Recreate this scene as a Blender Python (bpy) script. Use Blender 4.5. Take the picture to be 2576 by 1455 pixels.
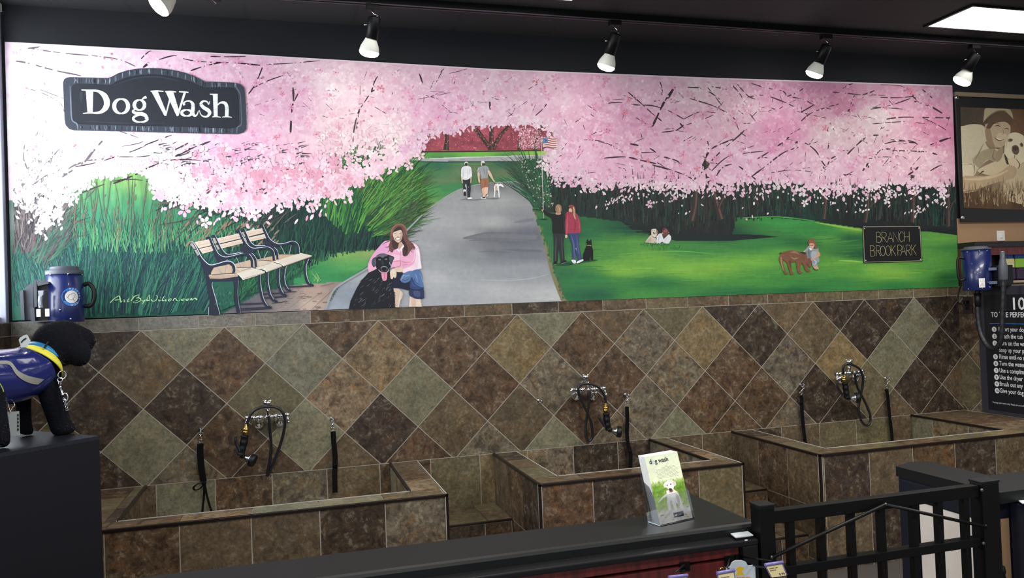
import bpy, bmesh, math, random
import numpy as np
from mathutils import Vector, Matrix, Euler
random.seed(7)
for o in list(bpy.data.objects):
    bpy.data.objects.remove(o, do_unlink=True)
SC = bpy.context.scene
COL = SC.collection

# ------------------------------------------------------------------ camera
IW, IH, FPX = 2576, 1455, 2000.5
YAW, PIT, ROL = 0.2808, 0.0165, -0.0384
CAM = Vector((0.7618, -4.8138, 1.5987))
_cy, _sy, _cp, _sp = math.cos(YAW), math.sin(YAW), math.cos(PIT), math.sin(PIT)
FWD = Vector((_sy*_cp, _cy*_cp, _sp))
_r = Vector((_cy, -_sy, 0)); _u = _r.cross(FWD)
RGT = _r*math.cos(ROL)+_u*math.sin(ROL)
UPV = -_r*math.sin(ROL)+_u*math.cos(ROL)
cd = bpy.data.cameras.new('camera'); cam = bpy.data.objects.new('camera', cd); COL.objects.link(cam)
cd.sensor_width = 36.0; cd.sensor_fit = 'HORIZONTAL'; cd.lens = FPX/IW*36.0
cd.clip_start = 0.02
cam.matrix_world = Matrix(((RGT.x, UPV.x, -FWD.x, CAM.x), (RGT.y, UPV.y, -FWD.y, CAM.y), (RGT.z, UPV.z, -FWD.z, CAM.z), (0, 0, 0, 1)))
SC.camera = cam
# surveying helpers: where a sight line meets a real plane of the room
def sight(p):
    return FWD + RGT*((p[0]-IW/2)/FPX) - UPV*((p[1]-IH/2)/FPX)
def onY(p, y):
    d = sight(p); return CAM+d*((y-CAM.y)/d.y)
def onX(p, x):
    d = sight(p); return CAM+d*((x-CAM.x)/d.x)
def onZ(p, z):
    d = sight(p); return CAM+d*((z-CAM.z)/d.z)

# ------------------------------------------------------------------ world, lights, exposure
W = bpy.data.worlds.new('world'); SC.world = W; W.use_nodes = True
W.node_tree.nodes['Background'].inputs[0].default_value = (0.86, 0.93, 1.0, 1)
W.node_tree.nodes['Background'].inputs[1].default_value = 0.30
SC.view_settings.view_transform = 'Standard'
SC.view_settings.look = 'None'
SC.view_settings.exposure = 0.55
SC.view_settings.gamma = 1.0
SC.view_settings.use_curve_mapping = False
def area(name, loc, rot, sx, sy, power, color=(1, 1, 1)):
    l = bpy.data.lights.new(name, 'AREA'); l.shape = 'RECTANGLE'; l.size = sx; l.size_y = sy
    l.energy = power; l.color = color
    o = bpy.data.objects.new(name, l); COL.objects.link(o); o.location = loc; o.rotation_euler = rot
    return o
# daylight through the window in the left wall
area('window_daylight', (-0.90, -0.12, 2.45), (0, math.radians(-90), 0), 1.75, 2.2, 118, (0.90, 0.95, 1.0))
# shop front glazing on the camera's left, behind the counter
area('shopfront_daylight', (-1.6, -6.3, 1.9), (math.radians(-80), 0, math.radians(152)), 2.6, 2.2, 60, (0.88, 0.94, 1.0))
# rows of fluorescent ceiling troffers over the shop floor
for i, (lx, ly, pw) in enumerate(((1.2, -2.7, 34), (3.6, -2.7, 46), (5.4, -2.4, 40), (1.2, -5.2, 36), (3.8, -5.2, 40))):
    area('troffer_light', (lx, ly, 3.26), (0, 0, 0), 1.2, 0.55, pw, (1.0, 0.97, 0.92))

# ------------------------------------------------------------------ helpers
def lin(c):
    return tuple(((v/255)/12.92 if v/255 <= 0.04045 else ((v/255+0.055)/1.055)**2.4) for v in c)
def lin4(c): return lin(c)+(1.0,)
MATS = {}
def mat(name, color, rough=0.5, metal=0.0, noise=0.0, nscale=30, bump=0.0, bscale=60, spec=0.5, emit=None, estr=0.0, trans=0.0, coat=0.0):
    if name in MATS: return MATS[name]
    m = bpy.data.materials.new(name); m.use_nodes = True
    nt = m.node_tree; b = nt.nodes['Principled BSDF']
    b.inputs['Base Color'].default_value = lin4(color); b.inputs['Roughness'].default_value = rough
    b.inputs['Metallic'].default_value = metal; b.inputs['Specular IOR Level'].default_value = spec
    if trans: b.inputs['Transmission Weight'].default_value = trans
    if coat: b.inputs['Coat Weight'].default_value = coat
    if emit:
        b.inputs['Emission Color'].default_value = lin4(emit); b.inputs['Emission Strength'].default_value = estr
    tc = nt.nodes.new('ShaderNodeTexCoord')
    if noise:
        n = nt.nodes.new('ShaderNodeTexNoise'); n.inputs['Scale'].default_value = nscale; n.inputs['Detail'].default_value = 5
        r = nt.nodes.new('ShaderNodeMapRange'); r.inputs[3].default_value = 1-noise; r.inputs[4].default_value = 1+noise
        mx = nt.nodes.new('ShaderNodeMix'); mx.data_type = 'RGBA'; mx.blend_type = 'MULTIPLY'; mx.inputs[0].default_value = 1
        mx.inputs[6].default_value = lin4(color)
        nt.links.new(tc.outputs['Object'], n.inputs['Vector']); nt.links.new(n.outputs[0], r.inputs[0])
        nt.links.new(r.outputs[0], mx.inputs[7]); nt.links.new(mx.outputs[2], b.inputs['Base Color'])
    if bump:
        n2 = nt.nodes.new('ShaderNodeTexNoise'); n2.inputs['Scale'].default_value = bscale; n2.inputs['Detail'].default_value = 4
        bp = nt.nodes.new('ShaderNodeBump'); bp.inputs['Strength'].default_value = bump; bp.inputs['Distance'].default_value = 0.004
        nt.links.new(tc.outputs['Object'], n2.inputs['Vector']); nt.links.new(n2.outputs[0], bp.inputs['Height'])
        nt.links.new(bp.outputs[0], b.inputs['Normal'])
    MATS[name] = m
    return m

class MB:
    """collects shapes; build() links them as one mesh object"""
    def __init__(s): s.bm = bmesh.new(); s.mats = []; s.cur = 0
    def use(s, m):
        if m not in s.mats: s.mats.append(m)
        s.cur = s.mats.index(m); return s
    def _fin(s, faces, smooth=False):
        for f in faces:
            f.material_index = s.cur; f.smooth = smooth
    def box(s, c, size, rot=None, bevel=0.0, seg=2):
        n0 = len(s.bm.faces)
        M = Matrix.Translation(Vector(c)) @ (rot.to_4x4() if rot is not None else Matrix.Identity(4)) @ Matrix.Diagonal((size[0], size[1], size[2], 1))
        g = bmesh.ops.create_cube(s.bm, size=1.0, matrix=M)
        if bevel > 0:
            es = list({e for v in g['verts'] for e in v.link_edges})
            bmesh.ops.bevel(s.bm, geom=es, offset=bevel, segments=seg, profile=0.6, affect='EDGES')
        s.bm.faces.ensure_lookup_table(); s._fin(s.bm.faces[n0:], False); return s
    def b2(s, lo, hi, bevel=0.0):
        lo = Vector(lo); hi = Vector(hi); return s.box((lo+hi)/2, [abs(v) for v in (hi-lo)], None, bevel)
    def tube(s, pts, r, n=10, caps=True, smooth=True, flat=None, closed=False):
        """tube along points; r number or list; flat=(width vector) gives a strap section"""
        pts = [Vector(p) for p in pts]; k = len(pts)
        rr = r if isinstance(r, (list, tuple)) else [r]*k
        rings = []; nrm = None
        for i, p in enumerate(pts):
            if closed: t = (pts[(i+1) % k]-pts[i-1])
            else: t = (pts[min(i+1, k-1)]-pts[max(i-1, 0)])
            t = t.normalized() if t.length > 1e-9 else Vector((0, 0, 1))
            if nrm is None:
                a = Vector((0, 0, 1)) if abs(t.z) < 0.9 else Vector((0, 1, 0))
                nrm = t.cross(a).normalized()
            else:
                nrm = (nrm-t*nrm.dot(t)); nrm = nrm.normalized() if nrm.length > 1e-6 else t.orthogonal().normalized()
            bn = t.cross(nrm)
            rings.append([s.bm.verts.new(p+(nrm*math.cos(2*math.pi*j/n)+bn*math.sin(2*math.pi*j/n))*rr[i]) for j in range(n)])
        fs = []
        rng = range(k) if closed else range(k-1)
        for i in rng:
            A = rings[i]; B = rings[(i+1) % k]
            for j in range(n):
                fs.append(s.bm.faces.new((A[j], A[(j+1) % n], B[(j+1) % n], B[j])))
        s._fin(fs, smooth)
        if caps and not closed:
            s._fin([s.bm.faces.new(list(reversed(rings[0]))), s.bm.faces.new(rings[-1])], False)
        return s
    def lathe(s, prof, origin, axis, n=24, smooth=True, cap=True):
        """prof: list of (radius, distance along axis)"""
        o = Vector(origin); ax = Vector(axis).normalized(); u = ax.orthogonal().normalized(); v = ax.cross(u)
        rings = []
        for r, h in prof:
            rings.append([s.bm.verts.new(o+ax*h+(u*math.cos(2*math.pi*j/n)+v*math.sin(2*math.pi*j/n))*max(r, 1e-4)) for j in range(n)])
        fs = []
        for A, B in zip(rings[:-1], rings[1:]):
            for j in range(n): fs.append(s.bm.faces.new((A[j], A[(j+1) % n], B[(j+1) % n], B[j])))
        s._fin(fs, smooth)
        if cap: s._fin([s.bm.faces.new(list(reversed(rings[0]))), s.bm.faces.new(rings[-1])], False)
        return s
    def torus(s, c, axis, R, r, n=20, m=8):
        c = Vector(c); ax = Vector(axis).normalized(); u = ax.orthogonal().normalized(); v = ax.cross(u)
        return s.tube([c+(u*math.cos(2*math.pi*i/n)+v*math.sin(2*math.pi*i/n))*R for i in range(n)], r, m, False, True, None, True)
    def sphere(s, c, r, seg=16):
        n0 = len(s.bm.faces)
        rx = r if isinstance(r, (list, tuple)) else (r, r, r)
        bmesh.ops.create_uvsphere(s.bm, u_segments=seg, v_segments=max(6, seg//2), radius=1.0, matrix=Matrix.Translation(Vector(c)) @ Matrix.Diagonal((rx[0], rx[1], rx[2], 1)))
        s.bm.faces.ensure_lookup_table(); s._fin(s.bm.faces[n0:], True); return s
    def prism(s, pts, d):
        """polygon (3D points, planar) extruded by vector d"""
        d = Vector(d); A = [s.bm.verts.new(Vector(p)) for p in pts]; B = [s.bm.verts.new(Vector(p)+d) for p in pts]
        n = len(A); fs = [s.bm.faces.new(A), s.bm.faces.new(list(reversed(B)))]
        for i in range(n): fs.append(s.bm.faces.new((A[i], B[i], B[(i+1) % n], A[(i+1) % n])))
        s._fin(fs, False); return s
    def strap(s, pts, wvec, th):
        """flat webbing along points"""
        pts = [Vector(p) for p in pts]; w = Vector(wvec)/2; prev = None; fs = []
        for i, p in enumerate(pts):
            t = (pts[min(i+1, len(pts)-1)]-pts[max(i-1, 0)]).normalized(); nn = t.cross(w).normalized()*th/2
            q = [s.bm.verts.new(p+a) for a in (w+nn, -w+nn, -w-nn, w-nn)]
            if prev:
                for j in range(4): fs.append(s.bm.faces.new((prev[j], prev[(j+1) % 4], q[(j+1) % 4], q[j])))
            else: fs.append(s.bm.faces.new(q))
            prev = q
        fs.append(s.bm.faces.new(list(reversed(prev)))); s._fin(fs, False); return s
    def build(s, name, m=None, parent=None):
        if not s.mats: s.mats = [m]
        bmesh.ops.recalc_face_normals(s.bm, faces=s.bm.faces)
        off = OFF.get(parent.name, Vector()) if parent else Vector()
        if off.length: bmesh.ops.translate(s.bm, verts=s.bm.verts, vec=-off)
        me = bpy.data.meshes.new(name); s.bm.to_mesh(me); s.bm.free()
        for mm in s.mats: me.materials.append(mm)
        return link(name, me, parent, off)
OFF = {}
def link(name, me, parent=None, off=None):
    o = bpy.data.objects.new(name, me); COL.objects.link(o)
    if parent:
        o.parent = parent; OFF[o.name] = off if off is not None else OFF.get(parent.name, Vector())
    return o
def tag(o, label, cat, group=None):
    o['label'] = label; o['category'] = cat
    if group: o['group'] = group
    return o
def struct(o): o['kind'] = 'structure'; return o
def thing(name, loc, label, cat, group=None):
    o = bpy.data.objects.new(name, None); COL.objects.link(o); o.location = loc; o.empty_display_size = 0.05
    OFF[o.name] = Vector(loc); return tag(o, label, cat, group)
def catmull(pts, sub=5, closed=False):
    P = [np.array(p, float) for p in pts]; n = len(P); out = []
    rng = range(n) if closed else range(n-1)
    for i in rng:
        p0 = P[i-1] if (closed or i > 0) else P[0]; p1 = P[i]; p2 = P[(i+1) % n]
        p3 = P[(i+2) % n] if (closed or i+2 < n) else P[-1]
        for k in range(sub):
            t = k/sub
            out.append(0.5*((2*p1)+(-p0+p2)*t+(2*p0-5*p1+4*p2-p3)*t*t+(-p0+3*p1-3*p2+p3)*t**3))
    if not closed: out.append(P[-1])
    return out
def text_mesh(txt, size, shear=0.0, spacing=1.0):
    """list of flat polygons (vertices, faces) of the built-in sans letters"""
    cu = bpy.data.curves.new('txt', 'FONT'); cu.body = txt; cu.size = size; cu.shear = shear; cu.space_character = spacing; cu.resolution_u = 3
    ob = bpy.data.objects.new('txt', cu); COL.objects.link(ob)
    dg = bpy.context.evaluated_depsgraph_get(); me = bpy.data.meshes.new_from_object(ob.evaluated_get(dg))
    V = [v.co.copy() for v in me.vertices]; F = [list(p.vertices) for p in me.polygons]
    bpy.data.objects.remove(ob, do_unlink=True); bpy.data.curves.remove(cu); bpy.data.meshes.remove(me)
    return V, F
def put_text(mb, txt, size, M, bold=0.0, center=False, spacing=1.0):
    V, F = text_mesh(txt, size, 0, spacing)
    if not V: return 0
    w = max(v.x for v in V); x0 = -w/2 if center else 0
    offs = [(0, 0)] if not bold else [(-bold, 0), (bold, 0), (0, bold), (0, -bold)]
    for k, (ox, oy) in enumerate(offs):
        vs = [mb.bm.verts.new(M @ Vector((v.x+x0+ox, v.y+oy, 0.00004*k))) for v in V]
        fs = []
        for f in F:
            try: fs.append(mb.bm.faces.new([vs[i] for i in f]))
            except ValueError: pass
        mb._fin(fs)
    return w
# ------------------------------------------------------------------ tile material
def tile_material():
    m = bpy.data.materials.new('slate_look_tile'); m.use_nodes = True; nt = m.node_tree; N = nt.nodes; L = nt.links
    b = N['Principled BSDF']
    a = N.new('ShaderNodeAttribute'); a.attribute_name = 'tcol'
    o = N.new('ShaderNodeAttribute'); o.attribute_name = 'toff'
    tc = N.new('ShaderNodeTexCoord')
    ad = N.new('ShaderNodeVectorMath'); ad.operation = 'MULTIPLY_ADD'; ad.inputs[1].default_value = (9, 9, 9)
    L.new(o.outputs['Vector'], ad.inputs[0]); L.new(tc.outputs['Object'], ad.inputs[2])
    def noise(scale, det, rough, dist=0.0):
        n = N.new('ShaderNodeTexNoise'); n.inputs['Scale'].default_value = scale; n.inputs['Detail'].default_value = det
        n.inputs['Roughness'].default_value = rough; n.inputs['Distortion'].default_value = dist
        L.new(ad.outputs[0], n.inputs['Vector']); return n
    def rng(src, a0, a1, b0, b1):
        r = N.new('ShaderNodeMapRange'); r.inputs[1].default_value = a0; r.inputs[2].default_value = a1; r.inputs[3].default_value = b0; r.inputs[4].default_value = b1
        L.new(src, r.inputs[0]); return r.outputs[0]
    def mix(kind, fac, A, B):
        x = N.new('ShaderNodeMix'); x.data_type = 'RGBA'; x.blend_type = kind
        if isinstance(fac, float): x.inputs[0].default_value = fac
        else: L.new(fac, x.inputs[0])
        for s, v in ((6, A), (7, B)):
            if isinstance(v, tuple): x.inputs[s].default_value = v
            else: L.new(v, x.inputs[s])
        return x.outputs[2]
    def mul(A, B):
        x = N.new('ShaderNodeMath'); x.operation = 'MULTIPLY'; L.new(A, x.inputs[0])
        if isinstance(B, float): x.inputs[1].default_value = B
        else: L.new(B, x.inputs[1])
        return x.outputs[0]
    n1 = noise(5.5, 4, .6, .6); n2 = noise(17, 9, .72, .5); n3 = noise(55, 5, .65); n4 = noise(9, 7, .66, 1.2)
    kind = a.outputs['Alpha']
    c = mix('MULTIPLY', 1.0, a.outputs['Color'], rng(n1.outputs[0], .3, .7, .78, 1.22))
    rust = mix('MULTIPLY', 1.0, a.outputs['Color'], (1.50, 1.12, .70, 1))
    c = mix('MIX', mul(rng(n4.outputs[0], .50, .66, 0, .75), kind), c, rust)
    dark = mix('MULTIPLY', 1.0, a.outputs['Color'], (.40, .38, .40, 1))
    c = mix('MIX', mul(rng(n2.outputs[0], .49, .40, 0, .9), kind), c, dark)
    pale = mix('ADD', 1.0, a.outputs['Color'], (.080, .072, .052, 1))
    c = mix('MIX', mul(mul(rng(n2.outputs[0], .53, .60, 0, 1), rng(n3.outputs[0], .40, .55, 0, 1)), kind), c, pale)
    c = mix('MULTIPLY', 1.0, c, rng(n3.outputs[0], .32, .68, .70, 1.3))
    vein = N.new('ShaderNodeMath'); vein.operation = 'SUBTRACT'; vein.inputs[1].default_value = .5; L.new(n4.outputs[0], vein.inputs[0])
    va = N.new('ShaderNodeMath'); va.operation = 'ABSOLUTE'; L.new(vein.outputs[0], va.inputs[0])
    c = mix('MULTIPLY', rng(va.outputs[0], .0, .012, .55, 0.0), c, (.45, .40, .36, 1))
    L.new(c, b.inputs['Base Color'])
    b.inputs['Roughness'].default_value = .42; b.inputs['Specular IOR Level'].default_value = .35
    bp = N.new('ShaderNodeBump'); bp.inputs['Strength'].default_value = .35; bp.inputs['Distance'].default_value = .004
    L.new(n2.outputs[0], bp.inputs['Height']); L.new(bp.outputs[0], b.inputs['Normal'])
    return m
M_TILE = tile_material()
M_GROUT = mat('grout', (162, 155, 144), .85, noise=.08, nscale=40)
M_TRIM = mat('bronze_edge_trim', (34, 26, 23), .35, metal=.3)
M_CAULK = mat('pale_grout_line', (172, 168, 160), .7)
TC = dict(G=((112, 109, 90), .38), B=((93, 80, 62), .6), D=((62, 52, 44), .95), R=((86, 69, 53), 1.0), T=((114, 98, 76), .95), O=((120, 104, 75), .6), M=((103, 94, 79), 1.0), S=((116, 112, 104), .3), V=((98, 90, 68), .45))
class Tiles(MB):
    """mesh of individual raised tiles on a grout bed, each with its own colour"""
    def __init__(s):
        super().__init__(); s.use(M_TILE); s.info = {}; s.rnd = random.Random(3)
        s.lc = s.bm.loops.layers.float_color.new('tcol'); s.lo = s.bm.loops.layers.float_color.new('toff')
    def poly(s, pts, nrm, key, th=.0018):
        nrm = Vector(nrm); c, k = TC[key]; j = s.rnd.uniform(.9, 1.1); c = lin(c)
        col = (c[0]*j*s.rnd.uniform(.97, 1.03), c[1]*j, c[2]*j*s.rnd.uniform(.96, 1.04), k)
        off = (s.rnd.random(), s.rnd.random(), s.rnd.random(), 1)
        s.use(M_TILE)
        cen = sum((Vector(p) for p in pts), Vector())/len(pts)
        A = [s.bm.verts.new(Vector(p)) for p in pts]
        B = [s.bm.verts.new(Vector(p)+nrm*th+(cen-Vector(p)).normalized()*.0006) for p in pts]
        fs = [s.bm.faces.new(B)]
        n = len(A)
        for i in range(n): fs.append(s.bm.faces.new((A[i], A[(i+1) % n], B[(i+1) % n], B[i])))
        s._fin(fs)
        for f in fs:
            for l in f.loops: l[s.lc] = col; l[s.lo] = off
    def grid(s, org, u, v, nrm, us, vs, keys, gap=.0048, th=.0018):
        """tiles between the cut positions us (along u) and vs (along v)"""
        org = Vector(org); u = Vector(u); v = Vector(v); i = 0
        for b0, b1 in zip(vs[:-1], vs[1:]):
            for a0, a1 in zip(us[:-1], us[1:]):
                k = keys[i % len(keys)]; i += 1
                if a1-a0 < gap*1.5 or b1-b0 < gap*1.5: continue
                g = gap/2
                s.poly([org+u*(a0+g)+v*(b0+g), org+u*(a1-g)+v*(b0+g), org+u*(a1-g)+v*(b1-g), org+u*(a0+g)+v*(b1-g)], nrm, k, th)
    def bed(s, lo, hi): s.use(M_GROUT); s.b2(lo, hi); s.use(M_TILE)
def cuts(a, b, first, pitch=.308):
    """cut list from a to b with joints at first + n*pitch"""
    j = first
    while j > a: j -= pitch
    out = [a]; j += pitch
    while j < b-.012:
        if j > a+.012: out.append(j)
        j += pitch
    return out+[b]
def clip(poly, x0, x1, z0, z1):
    def cut(P, f, inter):
        out = []
        for i in range(len(P)):
            a, b = P[i-1], P[i]; fa, fb = f(a), f(b)
            if fb >= 0:
                if fa < 0: out.append(inter(a, b, fa, fb))
                out.append(b)
            elif fa >= 0: out.append(inter(a, b, fa, fb))
        return out
    def it(a, b, fa, fb):
        t = fa/(fa-fb); return (a[0]+(b[0]-a[0])*t, a[1]+(b[1]-a[1])*t)
    for f in (lambda p: p[0]-x0, lambda p: x1-p[0], lambda p: p[1]-z0, lambda p: z1-p[1]):
        poly = cut(poly, f, it)
        if not poly: return []
    return poly
XL, XR = -0.635, 5.635       # left wall face, right half-wall face
ZB, ZT0, ZM = 0.662, 1.520, 1.592   # base course top, diagonal field top, mural foot
SP = 0.4356                  # tile diagonal
# ------------------------------------------------------------------ back wall
wb = Tiles()
wb.use(M_GROUT).b2((XL-.02, 0, 0), (XR, .12, ZM))
M_BLACKWALL = mat('black_wall_paint', (25, 26, 31), .7, noise=.06, nscale=8, spec=.25)
M_TAN = mat('tan_wall_paint', (150, 118, 88), .7, noise=.03, nscale=6)
wb.use(M_BLACKWALL).b2((XL-.02, .001, ZM), (XR+.02, .12, 3.34))
wb.b2((XR+.02, .001, 3.058), (9.6, .12, 3.34))
wb.use(mat('beige_moulding', (128, 112, 90), .6)).b2((XR+.05, -.012, 3.026), (9.6, .12, 3.058))
wb.use(M_BLACKWALL).b2((XR+.02, .001, 2.10), (9.6, .12, 3.026))
wb.use(M_TAN).b2((XR+.02, .001, 0), (9.6, .12, 2.10))
rowA = {-2: 'B', -1: 'D', 0: 'G', 1: 'G', 2: 'R', 3: 'R', 4: 'R', 5: 'G', 6: 'B', 7: 'V', 8: 'D', 9: 'B', 10: 'D', 11: 'D', 12: 'D', 13: 'D'}
rowB = {-2: 'B', -1: 'D', 0: 'B', 1: 'R', 2: 'G', 3: 'T', 4: 'R', 5: 'O', 6: 'R', 7: 'M', 8: 'O', 9: 'D', 10: 'B', 11: 'D', 12: 'G', 13: 'D'}
rowC = {-2: 'D', -1: 'D', 0: 'D', 1: 'V', 2: 'T', 3: 'G', 4: 'R', 5: 'M', 6: 'R', 7: 'M', 8: 'R', 9: 'M', 10: 'O', 11: 'G', 12: 'D', 13: 'D'}
rowD = {-2: 'D', -1: 'B', 0: 'G', 1: 'R', 2: 'G', 3: 'D', 4: 'B', 5: 'B', 6: 'R', 7: 'M', 8: 'R', 9: 'R', 10: 'D', 11: 'V', 12: 'D', 13: 'B'}
rowE = {-2: 'D', -1: 'D', 0: 'M', 1: 'R', 2: 'B', 3: 'R', 4: 'M', 5: 'G', 6: 'M', 7: 'G', 8: 'R', 9: 'M', 10: 'D', 11: 'B', 12: 'D', 13: 'D'}
hd = SP/2-.0034
for j, row, sh in ((0, rowA, .5), (1, rowB, 0), (2, rowC, .5), (3, rowD, 0), (4, rowE, .5)):
    for k, key in row.items():
        cx = (k+sh)*SP; cz = ZT0-j*SP/2
        P = clip([(cx-hd, cz), (cx, cz-hd), (cx+hd, cz), (cx, cz+hd)], XL+.002, XR-.002, ZB+.002, ZT0-.002)
        if len(P) >= 3: wb.poly([(x, 0, z) for x, z in P], (0, -1, 0), key)
bord = 'SSSSSBRRDBRBVBBBVVVVBB'
wb.grid((0, 0, 0), (1, 0, 0), (0, 0, 1), (0, -1, 0), cuts(XL, XR, -.011), [ZT0, ZM], 'SSSSSRBRBDRBVBBBVVVVB')
wb.grid((0, 0, 0), (1, 0, 0), (0, 0, 1), (0, -1, 0), cuts(XL, XR, .669), [.354, ZB], 'DBBGRMBRVOMDDBBDBVVBD')
wb.grid((0, 0, 0), (1, 0, 0), (0, 0, 1), (0, -1, 0), cuts(XL, XR, .669), [0.0, .046, .354], 'BRBDRMBRBOMD')
struct(wb.build('wall_back'))
# ------------------------------------------------------------------ left wall, window
wl = Tiles()
wl.use(M_GROUT).b2((XL-.16, -3.6, 0), (XL, 0, ZM))
wl.use(mat('white_reveal_paint', (225, 228, 232), .6))
wl.b2((XL-.16, -3.6, ZM), (XL, -1.25, 3.3)); wl.b2((XL-.16, -1.25, 3.26), (XL, 0, 3.3))
wl.grid((XL, 0, 0), (0, -1, 0), (0, 0, 1), (1, 0, 0), cuts(0, 3.6, .31), [ZT0, ZM], 'DBDB')
wl.grid((XL, 0, 0), (0, -1, 0), (0, 0, 1), (1, 0, 0), cuts(0, 3.6, .31), [0, .354, ZB, .97, 1.2, ZT0], 'DBRDBDRB')
struct(wl.build('wall_left'))
M_FRAME = mat('grey_aluminium', (150, 152, 172), .5, metal=.2)
wf = struct(thing('window_1', (XL-.08, -.66, ZM), 'tall window in the left wall beside the mural', 'window')); del wf['label']; del wf['category']
f = MB()
for lo, hi in (((XL-.045, -.050, ZM), (XL-.005, -.004, 3.26)), ((XL-.11, -1.25, ZM), (XL-.03, -1.20, 3.26)), ((XL-.11, -1.2, ZM), (XL-.03, -.05, ZM+.03)), ((XL-.11, -1.2, 3.22), (XL-.03, -.05, 3.26))): f.b2(lo, hi, .004)
f.build('window_frame', M_FRAME, wf)
def glass_mat(name, tint, gl=.06, rough=.02):
    m = bpy.data.materials.new(name); m.use_nodes = True; nt = m.node_tree
    for n in list(nt.nodes):
        if n.type == 'BSDF_PRINCIPLED': nt.nodes.remove(n)
    t = nt.nodes.new('ShaderNodeBsdfTransparent'); t.inputs[0].default_value = tint
    g = nt.nodes.new('ShaderNodeBsdfGlossy'); g.inputs['Roughness'].default_value = rough
    fr = nt.nodes.new('ShaderNodeLayerWeight'); fr.inputs[0].default_value = .25
    ma = nt.nodes.new('ShaderNodeMath'); ma.operation = 'MULTIPLY_ADD'; ma.inputs[1].default_value = .55; ma.inputs[2].default_value = gl
    mx = nt.nodes.new('ShaderNodeMixShader')
    nt.links.new(fr.outputs['Fresnel'], ma.inputs[0]); nt.links.new(ma.outputs[0], mx.inputs[0])
    nt.links.new(t.outputs[0], mx.inputs[1]); nt.links.new(g.outputs[0], mx.inputs[2])
    nt.links.new(mx.outputs[0], nt.nodes['Material Output'].inputs[0])
    return m
M_GLASS = glass_mat('window_glass', (.97, .98, .98, 1)); M_ACRYL = glass_mat('clear_acrylic', (.93, .95, .98, 1), .10)
MB().b2((XL-.038, -1.2, ZM+.03), (XL-.032, -.05, 3.22)).build('window_pane', M_GLASS, wf)
# ------------------------------------------------------------------ ceiling, floor
cm = bpy.data.materials.new('black_ceiling'); cm.use_nodes = True
nt = cm.node_tree; b = nt.nodes['Principled BSDF']; b.inputs['Roughness'].default_value = .75
br = nt.nodes.new('ShaderNodeTexBrick'); br.offset = 0; br.inputs['Scale'].default_value = 1; br.inputs['Brick Width'].default_value = .61; br.inputs['Row Height'].default_value = .61; br.inputs['Mortar Size'].default_value = .012
br.inputs['Color1'].default_value = lin4((24, 24, 26)); br.inputs['Color2'].default_value = lin4((25, 25, 27)); br.inputs['Mortar'].default_value = lin4((17, 17, 19))
tcn = nt.nodes.new('ShaderNodeTexCoord'); nt.links.new(tcn.outputs['Object'], br.inputs['Vector']); nt.links.new(br.outputs[0], b.inputs['Base Color'])
struct(MB().b2((XL-.2, -7.5, 3.3), (9.6, .12, 3.38)).build('ceiling', cm))
M_FLOOR = mat('dark_floor_tile', (74, 70, 66), .4, noise=.15, nscale=5)
struct(MB().b2((XL-.2, -7.5, -.06), (9.6, .12, 0)).build('floor', M_FLOOR))
# ------------------------------------------------------------------ right half wall
wr = Tiles()
wr.use(M_GROUT).b2((XR, -3.2, 0), (XR+.12, 0, 1.585))
wr.grid((XR, 0, 0), (0, -1, 0), (0, 0, 1), (-1, 0, 0), cuts(0, 3.2, .09), [ZT0, 1.585], 'VBVB')
for j in range(0, 5):
    for k in range(-1, 8):
        sh = .5 if j % 2 == 0 else 0; cy = (k+sh)*SP+.06; cz = ZT0-j*SP/2
        P = clip([(cy-hd, cz), (cy, cz-hd), (cy+hd, cz), (cy, cz+hd)], .002, 3.2, ZB+.002, ZT0-.002)
        if len(P) >= 3: wr.poly([(XR, -y, z) for y, z in P], (-1, 0, 0), 'BRTVMBDR'[(k*3+j) % 8])
wr.grid((XR, 0, 0), (0, -1, 0), (0, 0, 1), (-1, 0, 0), cuts(0, 3.2, .2), [0, .354, ZB], 'BDRB')
struct(wr.build('wall_right'))
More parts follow.
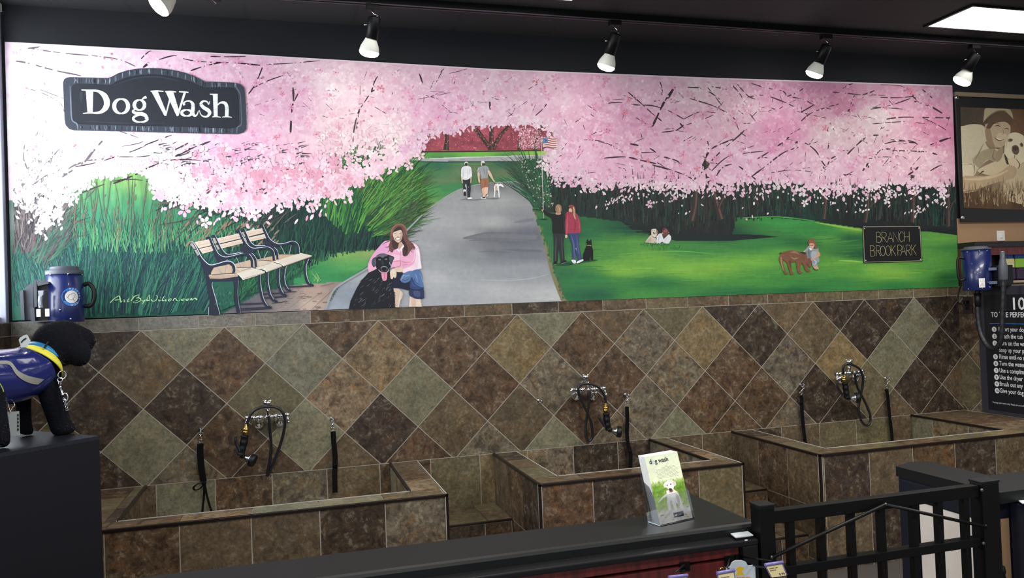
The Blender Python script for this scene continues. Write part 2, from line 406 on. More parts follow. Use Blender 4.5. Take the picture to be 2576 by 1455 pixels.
# ------------------------------------------------------------------ tubs
def tub(label, x0, x1, i0, i1, jf, jc, caps, fronts, left_vis, trims):
    YF, YI = -.93, -.77; x0 = max(x0, XL+.0055); x1 = min(x1, XR-.0055); zt = .660
    t = thing('dog_wash_tub', ((x0+x1)/2, YF/2, 0), label, 'dog wash tub', 'tiled dog wash tubs along the mural wall')
    b = Tiles(); z1 = zt-.006
    b.use(M_GROUT)
    b.b2((x0+.004, YF+.004, 0), (x1-.004, YI-.004, z1)); 
    if i0-x0 > .01: b.b2((x0+.004, YI-.004, 0), (i0-.004, -.0055, z1))
    if x1-i1 > .01: b.b2((i1+.004, YI-.004, 0), (x1-.004, -.0055, z1))
    b.b2((i0-.004, YI-.004, 0), (i1+.004, -.0055, .30))
    vs = [0, .046, .352, z1]
    b.grid((0, YF+.004, 0), (1, 0, 0), (0, 0, 1), (0, -1, 0), cuts(x0+.004, x1-.004, jf), vs, fronts)
    b.grid((0, YI-.004, 0), (1, 0, 0), (0, 0, 1), (0, 1, 0), cuts(i0, i1, jf), [.304, .352, z1], 'BDRV')
    b.grid((i0-.004, 0, 0), (0, -1, 0), (0, 0, 1), (1, 0, 0), cuts(.006, .77, .2), [.304, .352, z1], 'BRD')
    b.grid((i1+.004, 0, 0), (0, -1, 0), (0, 0, 1), (-1, 0, 0), cuts(.006, .77, .20), [.304, .352, z1], 'BBDGTM')
    if x0 > XL+.1: b.grid((x0+.004, 0, 0), (0, -1, 0), (0, 0, 1), (-1, 0, 0), cuts(.006, .926, .31), vs, left_vis)
    if x1 < XR-.1: b.grid((x1-.004, 0, 0), (0, -1, 0), (0, 0, 1), (1, 0, 0), cuts(.006, .926, .31), vs, 'DRB')
    b.build('tub_body', None, t)
    c = Tiles()
    c.grid((0, 0, z1), (1, 0, 0), (0, 1, 0), (0, 0, 1), cuts(x0+.012, x1-.012, jc), [YF+.012, YI-.004], caps, th=.006)
    if i0-x0 > .01: c.grid((0, 0, z1), (1, 0, 0), (0, 1, 0), (0, 0, 1), [x0+.012, i0-.008] if i0-x0 < .3 else cuts(x0+.012, i0-.008, i0-.06), [YI, -.50, -.25, -.006], 'VBDR', th=.006)
    if x1-i1 > .01: c.grid((0, 0, z1), (1, 0, 0), (0, 1, 0), (0, 0, 1), [i1+.012, x1-.008], [YI, -.52, -.26, -.006], 'TRB', th=.006)
    c.build('tub_ledge', None, t)
    e = MB(); r = .015
    def strip(a, b_): e.b2((min(a[0], b_[0])-r/2, min(a[1], b_[1])-r/2, min(a[2], b_[2])-r/2), (max(a[0], b_[0])+r/2, max(a[1], b_[1])+r/2, max(a[2], b_[2])+r/2), .003)
    zz = zt-.002
    strip((x0+.005, YF+.004, zz), (x1-.005, YF+.004, zz))
    if x0 > XL+.1:
        strip((x0+.005, YF+.004, zz), (x0+.005, -.01, zz)); strip((x0+.005, YF+.004, 0), (x0+.005, YF+.004, zz))
    if x1 < XR-.1: strip((x1-.005, YF+.004, 0), (x1-.005, YF+.004, zz))
    strip((i1+.003, YI+.01, zz), (i1+.003, -.01, zz))
    if 'L' in trims: strip((i0-.003, YI+.01, zz), (i0-.003, -.01, zz))
    e.build('edge_trim', M_TRIM, t)
    w = MB(); q = .0038
    def line(a, b_): w.b2([min(p, o_)-q/2 for p, o_ in zip(a, b_)], [max(p, o_)+q/2 for p, o_ in zip(a, b_)])
    zz = zt+.0005
    line((x0+.004, YF+.0125, zz), (x1-.004, YF+.0125, zz)); line((i0, YI-.002, zz), (i1, YI-.002, zz))
    if x0 > XL+.1: line((x0+.0125, YF+.012, zz), (x0+.0125, -.008, zz)); line((x0+.0125, YF-.001, .0), (x0+.0125, YF-.001, zz)); line((x0-.001, YF+.0125, .0), (x0-.001, YF+.0125, zz))
    if x1 < XR-.1: line((x1-.002, YF+.012, zz), (x1-.002, -.008, zz)); line((x1-.013, YF-.001, .0), (x1-.013, YF-.001, zz))
    line((i1+.0105, YI, zz), (i1+.0105, -.008, zz)); line((i0-.010, YI, zz), (i0-.010, -.008, zz))
    w.build('grout_line', M_CAULK, t)
    return t
tub('tiled dog wash tub with a looped black lead hanging into it, nearest the stuffed dog', XL, 1.512, .004, 1.345, .28, .28, 'BBRTGGBVB', 'BDMRRDRRBDRMRRBRRB', 'DRB', 'L')
tub('smallest tiled dog wash tub, behind the brochure holder, between the two steps', 1.985, 3.172, 2.148, 3.05, 2.28, 2.25, 'BRBBV', 'DRRDDRVRRDRVRR', 'BRD', '')
tub('tiled dog wash tub in the right corner beside the black instruction poster', 3.662, XR, 3.832, 5.15, 4.0, 3.98, 'BVRVOVBBB', 'DBRDBVDVRBDVRVRDV', 'BRB', '')
# ------------------------------------------------------------------ tiled steps between the tubs
def steps(x0, x1, label):
    t = thing('tiled_step', ((x0+x1)/2, -.35, 0), label, 'step', 'tiled steps between the tubs')
    b = Tiles()
    for z, y, lo in ((.36, -.405, .18), (.18, -.80, 0)):
        b.bed((x0+.003, y+.004, 0), (x1-.003, -.0055, z-.006))
        b.grid((0, 0, z-.006), (1, 0, 0), (0, 1, 0), (0, 0, 1), cuts(x0+.004, x1-.004, x0+.33), [y+.012, -.18 if z > .2 else -.5, -.006], 'BVBR', th=.006)
        b.grid((0, y+.004, 0), (1, 0, 0), (0, 0, 1), (0, -1, 0), cuts(x0+.004, x1-.004, x0+.31), [lo, z-.012], 'DRB')
        MB().b2((x0+.003, y, z-.012), (x1-.003, y+.012, z), .003).build('edge_trim', M_TRIM, t)
    b.build('step_body', None, t)
steps(1.512, 1.985, 'tiled step between the left tub and the middle tub')
steps(3.172, 3.662, 'tiled step behind the gate, between the middle tub and the corner tub')
# ------------------------------------------------------------------ painting tools
R_ = np.random.RandomState(11)
def wallXZ(P, y=0.0):
    """survey coordinates on the wall plane -> metres (x, z)"""
    P = np.asarray(P, float).reshape(-1, 2)
    a = (P[:, :1]-IW/2)/FPX; b_ = (P[:, 1:]-IH/2)/FPX
    F = np.array(FWD); Rv = np.array(RGT); U = np.array(UPV)
    d = F[None]+a*Rv[None]-b_*U[None]
    t = (y-CAM.y)/d[:, 1]
    return np.stack([CAM.x+d[:, 0]*t, CAM.z+d[:, 2]*t], 1)
M_PAINT = bpy.data.materials.new('mural_paint'); M_PAINT.use_nodes = True
def _mp():
    nt = M_PAINT.node_tree; b = nt.nodes['Principled BSDF']; b.inputs['Roughness'].default_value = .55; b.inputs['Specular IOR Level'].default_value = .25
    a = nt.nodes.new('ShaderNodeAttribute'); a.attribute_name = 'paint'
    tc = nt.nodes.new('ShaderNodeTexCoord'); n = nt.nodes.new('ShaderNodeTexNoise'); n.inputs['Scale'].default_value = 26; n.inputs['Detail'].default_value = 6; n.inputs['Roughness'].default_value = .65
    r = nt.nodes.new('ShaderNodeMapRange'); r.inputs[1].default_value = .3; r.inputs[2].default_value = .7; r.inputs[3].default_value = .93; r.inputs[4].default_value = 1.07
    x = nt.nodes.new('ShaderNodeMix'); x.data_type = 'RGBA'; x.blend_type = 'MULTIPLY'; x.inputs[0].default_value = 1
    nt.links.new(tc.outputs['Object'], n.inputs['Vector']); nt.links.new(n.outputs[0], r.inputs[0])
    nt.links.new(a.outputs['Color'], x.inputs[6]); nt.links.new(r.outputs[0], x.inputs[7]); nt.links.new(x.outputs[2], b.inputs['Base Color'])
_mp()
def nlin(c):
    c = np.asarray(c, float)/255
    return np.where(c <= .04045, c/12.92, ((c+.055)/1.055)**2.4)
class Paint:
    """flat layered brush work on a wall plane; coordinates are survey coordinates of the plane"""
    def __init__(s, y0=0.0, d0=.0, step=9e-6, clipbox=None):
        s.y0 = y0; s.base = d0; s.jit = 0; s.edge = None; s.gain = 1.0; s.E = []; s.V = []; s.F = []; s.C = []; s.n = 0; s.depth = d0; s.step = step; s.ybuf = []; s.box = clipbox
    def add(s, pts, faces, cols, dep):
        """pts (n,2), faces list of index tuples, cols (n,3) sRGB"""
        p = np.asarray(pts, float); s.E.append((s.n, len(p), p[:, 0].min(), p[:, 0].max(), p[:, 1].min(), p[:, 1].max()))
        s.V.append(p); s.F += [tuple(i+s.n for i in f) for f in faces]
        s.C.append(np.broadcast_to(np.asarray(cols, float), (len(pts), 3))); s.n += len(pts)
    def lay(s, k=1): return 0
    def mode(s, j=0): pass
    def depths(s):
        """every daub lies just above whatever it covers"""
        D = np.zeros(s.n); k = 3.0; xs = [e[2] for e in s.E]; ys = [e[4] for e in s.E]
        x0, y0 = min(xs), min(ys); W_ = int((max(e[3] for e in s.E)-x0)/k)+2; H_ = int((max(e[5] for e in s.E)-y0)/k)+2
        hm = np.zeros((H_, W_), np.int32)
        for n0, m, xa, xb, ya, yb in s.E:
            r = hm[int((ya-y0)/k):int((yb-y0)/k)+1, int((xa-x0)/k):int((xb-x0)/k)+1]
            if m > 20000: h = 0
            else: h = int(r.max())+1; r[...] = h
            D[n0:n0+m] = s.base+h*s.step+np.arange(m)*(s.step*.4/max(m, 1))*(m < 20000)
        s.top = s.base+(int(hm.max())+2)*s.step
        return D
    def poly(s, pts, col, smooth=0):
        p = catmull(pts, smooth, True) if smooth else pts
        s.add(p, [tuple(range(len(p)))], [col], s.lay())
    def stroke(s, pts, w, col, smooth=4, taper=True, dep=None, col2=None):
        P = np.array(catmull([q[:2] for q in pts], smooth) if smooth and len(pts) > 2 else [q[:2] for q in pts], float)
        n = len(P)
        if n < 2: return
        if isinstance(w, (list, tuple)): ww = np.interp(np.linspace(0, 1, n), np.linspace(0, 1, len(w)), w)
        elif taper:
            t = np.linspace(0, 1, n); ww = w*np.minimum(1, .35+np.minimum(t, 1-t)*4) if n > 2 else np.array([w, w*.3])
        else: ww = np.full(n, w)
        T = np.gradient(P, axis=0); L = np.hypot(T[:, 0], T[:, 1])+1e-9; N = np.stack([-T[:, 1]/L, T[:, 0]/L], 1)
        A = P+N*ww[:, None]/2; B = P-N*ww[:, None]/2
        c = np.broadcast_to(np.asarray(col, float), (n, 3))
        if col2 is not None: c = np.linspace(0, 1, n)[:, None]*np.asarray(col2)+(1-np.linspace(0, 1, n)[:, None])*np.asarray(col)
        s.add(np.concatenate([A, B]), [(i, i+1, n+i+1, n+i) for i in range(n-1)], np.concatenate([c, c]), s.lay() if dep is None else dep)
    def wstroke(s, pts, col, smooth=5):
        """pts carry their own width"""
        s.stroke([p[:2] for p in pts], [p[2] for p in pts], col, smooth)
    def ell(s, c, rx, ry, col, n=14, rot=0):
        t = np.linspace(0, 2*math.pi, n, endpoint=False); x = np.cos(t)*rx; y = np.sin(t)*ry
        s.poly(list(zip(c[0]+x*math.cos(rot)-y*math.sin(rot), c[1]+x*math.sin(rot)+y*math.cos(rot))), col)
    def ring(s, c, rx, ry, wf, col, n=28):
        t = np.linspace(0, 2*math.pi, n+1)
        s.stroke(list(zip(c[0]+np.cos(t)*rx, c[1]+np.sin(t)*ry)), [wf(a) for a in t], col, 0)
    def daubs(s, X, Y, Lg, Wd, A, cols, levels=24, shape=0):
        """many leaf shaped daubs; vectorised. spread over depth levels"""
        n = len(X); t = np.array([[-.5, 0], [-.2, .5], [.2, .45], [.5, 0], [.2, -.45], [-.2, -.5]]) if shape == 0 else np.array([[-.5, .35], [.1, .3], [.5, 0], [.1, -.3], [-.5, -.35]])
        m = len(t)
        px = t[None, :, 0]*Lg[:, None]; py = t[None, :, 1]*Wd[:, None]
        ca = np.cos(A)[:, None]; sa = np.sin(A)[:, None]
        P = np.stack([X[:, None]+px*ca-py*sa, Y[:, None]+px*sa+py*ca], 2).reshape(-1, 2)
        s.V.append(P); base = s.n+np.arange(n)*m; Q = P.reshape(n, m, 2)
        s.E += list(zip(base.tolist(), [m]*n, Q[:, :, 0].min(1), Q[:, :, 0].max(1), Q[:, :, 1].min(1), Q[:, :, 1].max(1)))
        s.F += [tuple(range(b0, b0+m)) for b0 in base.tolist()]
        s.C.append(np.repeat(cols, m, 0)); s.n += n*m
    def flower(s, x, y, r, col, eye=None, a0=None, tilt=1.0):
        a0 = R_.rand()*6.28 if a0 is None else a0; d = s.lay()
        for k in range(5):
            a = a0+k*1.2566+R_.randn()*.1; rr = r*(.85+R_.rand()*.3)
            dx, dy = math.cos(a), math.sin(a)*tilt
            q = [(x+dx*rr*u-dy*rr*v, y+dy*rr*u+dx*rr*v) for u, v in ((.08, 0), (.45, .26), (.85, .24), (1.0, 0), (.85, -.24), (.45, -.26))]
            j = R_.randn()*5
            s.add(q, [tuple(range(6))], np.clip(np.array(col)+j, 0, 255)[None], d+k*1e-6)
        if eye is not None: s.ell((x, y), r*.2, r*.2, eye, 6)
    def build(s, name, parent=None, m=None):
        V = np.concatenate(s.V); C = nlin(np.concatenate(s.C)); lum = C@np.array((.3, .6, .1)); C = (C*.88+lum[:, None]*.12)*s.gain; D = s.depths()
        if s.box:
            V = V.copy(); cl = s.box(V); V = cl
        q = wallXZ(V, s.y0)
        co = np.stack([q[:, 0], s.y0-.0006-D, q[:, 1]], 1)
        off = OFF.get(parent.name, Vector()) if parent else Vector()
        co = co-np.array(off)[None]
        F = s.F
        if s.edge:
            r = s.edge; q2 = wallXZ(r, s.y0); n0 = len(co); m_ = len(r)
            co = np.concatenate([co, np.stack([q2[:, 0], np.full(m_, s.y0-.0005), q2[:, 1]], 1)-np.array(off), np.stack([q2[:, 0], np.full(m_, -.0053), q2[:, 1]], 1)-np.array(off)])
            F = F+[(n0+i, n0+(i+1) % m_, n0+m_+(i+1) % m_, n0+m_+i) for i in range(m_)]; C = np.concatenate([C, np.full((2*m_, 3), .55)])
        me = bpy.data.meshes.new(name)
        me.vertices.add(len(co)); me.vertices.foreach_set('co', co.astype(np.float32).ravel())
        ln = np.array([len(f) for f in F], np.int32); st = np.concatenate([[0], np.cumsum(ln)[:-1]]).astype(np.int32)
        idx = np.fromiter((i for f in F for i in f), np.int32, int(ln.sum()))
        me.loops.add(len(idx)); me.loops.foreach_set('vertex_index', idx)
        me.polygons.add(len(ln)); me.polygons.foreach_set('loop_start', st); me.polygons.foreach_set('loop_total', ln)
        at = me.attributes.new('paint', 'FLOAT_COLOR', 'POINT')
        at.data.foreach_set('color', np.concatenate([C, np.ones((len(C), 1))], 1).astype(np.float32).ravel())
        me.update(calc_edges=True); me.validate(clean_customdata=False)
        me.materials.append(m or M_PAINT)
        return link(name, me, parent, off)
def zc(x0, y0, k):
    """coordinates read on an enlarged crop"""
    return lambda *pts: [(x0+p[0]/k, y0+p[1]/k)+tuple(v/k for v in p[2:]) for p in pts]
def inpoly(poly, X, Y):
    r = np.zeros(X.shape, bool); n = len(poly)
    for i in range(n):
        (x1, y1), (x2, y2) = poly[i-1], poly[i]
        if y1 == y2: continue
        c = ((y1 > Y) != (y2 > Y)) & (X < (x2-x1)*(Y-y1)/(y2-y1)+x1); r ^= c
    return r
def idw(ctrl, X, Y, ax=.45, p=2.6):
    """smooth colour field from control colours"""
    num = np.zeros(X.shape+(3,)); den = np.zeros(X.shape)
    for x, y, c in ctrl:
        w = 1/((((X-x)*ax)**2+(Y-y)**2)+60)**(p/2); num += w[..., None]*np.array(c, float); den += w
    return num/den[..., None]
def vnoise(X, Y, sx, sy, seed):
    """smooth value noise"""
    r = np.random.RandomState(seed); G = r.rand(256, 256); u = X/sx; v = Y/sy
    i = np.floor(u).astype(int); j = np.floor(v).astype(int); fu = u-i; fv = v-j; fu = fu*fu*(3-2*fu); fv = fv*fv*(3-2*fv)
    g = lambda a, c: G[a % 256, c % 256]
    return (g(i, j)*(1-fu)+g(i+1, j)*fu)*(1-fv)+(g(i, j+1)*(1-fu)+g(i+1, j+1)*fu)*fv
def fbm(X, Y, sx, sy, seed): return .55*vnoise(X, Y, sx, sy, seed)+.3*vnoise(X, Y, sx/2.1, sy/2.1, seed+1)+.15*vnoise(X, Y, sx/4.3, sy/4.3, seed+2)
def topline(x): return np.interp(x, [10, 350, 640, 1240, 1800, 2395], [105, 123, 138, 173.5, 196, 215])
def botline(x): return np.interp(x, [30, 350, 1240, 2412], [807, 797, 764.5, 722])
# ------------------------------------------------------------------ regions of the picture
PINK = [(0, 90), (2420, 205), (2420, 472), (2250, 462), (2100, 475), (2000, 460), (1860, 455), (1740, 470), (1600, 458), (1500, 456), (1440, 442), (1400, 425), (1386, 392), (1398, 345), (1390, 312), (1320, 300), (1240, 306), (1150, 318), (1065, 335), (1032, 375), (1000, 402), (935, 425), (880, 440), (880, 490), (800, 472), (700, 490), (620, 505), (520, 495), (440, 470), (395, 450), (380, 432), (250, 440), (185, 470), (150, 520), (0, 500)]
PINKC = [(60, 200, (246, 226, 238)), (120, 400, (250, 236, 244)), (300, 150, (240, 205, 226)), (420, 130, (236, 190, 214)), (560, 180, (228, 178, 202)), (620, 380, (238, 178, 208)), (420, 360, (244, 206, 230)), (300, 340, (246, 214, 236)), (200, 340, (248, 226, 240)), (720, 260, (224, 172, 198)), (850, 220, (234, 204, 214)), (850, 320, (234, 198, 208)), (950, 200, (230, 190, 206)), (960, 350, (234, 206, 214)), (1060, 190, (222, 180, 200)), (1110, 260, (222, 168, 198)), (1200, 280, (226, 188, 208)), (1290, 220, (220, 178, 198)), (1400, 260, (222, 178, 200)), (1480, 220, (218, 164, 192)), (1500, 320, (224, 170, 196)), (1600, 300, (216, 154, 186)), (1640, 230, (220, 176, 198)), (1750, 220, (218, 184, 198)), (1720, 330, (224, 174, 198)), (1860, 280, (220, 178, 196)), (1960, 230, (206, 148, 180)), (1960, 330, (210, 140, 176)), (2060, 200, (194, 128, 164)), (2110, 260, (200, 128, 160)), (2110, 330, (222, 192, 200)), (2200, 300, (222, 194, 200)), (2260, 230, (208, 146, 176)), (2340, 220, (196, 148, 172)), (2370, 320, (204, 128, 160)), (2300, 400, (224, 180, 196)), (2100, 420, (226, 180, 202)), (1900, 420, (222, 176, 202)), (1650, 420, (224, 172, 200)), (1450, 400, (228, 176, 204)), (740, 420, (240, 186, 206)), (560, 440, (240, 190, 210))]
PATH = [(1300, 456), (1330, 470), (1340, 520), (1365, 600), (1390, 690), (1404, 735), (1422, 770), (815, 800), (815, 785), (860, 711), (925, 672), (960, 640), (1010, 590), (1060, 540), (1115, 500), (1160, 475), (1220, 462)]
PATHC = [(1250, 470, (122, 124, 128)), (1180, 500, (152, 154, 156)), (1250, 500, (160, 162, 162)), (1320, 480, (128, 130, 132)), (1120, 560, (160, 162, 164)), (1240, 560, (166, 168, 168)), (1320, 545, (135, 138, 144)), (1330, 590, (105, 108, 120)), (1230, 595, (102, 104, 112)), (1290, 600, (98, 101, 112)), (1180, 590, (158, 160, 163)), (1060, 620, (160, 162, 166)), (1200, 640, (142, 145, 150)), (1330, 640, (116, 120, 130)), (1240, 635, (112, 115, 124)), (1340, 680, (148, 152, 158)), (1150, 690, (158, 161, 165)), (1280, 690, (150, 154, 160)), (1100, 700, (178, 180, 184)), (1250, 730, (176, 178, 182)), (1390, 745, (182, 184, 186)), (1100, 760, (165, 168, 176)), (880, 740, (142, 150, 164)), (950, 690, (168, 174, 182)), (840, 780, (150, 160, 175))]
LAWNC = [(1440, 590, (28, 104, 66)), (1600, 575, (16, 72, 56)), (1700, 570, (22, 60, 52)), (1820, 590, (24, 66, 54)), (1520, 620, (70, 140, 52)), (1600, 612, (80, 150, 52)), (1640, 650, (104, 168, 44)), (1560, 680, (122, 182, 46)), (1800, 672, (118, 178, 42)), (1720, 680, (120, 180, 44)), (1900, 655, (104, 172, 44)), (1740, 630, (52, 134, 58)), (1900, 620, (46, 128, 58)), (1650, 712, (34, 116, 60)), (1500, 742, (26, 96, 66)), (1600, 745, (60, 140, 54)), (1850, 742, (26, 108, 58)), (1480, 700, (36, 120, 62)), (1420, 690, (38, 106, 66)), (1400, 620, (40, 112, 66)), (1980, 560, (40, 142, 58)), (2060, 585, (34, 128, 54)), (2010, 610, (24, 100, 50)), (2140, 600, (18, 86, 50)), (2160, 640, (18, 84, 50)), (1960, 640, (84, 158, 46)), (2080, 600, (84, 154, 46)), (2160, 574, (110, 170, 44)), (2110, 660, (92, 160, 44)), (2200, 680, (120, 174, 44)), (2250, 690, (116, 172, 44)), (2150, 680, (70, 146, 46)), (2330, 640, (76, 144, 48)), (2360, 600, (86, 152, 46)), (2400, 625, (50, 122, 50)), (2340, 690, (70, 142, 48)), (2400, 700, (24, 104, 54)), (1950, 705, (54, 136, 50)), (2100, 715, (40, 124, 54)), (1900, 700, (66, 144, 48)), (2000, 735, (20, 104, 54)), (2250, 722, (32, 118, 52))]
MIDC = [(1020, 392, (96, 180, 52)), (1200, 388, (104, 190, 44)), (1380, 388, (150, 206, 50)), (1100, 415, (32, 96, 74)), (1280, 412, (30, 80, 66)), (1080, 440, (52, 118, 70)), (1120, 455, (104, 118, 82)), (1270, 440, (110, 118, 84)), (1180, 430, (112, 122, 86)), (1080, 480, (66, 146, 66)), (1130, 470, (40, 128, 74)), (1270, 456, (44, 128, 72)), (1320, 440, (60, 100, 70)), (1060, 520, (110, 160, 70)), (1010, 560, (170, 150, 96))]
LEFTC = [(60, 560, (120, 130, 128)), (60, 620, (80, 130, 110)), (240, 460, (116, 168, 92)), (330, 450, (126, 176, 92)), (380, 470, (104, 160, 88)), (250, 500, (76, 148, 98)), (220, 540, (46, 134, 98)), (330, 530, (58, 140, 94)), (420, 520, (46, 128, 88)), (350, 580, (48, 140, 92)), (500, 580, (44, 126, 84)), (200, 600, (56, 140, 104)), (100, 660, (52, 128, 96)), (300, 650, (28, 96, 80)), (450, 640, (26, 90, 76)), (520, 700, (24, 84, 74)), (300, 750, (22, 72, 72)), (150, 750, (36, 100, 84)), (450, 770, (26, 80, 72)), (60, 780, (50, 120, 96)), (640, 570, (34, 108, 78)), (560, 720, (22, 84, 66)), (700, 720, (26, 84, 62)), (690, 560, (28, 88, 68))]
BUSHC = [(500, 440, (34, 104, 78)), (520, 500, (28, 70, 62)), (620, 520, (24, 60, 54)), (700, 560, (22, 64, 54)), (760, 540, (26, 76, 58)), (820, 520, (24, 60, 54)), (800, 600, (20, 40, 46)), (880, 600, (20, 44, 46)), (900, 500, (28, 92, 52)), (930, 450, (70, 150, 46)), (970, 430, (90, 170, 44)), (1000, 480, (50, 120, 44)), (960, 560, (30, 78, 54)), (1040, 470, (70, 140, 44)), (900, 560, (26, 70, 54)), (740, 620, (22, 44, 50)), (960, 610, (24, 48, 48))]
SLAWNC = [(800, 640, (52, 120, 64)), (860, 640, (120, 170, 74)), (930, 640, (140, 160, 84)), (800, 680, (44, 140, 74)), (900, 670, (76, 160, 74)), (780, 710, (36, 140, 84)), (880, 700, (34, 136, 76)), (950, 650, (90, 150, 78))]
HEDGEC = [(1340, 420, (38, 90, 62)), (1380, 470, (34, 60, 50)), (1330, 500, (50, 66, 54)), (1420, 500, (36, 44, 42)), (1500, 480, (26, 56, 48)), (1600, 500, (30, 40, 42)), (1650, 540, (26, 34, 38)), (1750, 520, (40, 36, 38)), (1850, 520, (30, 34, 36)), (1950, 500, (20, 52, 44)), (2050, 500, (16, 50, 42)), (2150, 520, (26, 30, 32)), (2250, 560, (32, 32, 34)), (2350, 500, (22, 46, 40)), (2400, 540, (28, 34, 34)), (1480, 540, (28, 48, 46)), (2060, 470, (20, 56, 46)), (2330, 575, (28, 34, 34))]
HEDGE = [(1310, 400), (1400, 400), (2420, 440), (2420, 592), (2330, 582), (2180, 577), (2040, 556), (1920, 546), (1850, 548), (1840, 590), (1700, 600), (1580, 560), (1460, 545), (1380, 535), (1345, 520)]
BUSH = [(390, 420), (900, 420), (1010, 395), (1060, 440), (1080, 490), (1045, 545), (1000, 590), (960, 625), (890, 634), (785, 640), (700, 650), (600, 560), (480, 520), (410, 520)]
SLAWN = [(770, 640), (960, 628), (965, 640), (925, 674), (858, 713), (740, 720), (740, 680)]
mural_bg = Paint(-.006, 0, 4e-6)
def make_background():
    st = 3.6; nx = int(2420/st)+1; ny = 215
    u = np.linspace(8, 2416, nx); v = np.linspace(0, 1, ny)
    X = np.broadcast_to(u[None], (ny, nx)).copy(); tl = topline(u); bl = botline(u)
    Y = tl[None]+(bl-tl)[None]*v[:, None]
    # straight panel edges left and right
    xl = 12+(31-12)*v; xr = 2395.5+(2412-2395.5)*v
    X = xl[:, None]+(xr-xl)[:, None]*((u-u[0])/(u[-1]-u[0]))[None]
    Y = topline(X)+(botline(X)-topline(X))*v[:, None]
    xw = X+(fbm(X, Y, 14, 14, 5)-.5)*10; yw = Y+(fbm(X, Y, 14, 14, 9)-.5)*12
    C = idw(LEFTC, X, Y, .6)
    g = fbm(X, Y, 7, 55, 21); C *= (.80+.4*g)[..., None]
    m = inpoly([(965, 330), (1410, 300), (1410, 520), (1340, 520), (1220, 470), (1000, 600), (940, 600)], X, Y); C[m] = (idw(MIDC, X, Y, .3)*(.94+.12*fbm(X, Y, 70, 6, 3))[..., None])[m]
    m = inpoly([(1000, 290), (1410, 270), (1410, 378), (1000, 381)], X, Y)
    rb = np.array((150, 62, 78))*(.78+.45*fbm(X, Y, 9, 9, 31))[..., None]+np.array((60, 30, 30))*np.clip(fbm(X, Y, 40, 30, 33)-.45, 0, 1)[..., None]; C[m] = rb[m]
    m = inpoly([(1010, 403), (1140, 396), (1410, 389), (1410, 406), (1280, 407), (1010, 405)], X, Y); C[m] = np.array((160, 162, 164))
    m = inpoly([(1340, 500), (1370, 520), (1700, 540), (2420, 540), (2420, 760), (1400, 770)], X, Y); C[m] = (idw(LAWNC, X, Y, .28, 3.0)*(.93+.14*fbm(X, Y, 90, 7, 51))[..., None])[m]
    m = inpoly(SLAWN, X, Y); C[m] = (idw(SLAWNC, X, Y, .4)*(.94+.12*fbm(X, Y, 60, 6, 53))[..., None])[m]
    m = inpoly(BUSH, xw, yw); C[m] = (idw(BUSHC, X, Y, .8)*(.72+.56*fbm(X, Y, 7, 40, 61))[..., None])[m]
    m = inpoly(HEDGE, xw, Y+(xw-X)*.3); C[m] = (idw(HEDGEC, X, Y, .7)*(.78+.44*fbm(X, Y, 7, 50, 71))[..., None])[m]
    pc = idw(PATHC, X, Y, .35, 3.0)*(.97+.06*fbm(X, Y, 90, 6, 81))[..., None]
    m = inpoly(PATH, X, Y); C[m] = pc[m]
    m = inpoly([(545, 800), (560, 790), (620, 757), (655, 736), (740, 718), (862, 709), (840, 735), (822, 775), (812, 800)], X, Y)
    bp = idw([(620, 770, (98, 94, 106)), (690, 735, (92, 88, 100)), (720, 770, (150, 138, 132)), (700, 790, (140, 130, 128)), (790, 730, (178, 150, 136)), (780, 770, (196, 172, 156)), (840, 715, (150, 130, 120)), (660, 790, (110, 104, 112))], X, Y, .7); C[m] = bp[m]
    pk = idw(PINKC, X, Y, .75, 3.2)
    n1 = fbm(X, Y, 46, 40, 91); n2 = fbm(X, Y, 17, 15, 95)
    pk = pk+((n1-.5)*34)[..., None]*np.array((.55, 1.35, .9))+((n2-.5)*26)[..., None]*np.array((.5, 1.3, .9))
    m = inpoly(PINK, xw, yw); C[m] = pk[m]
    C = np.clip(C, 4, 250)
    idx = np.arange(ny*nx).reshape(ny, nx)
    q = np.stack([idx[:-1, :-1], idx[1:, :-1], idx[1:, 1:], idx[:-1, 1:]], 2).reshape(-1, 4)
    mural_bg.add(np.stack([X, Y], 2).reshape(-1, 2), [tuple(r) for r in q.tolist()], C.reshape(-1, 3), 0.0)
    return
make_background()
P = mural_bg; P.depth = 3e-5
RU = R_.uniform
def field(poly, n):
    xs = [p[0] for p in poly]; ys = [p[1] for p in poly]; X = RU(min(xs), max(xs), n*4); Y = RU(min(ys), max(ys), n*4)
    k = inpoly(poly, X, Y); return X[k][:n], Y[k][:n]
def keep(X, Y, mg=6): return (Y > topline(X)+mg) & (Y < botline(X)-mg) & (X > 32+mg*.5) & (X < 2395-mg)
def pinkat(X, Y): return np.clip(idw(PINKC, X, Y, .75, 3.2), 0, 255)
# --- edges of grass, path and distant ground
P.poly([(1005, 381), (1400, 377), (1400, 380), (1200, 383), (1005, 384)], (70, 36, 40))
P.stroke([(1025, 402), (1150, 397), (1390, 390)], 2, (214, 214, 214), 0)
P.stroke([(1015, 406), (1120, 408), (1280, 407), (1400, 407)], 2.5, (28, 62, 54), 0)
P.stroke([(1060, 541), (1010, 591), (960, 641)], [3, 9, 3], (170, 150, 108), 3)
P.stroke([(1340, 520), (1366, 600), (1391, 690), (1422, 768)], [1, 6, 10, 12], (126, 124, 86), 4)
for k in range(26):
    t = k/26; x = 1344+t*76; y = 530+t*236+RU(-3, 3); P.ell((x+RU(-2, 6), y), RU(2, 4.5), RU(3, 6), (38+RU(0, 60), 100+RU(-10, 20), 66), 7)
P.stroke([(1060, 540), (1115, 500), (1160, 476), (1220, 462), (1300, 457)], 3, (150, 154, 150), 4)
P.mode(12)
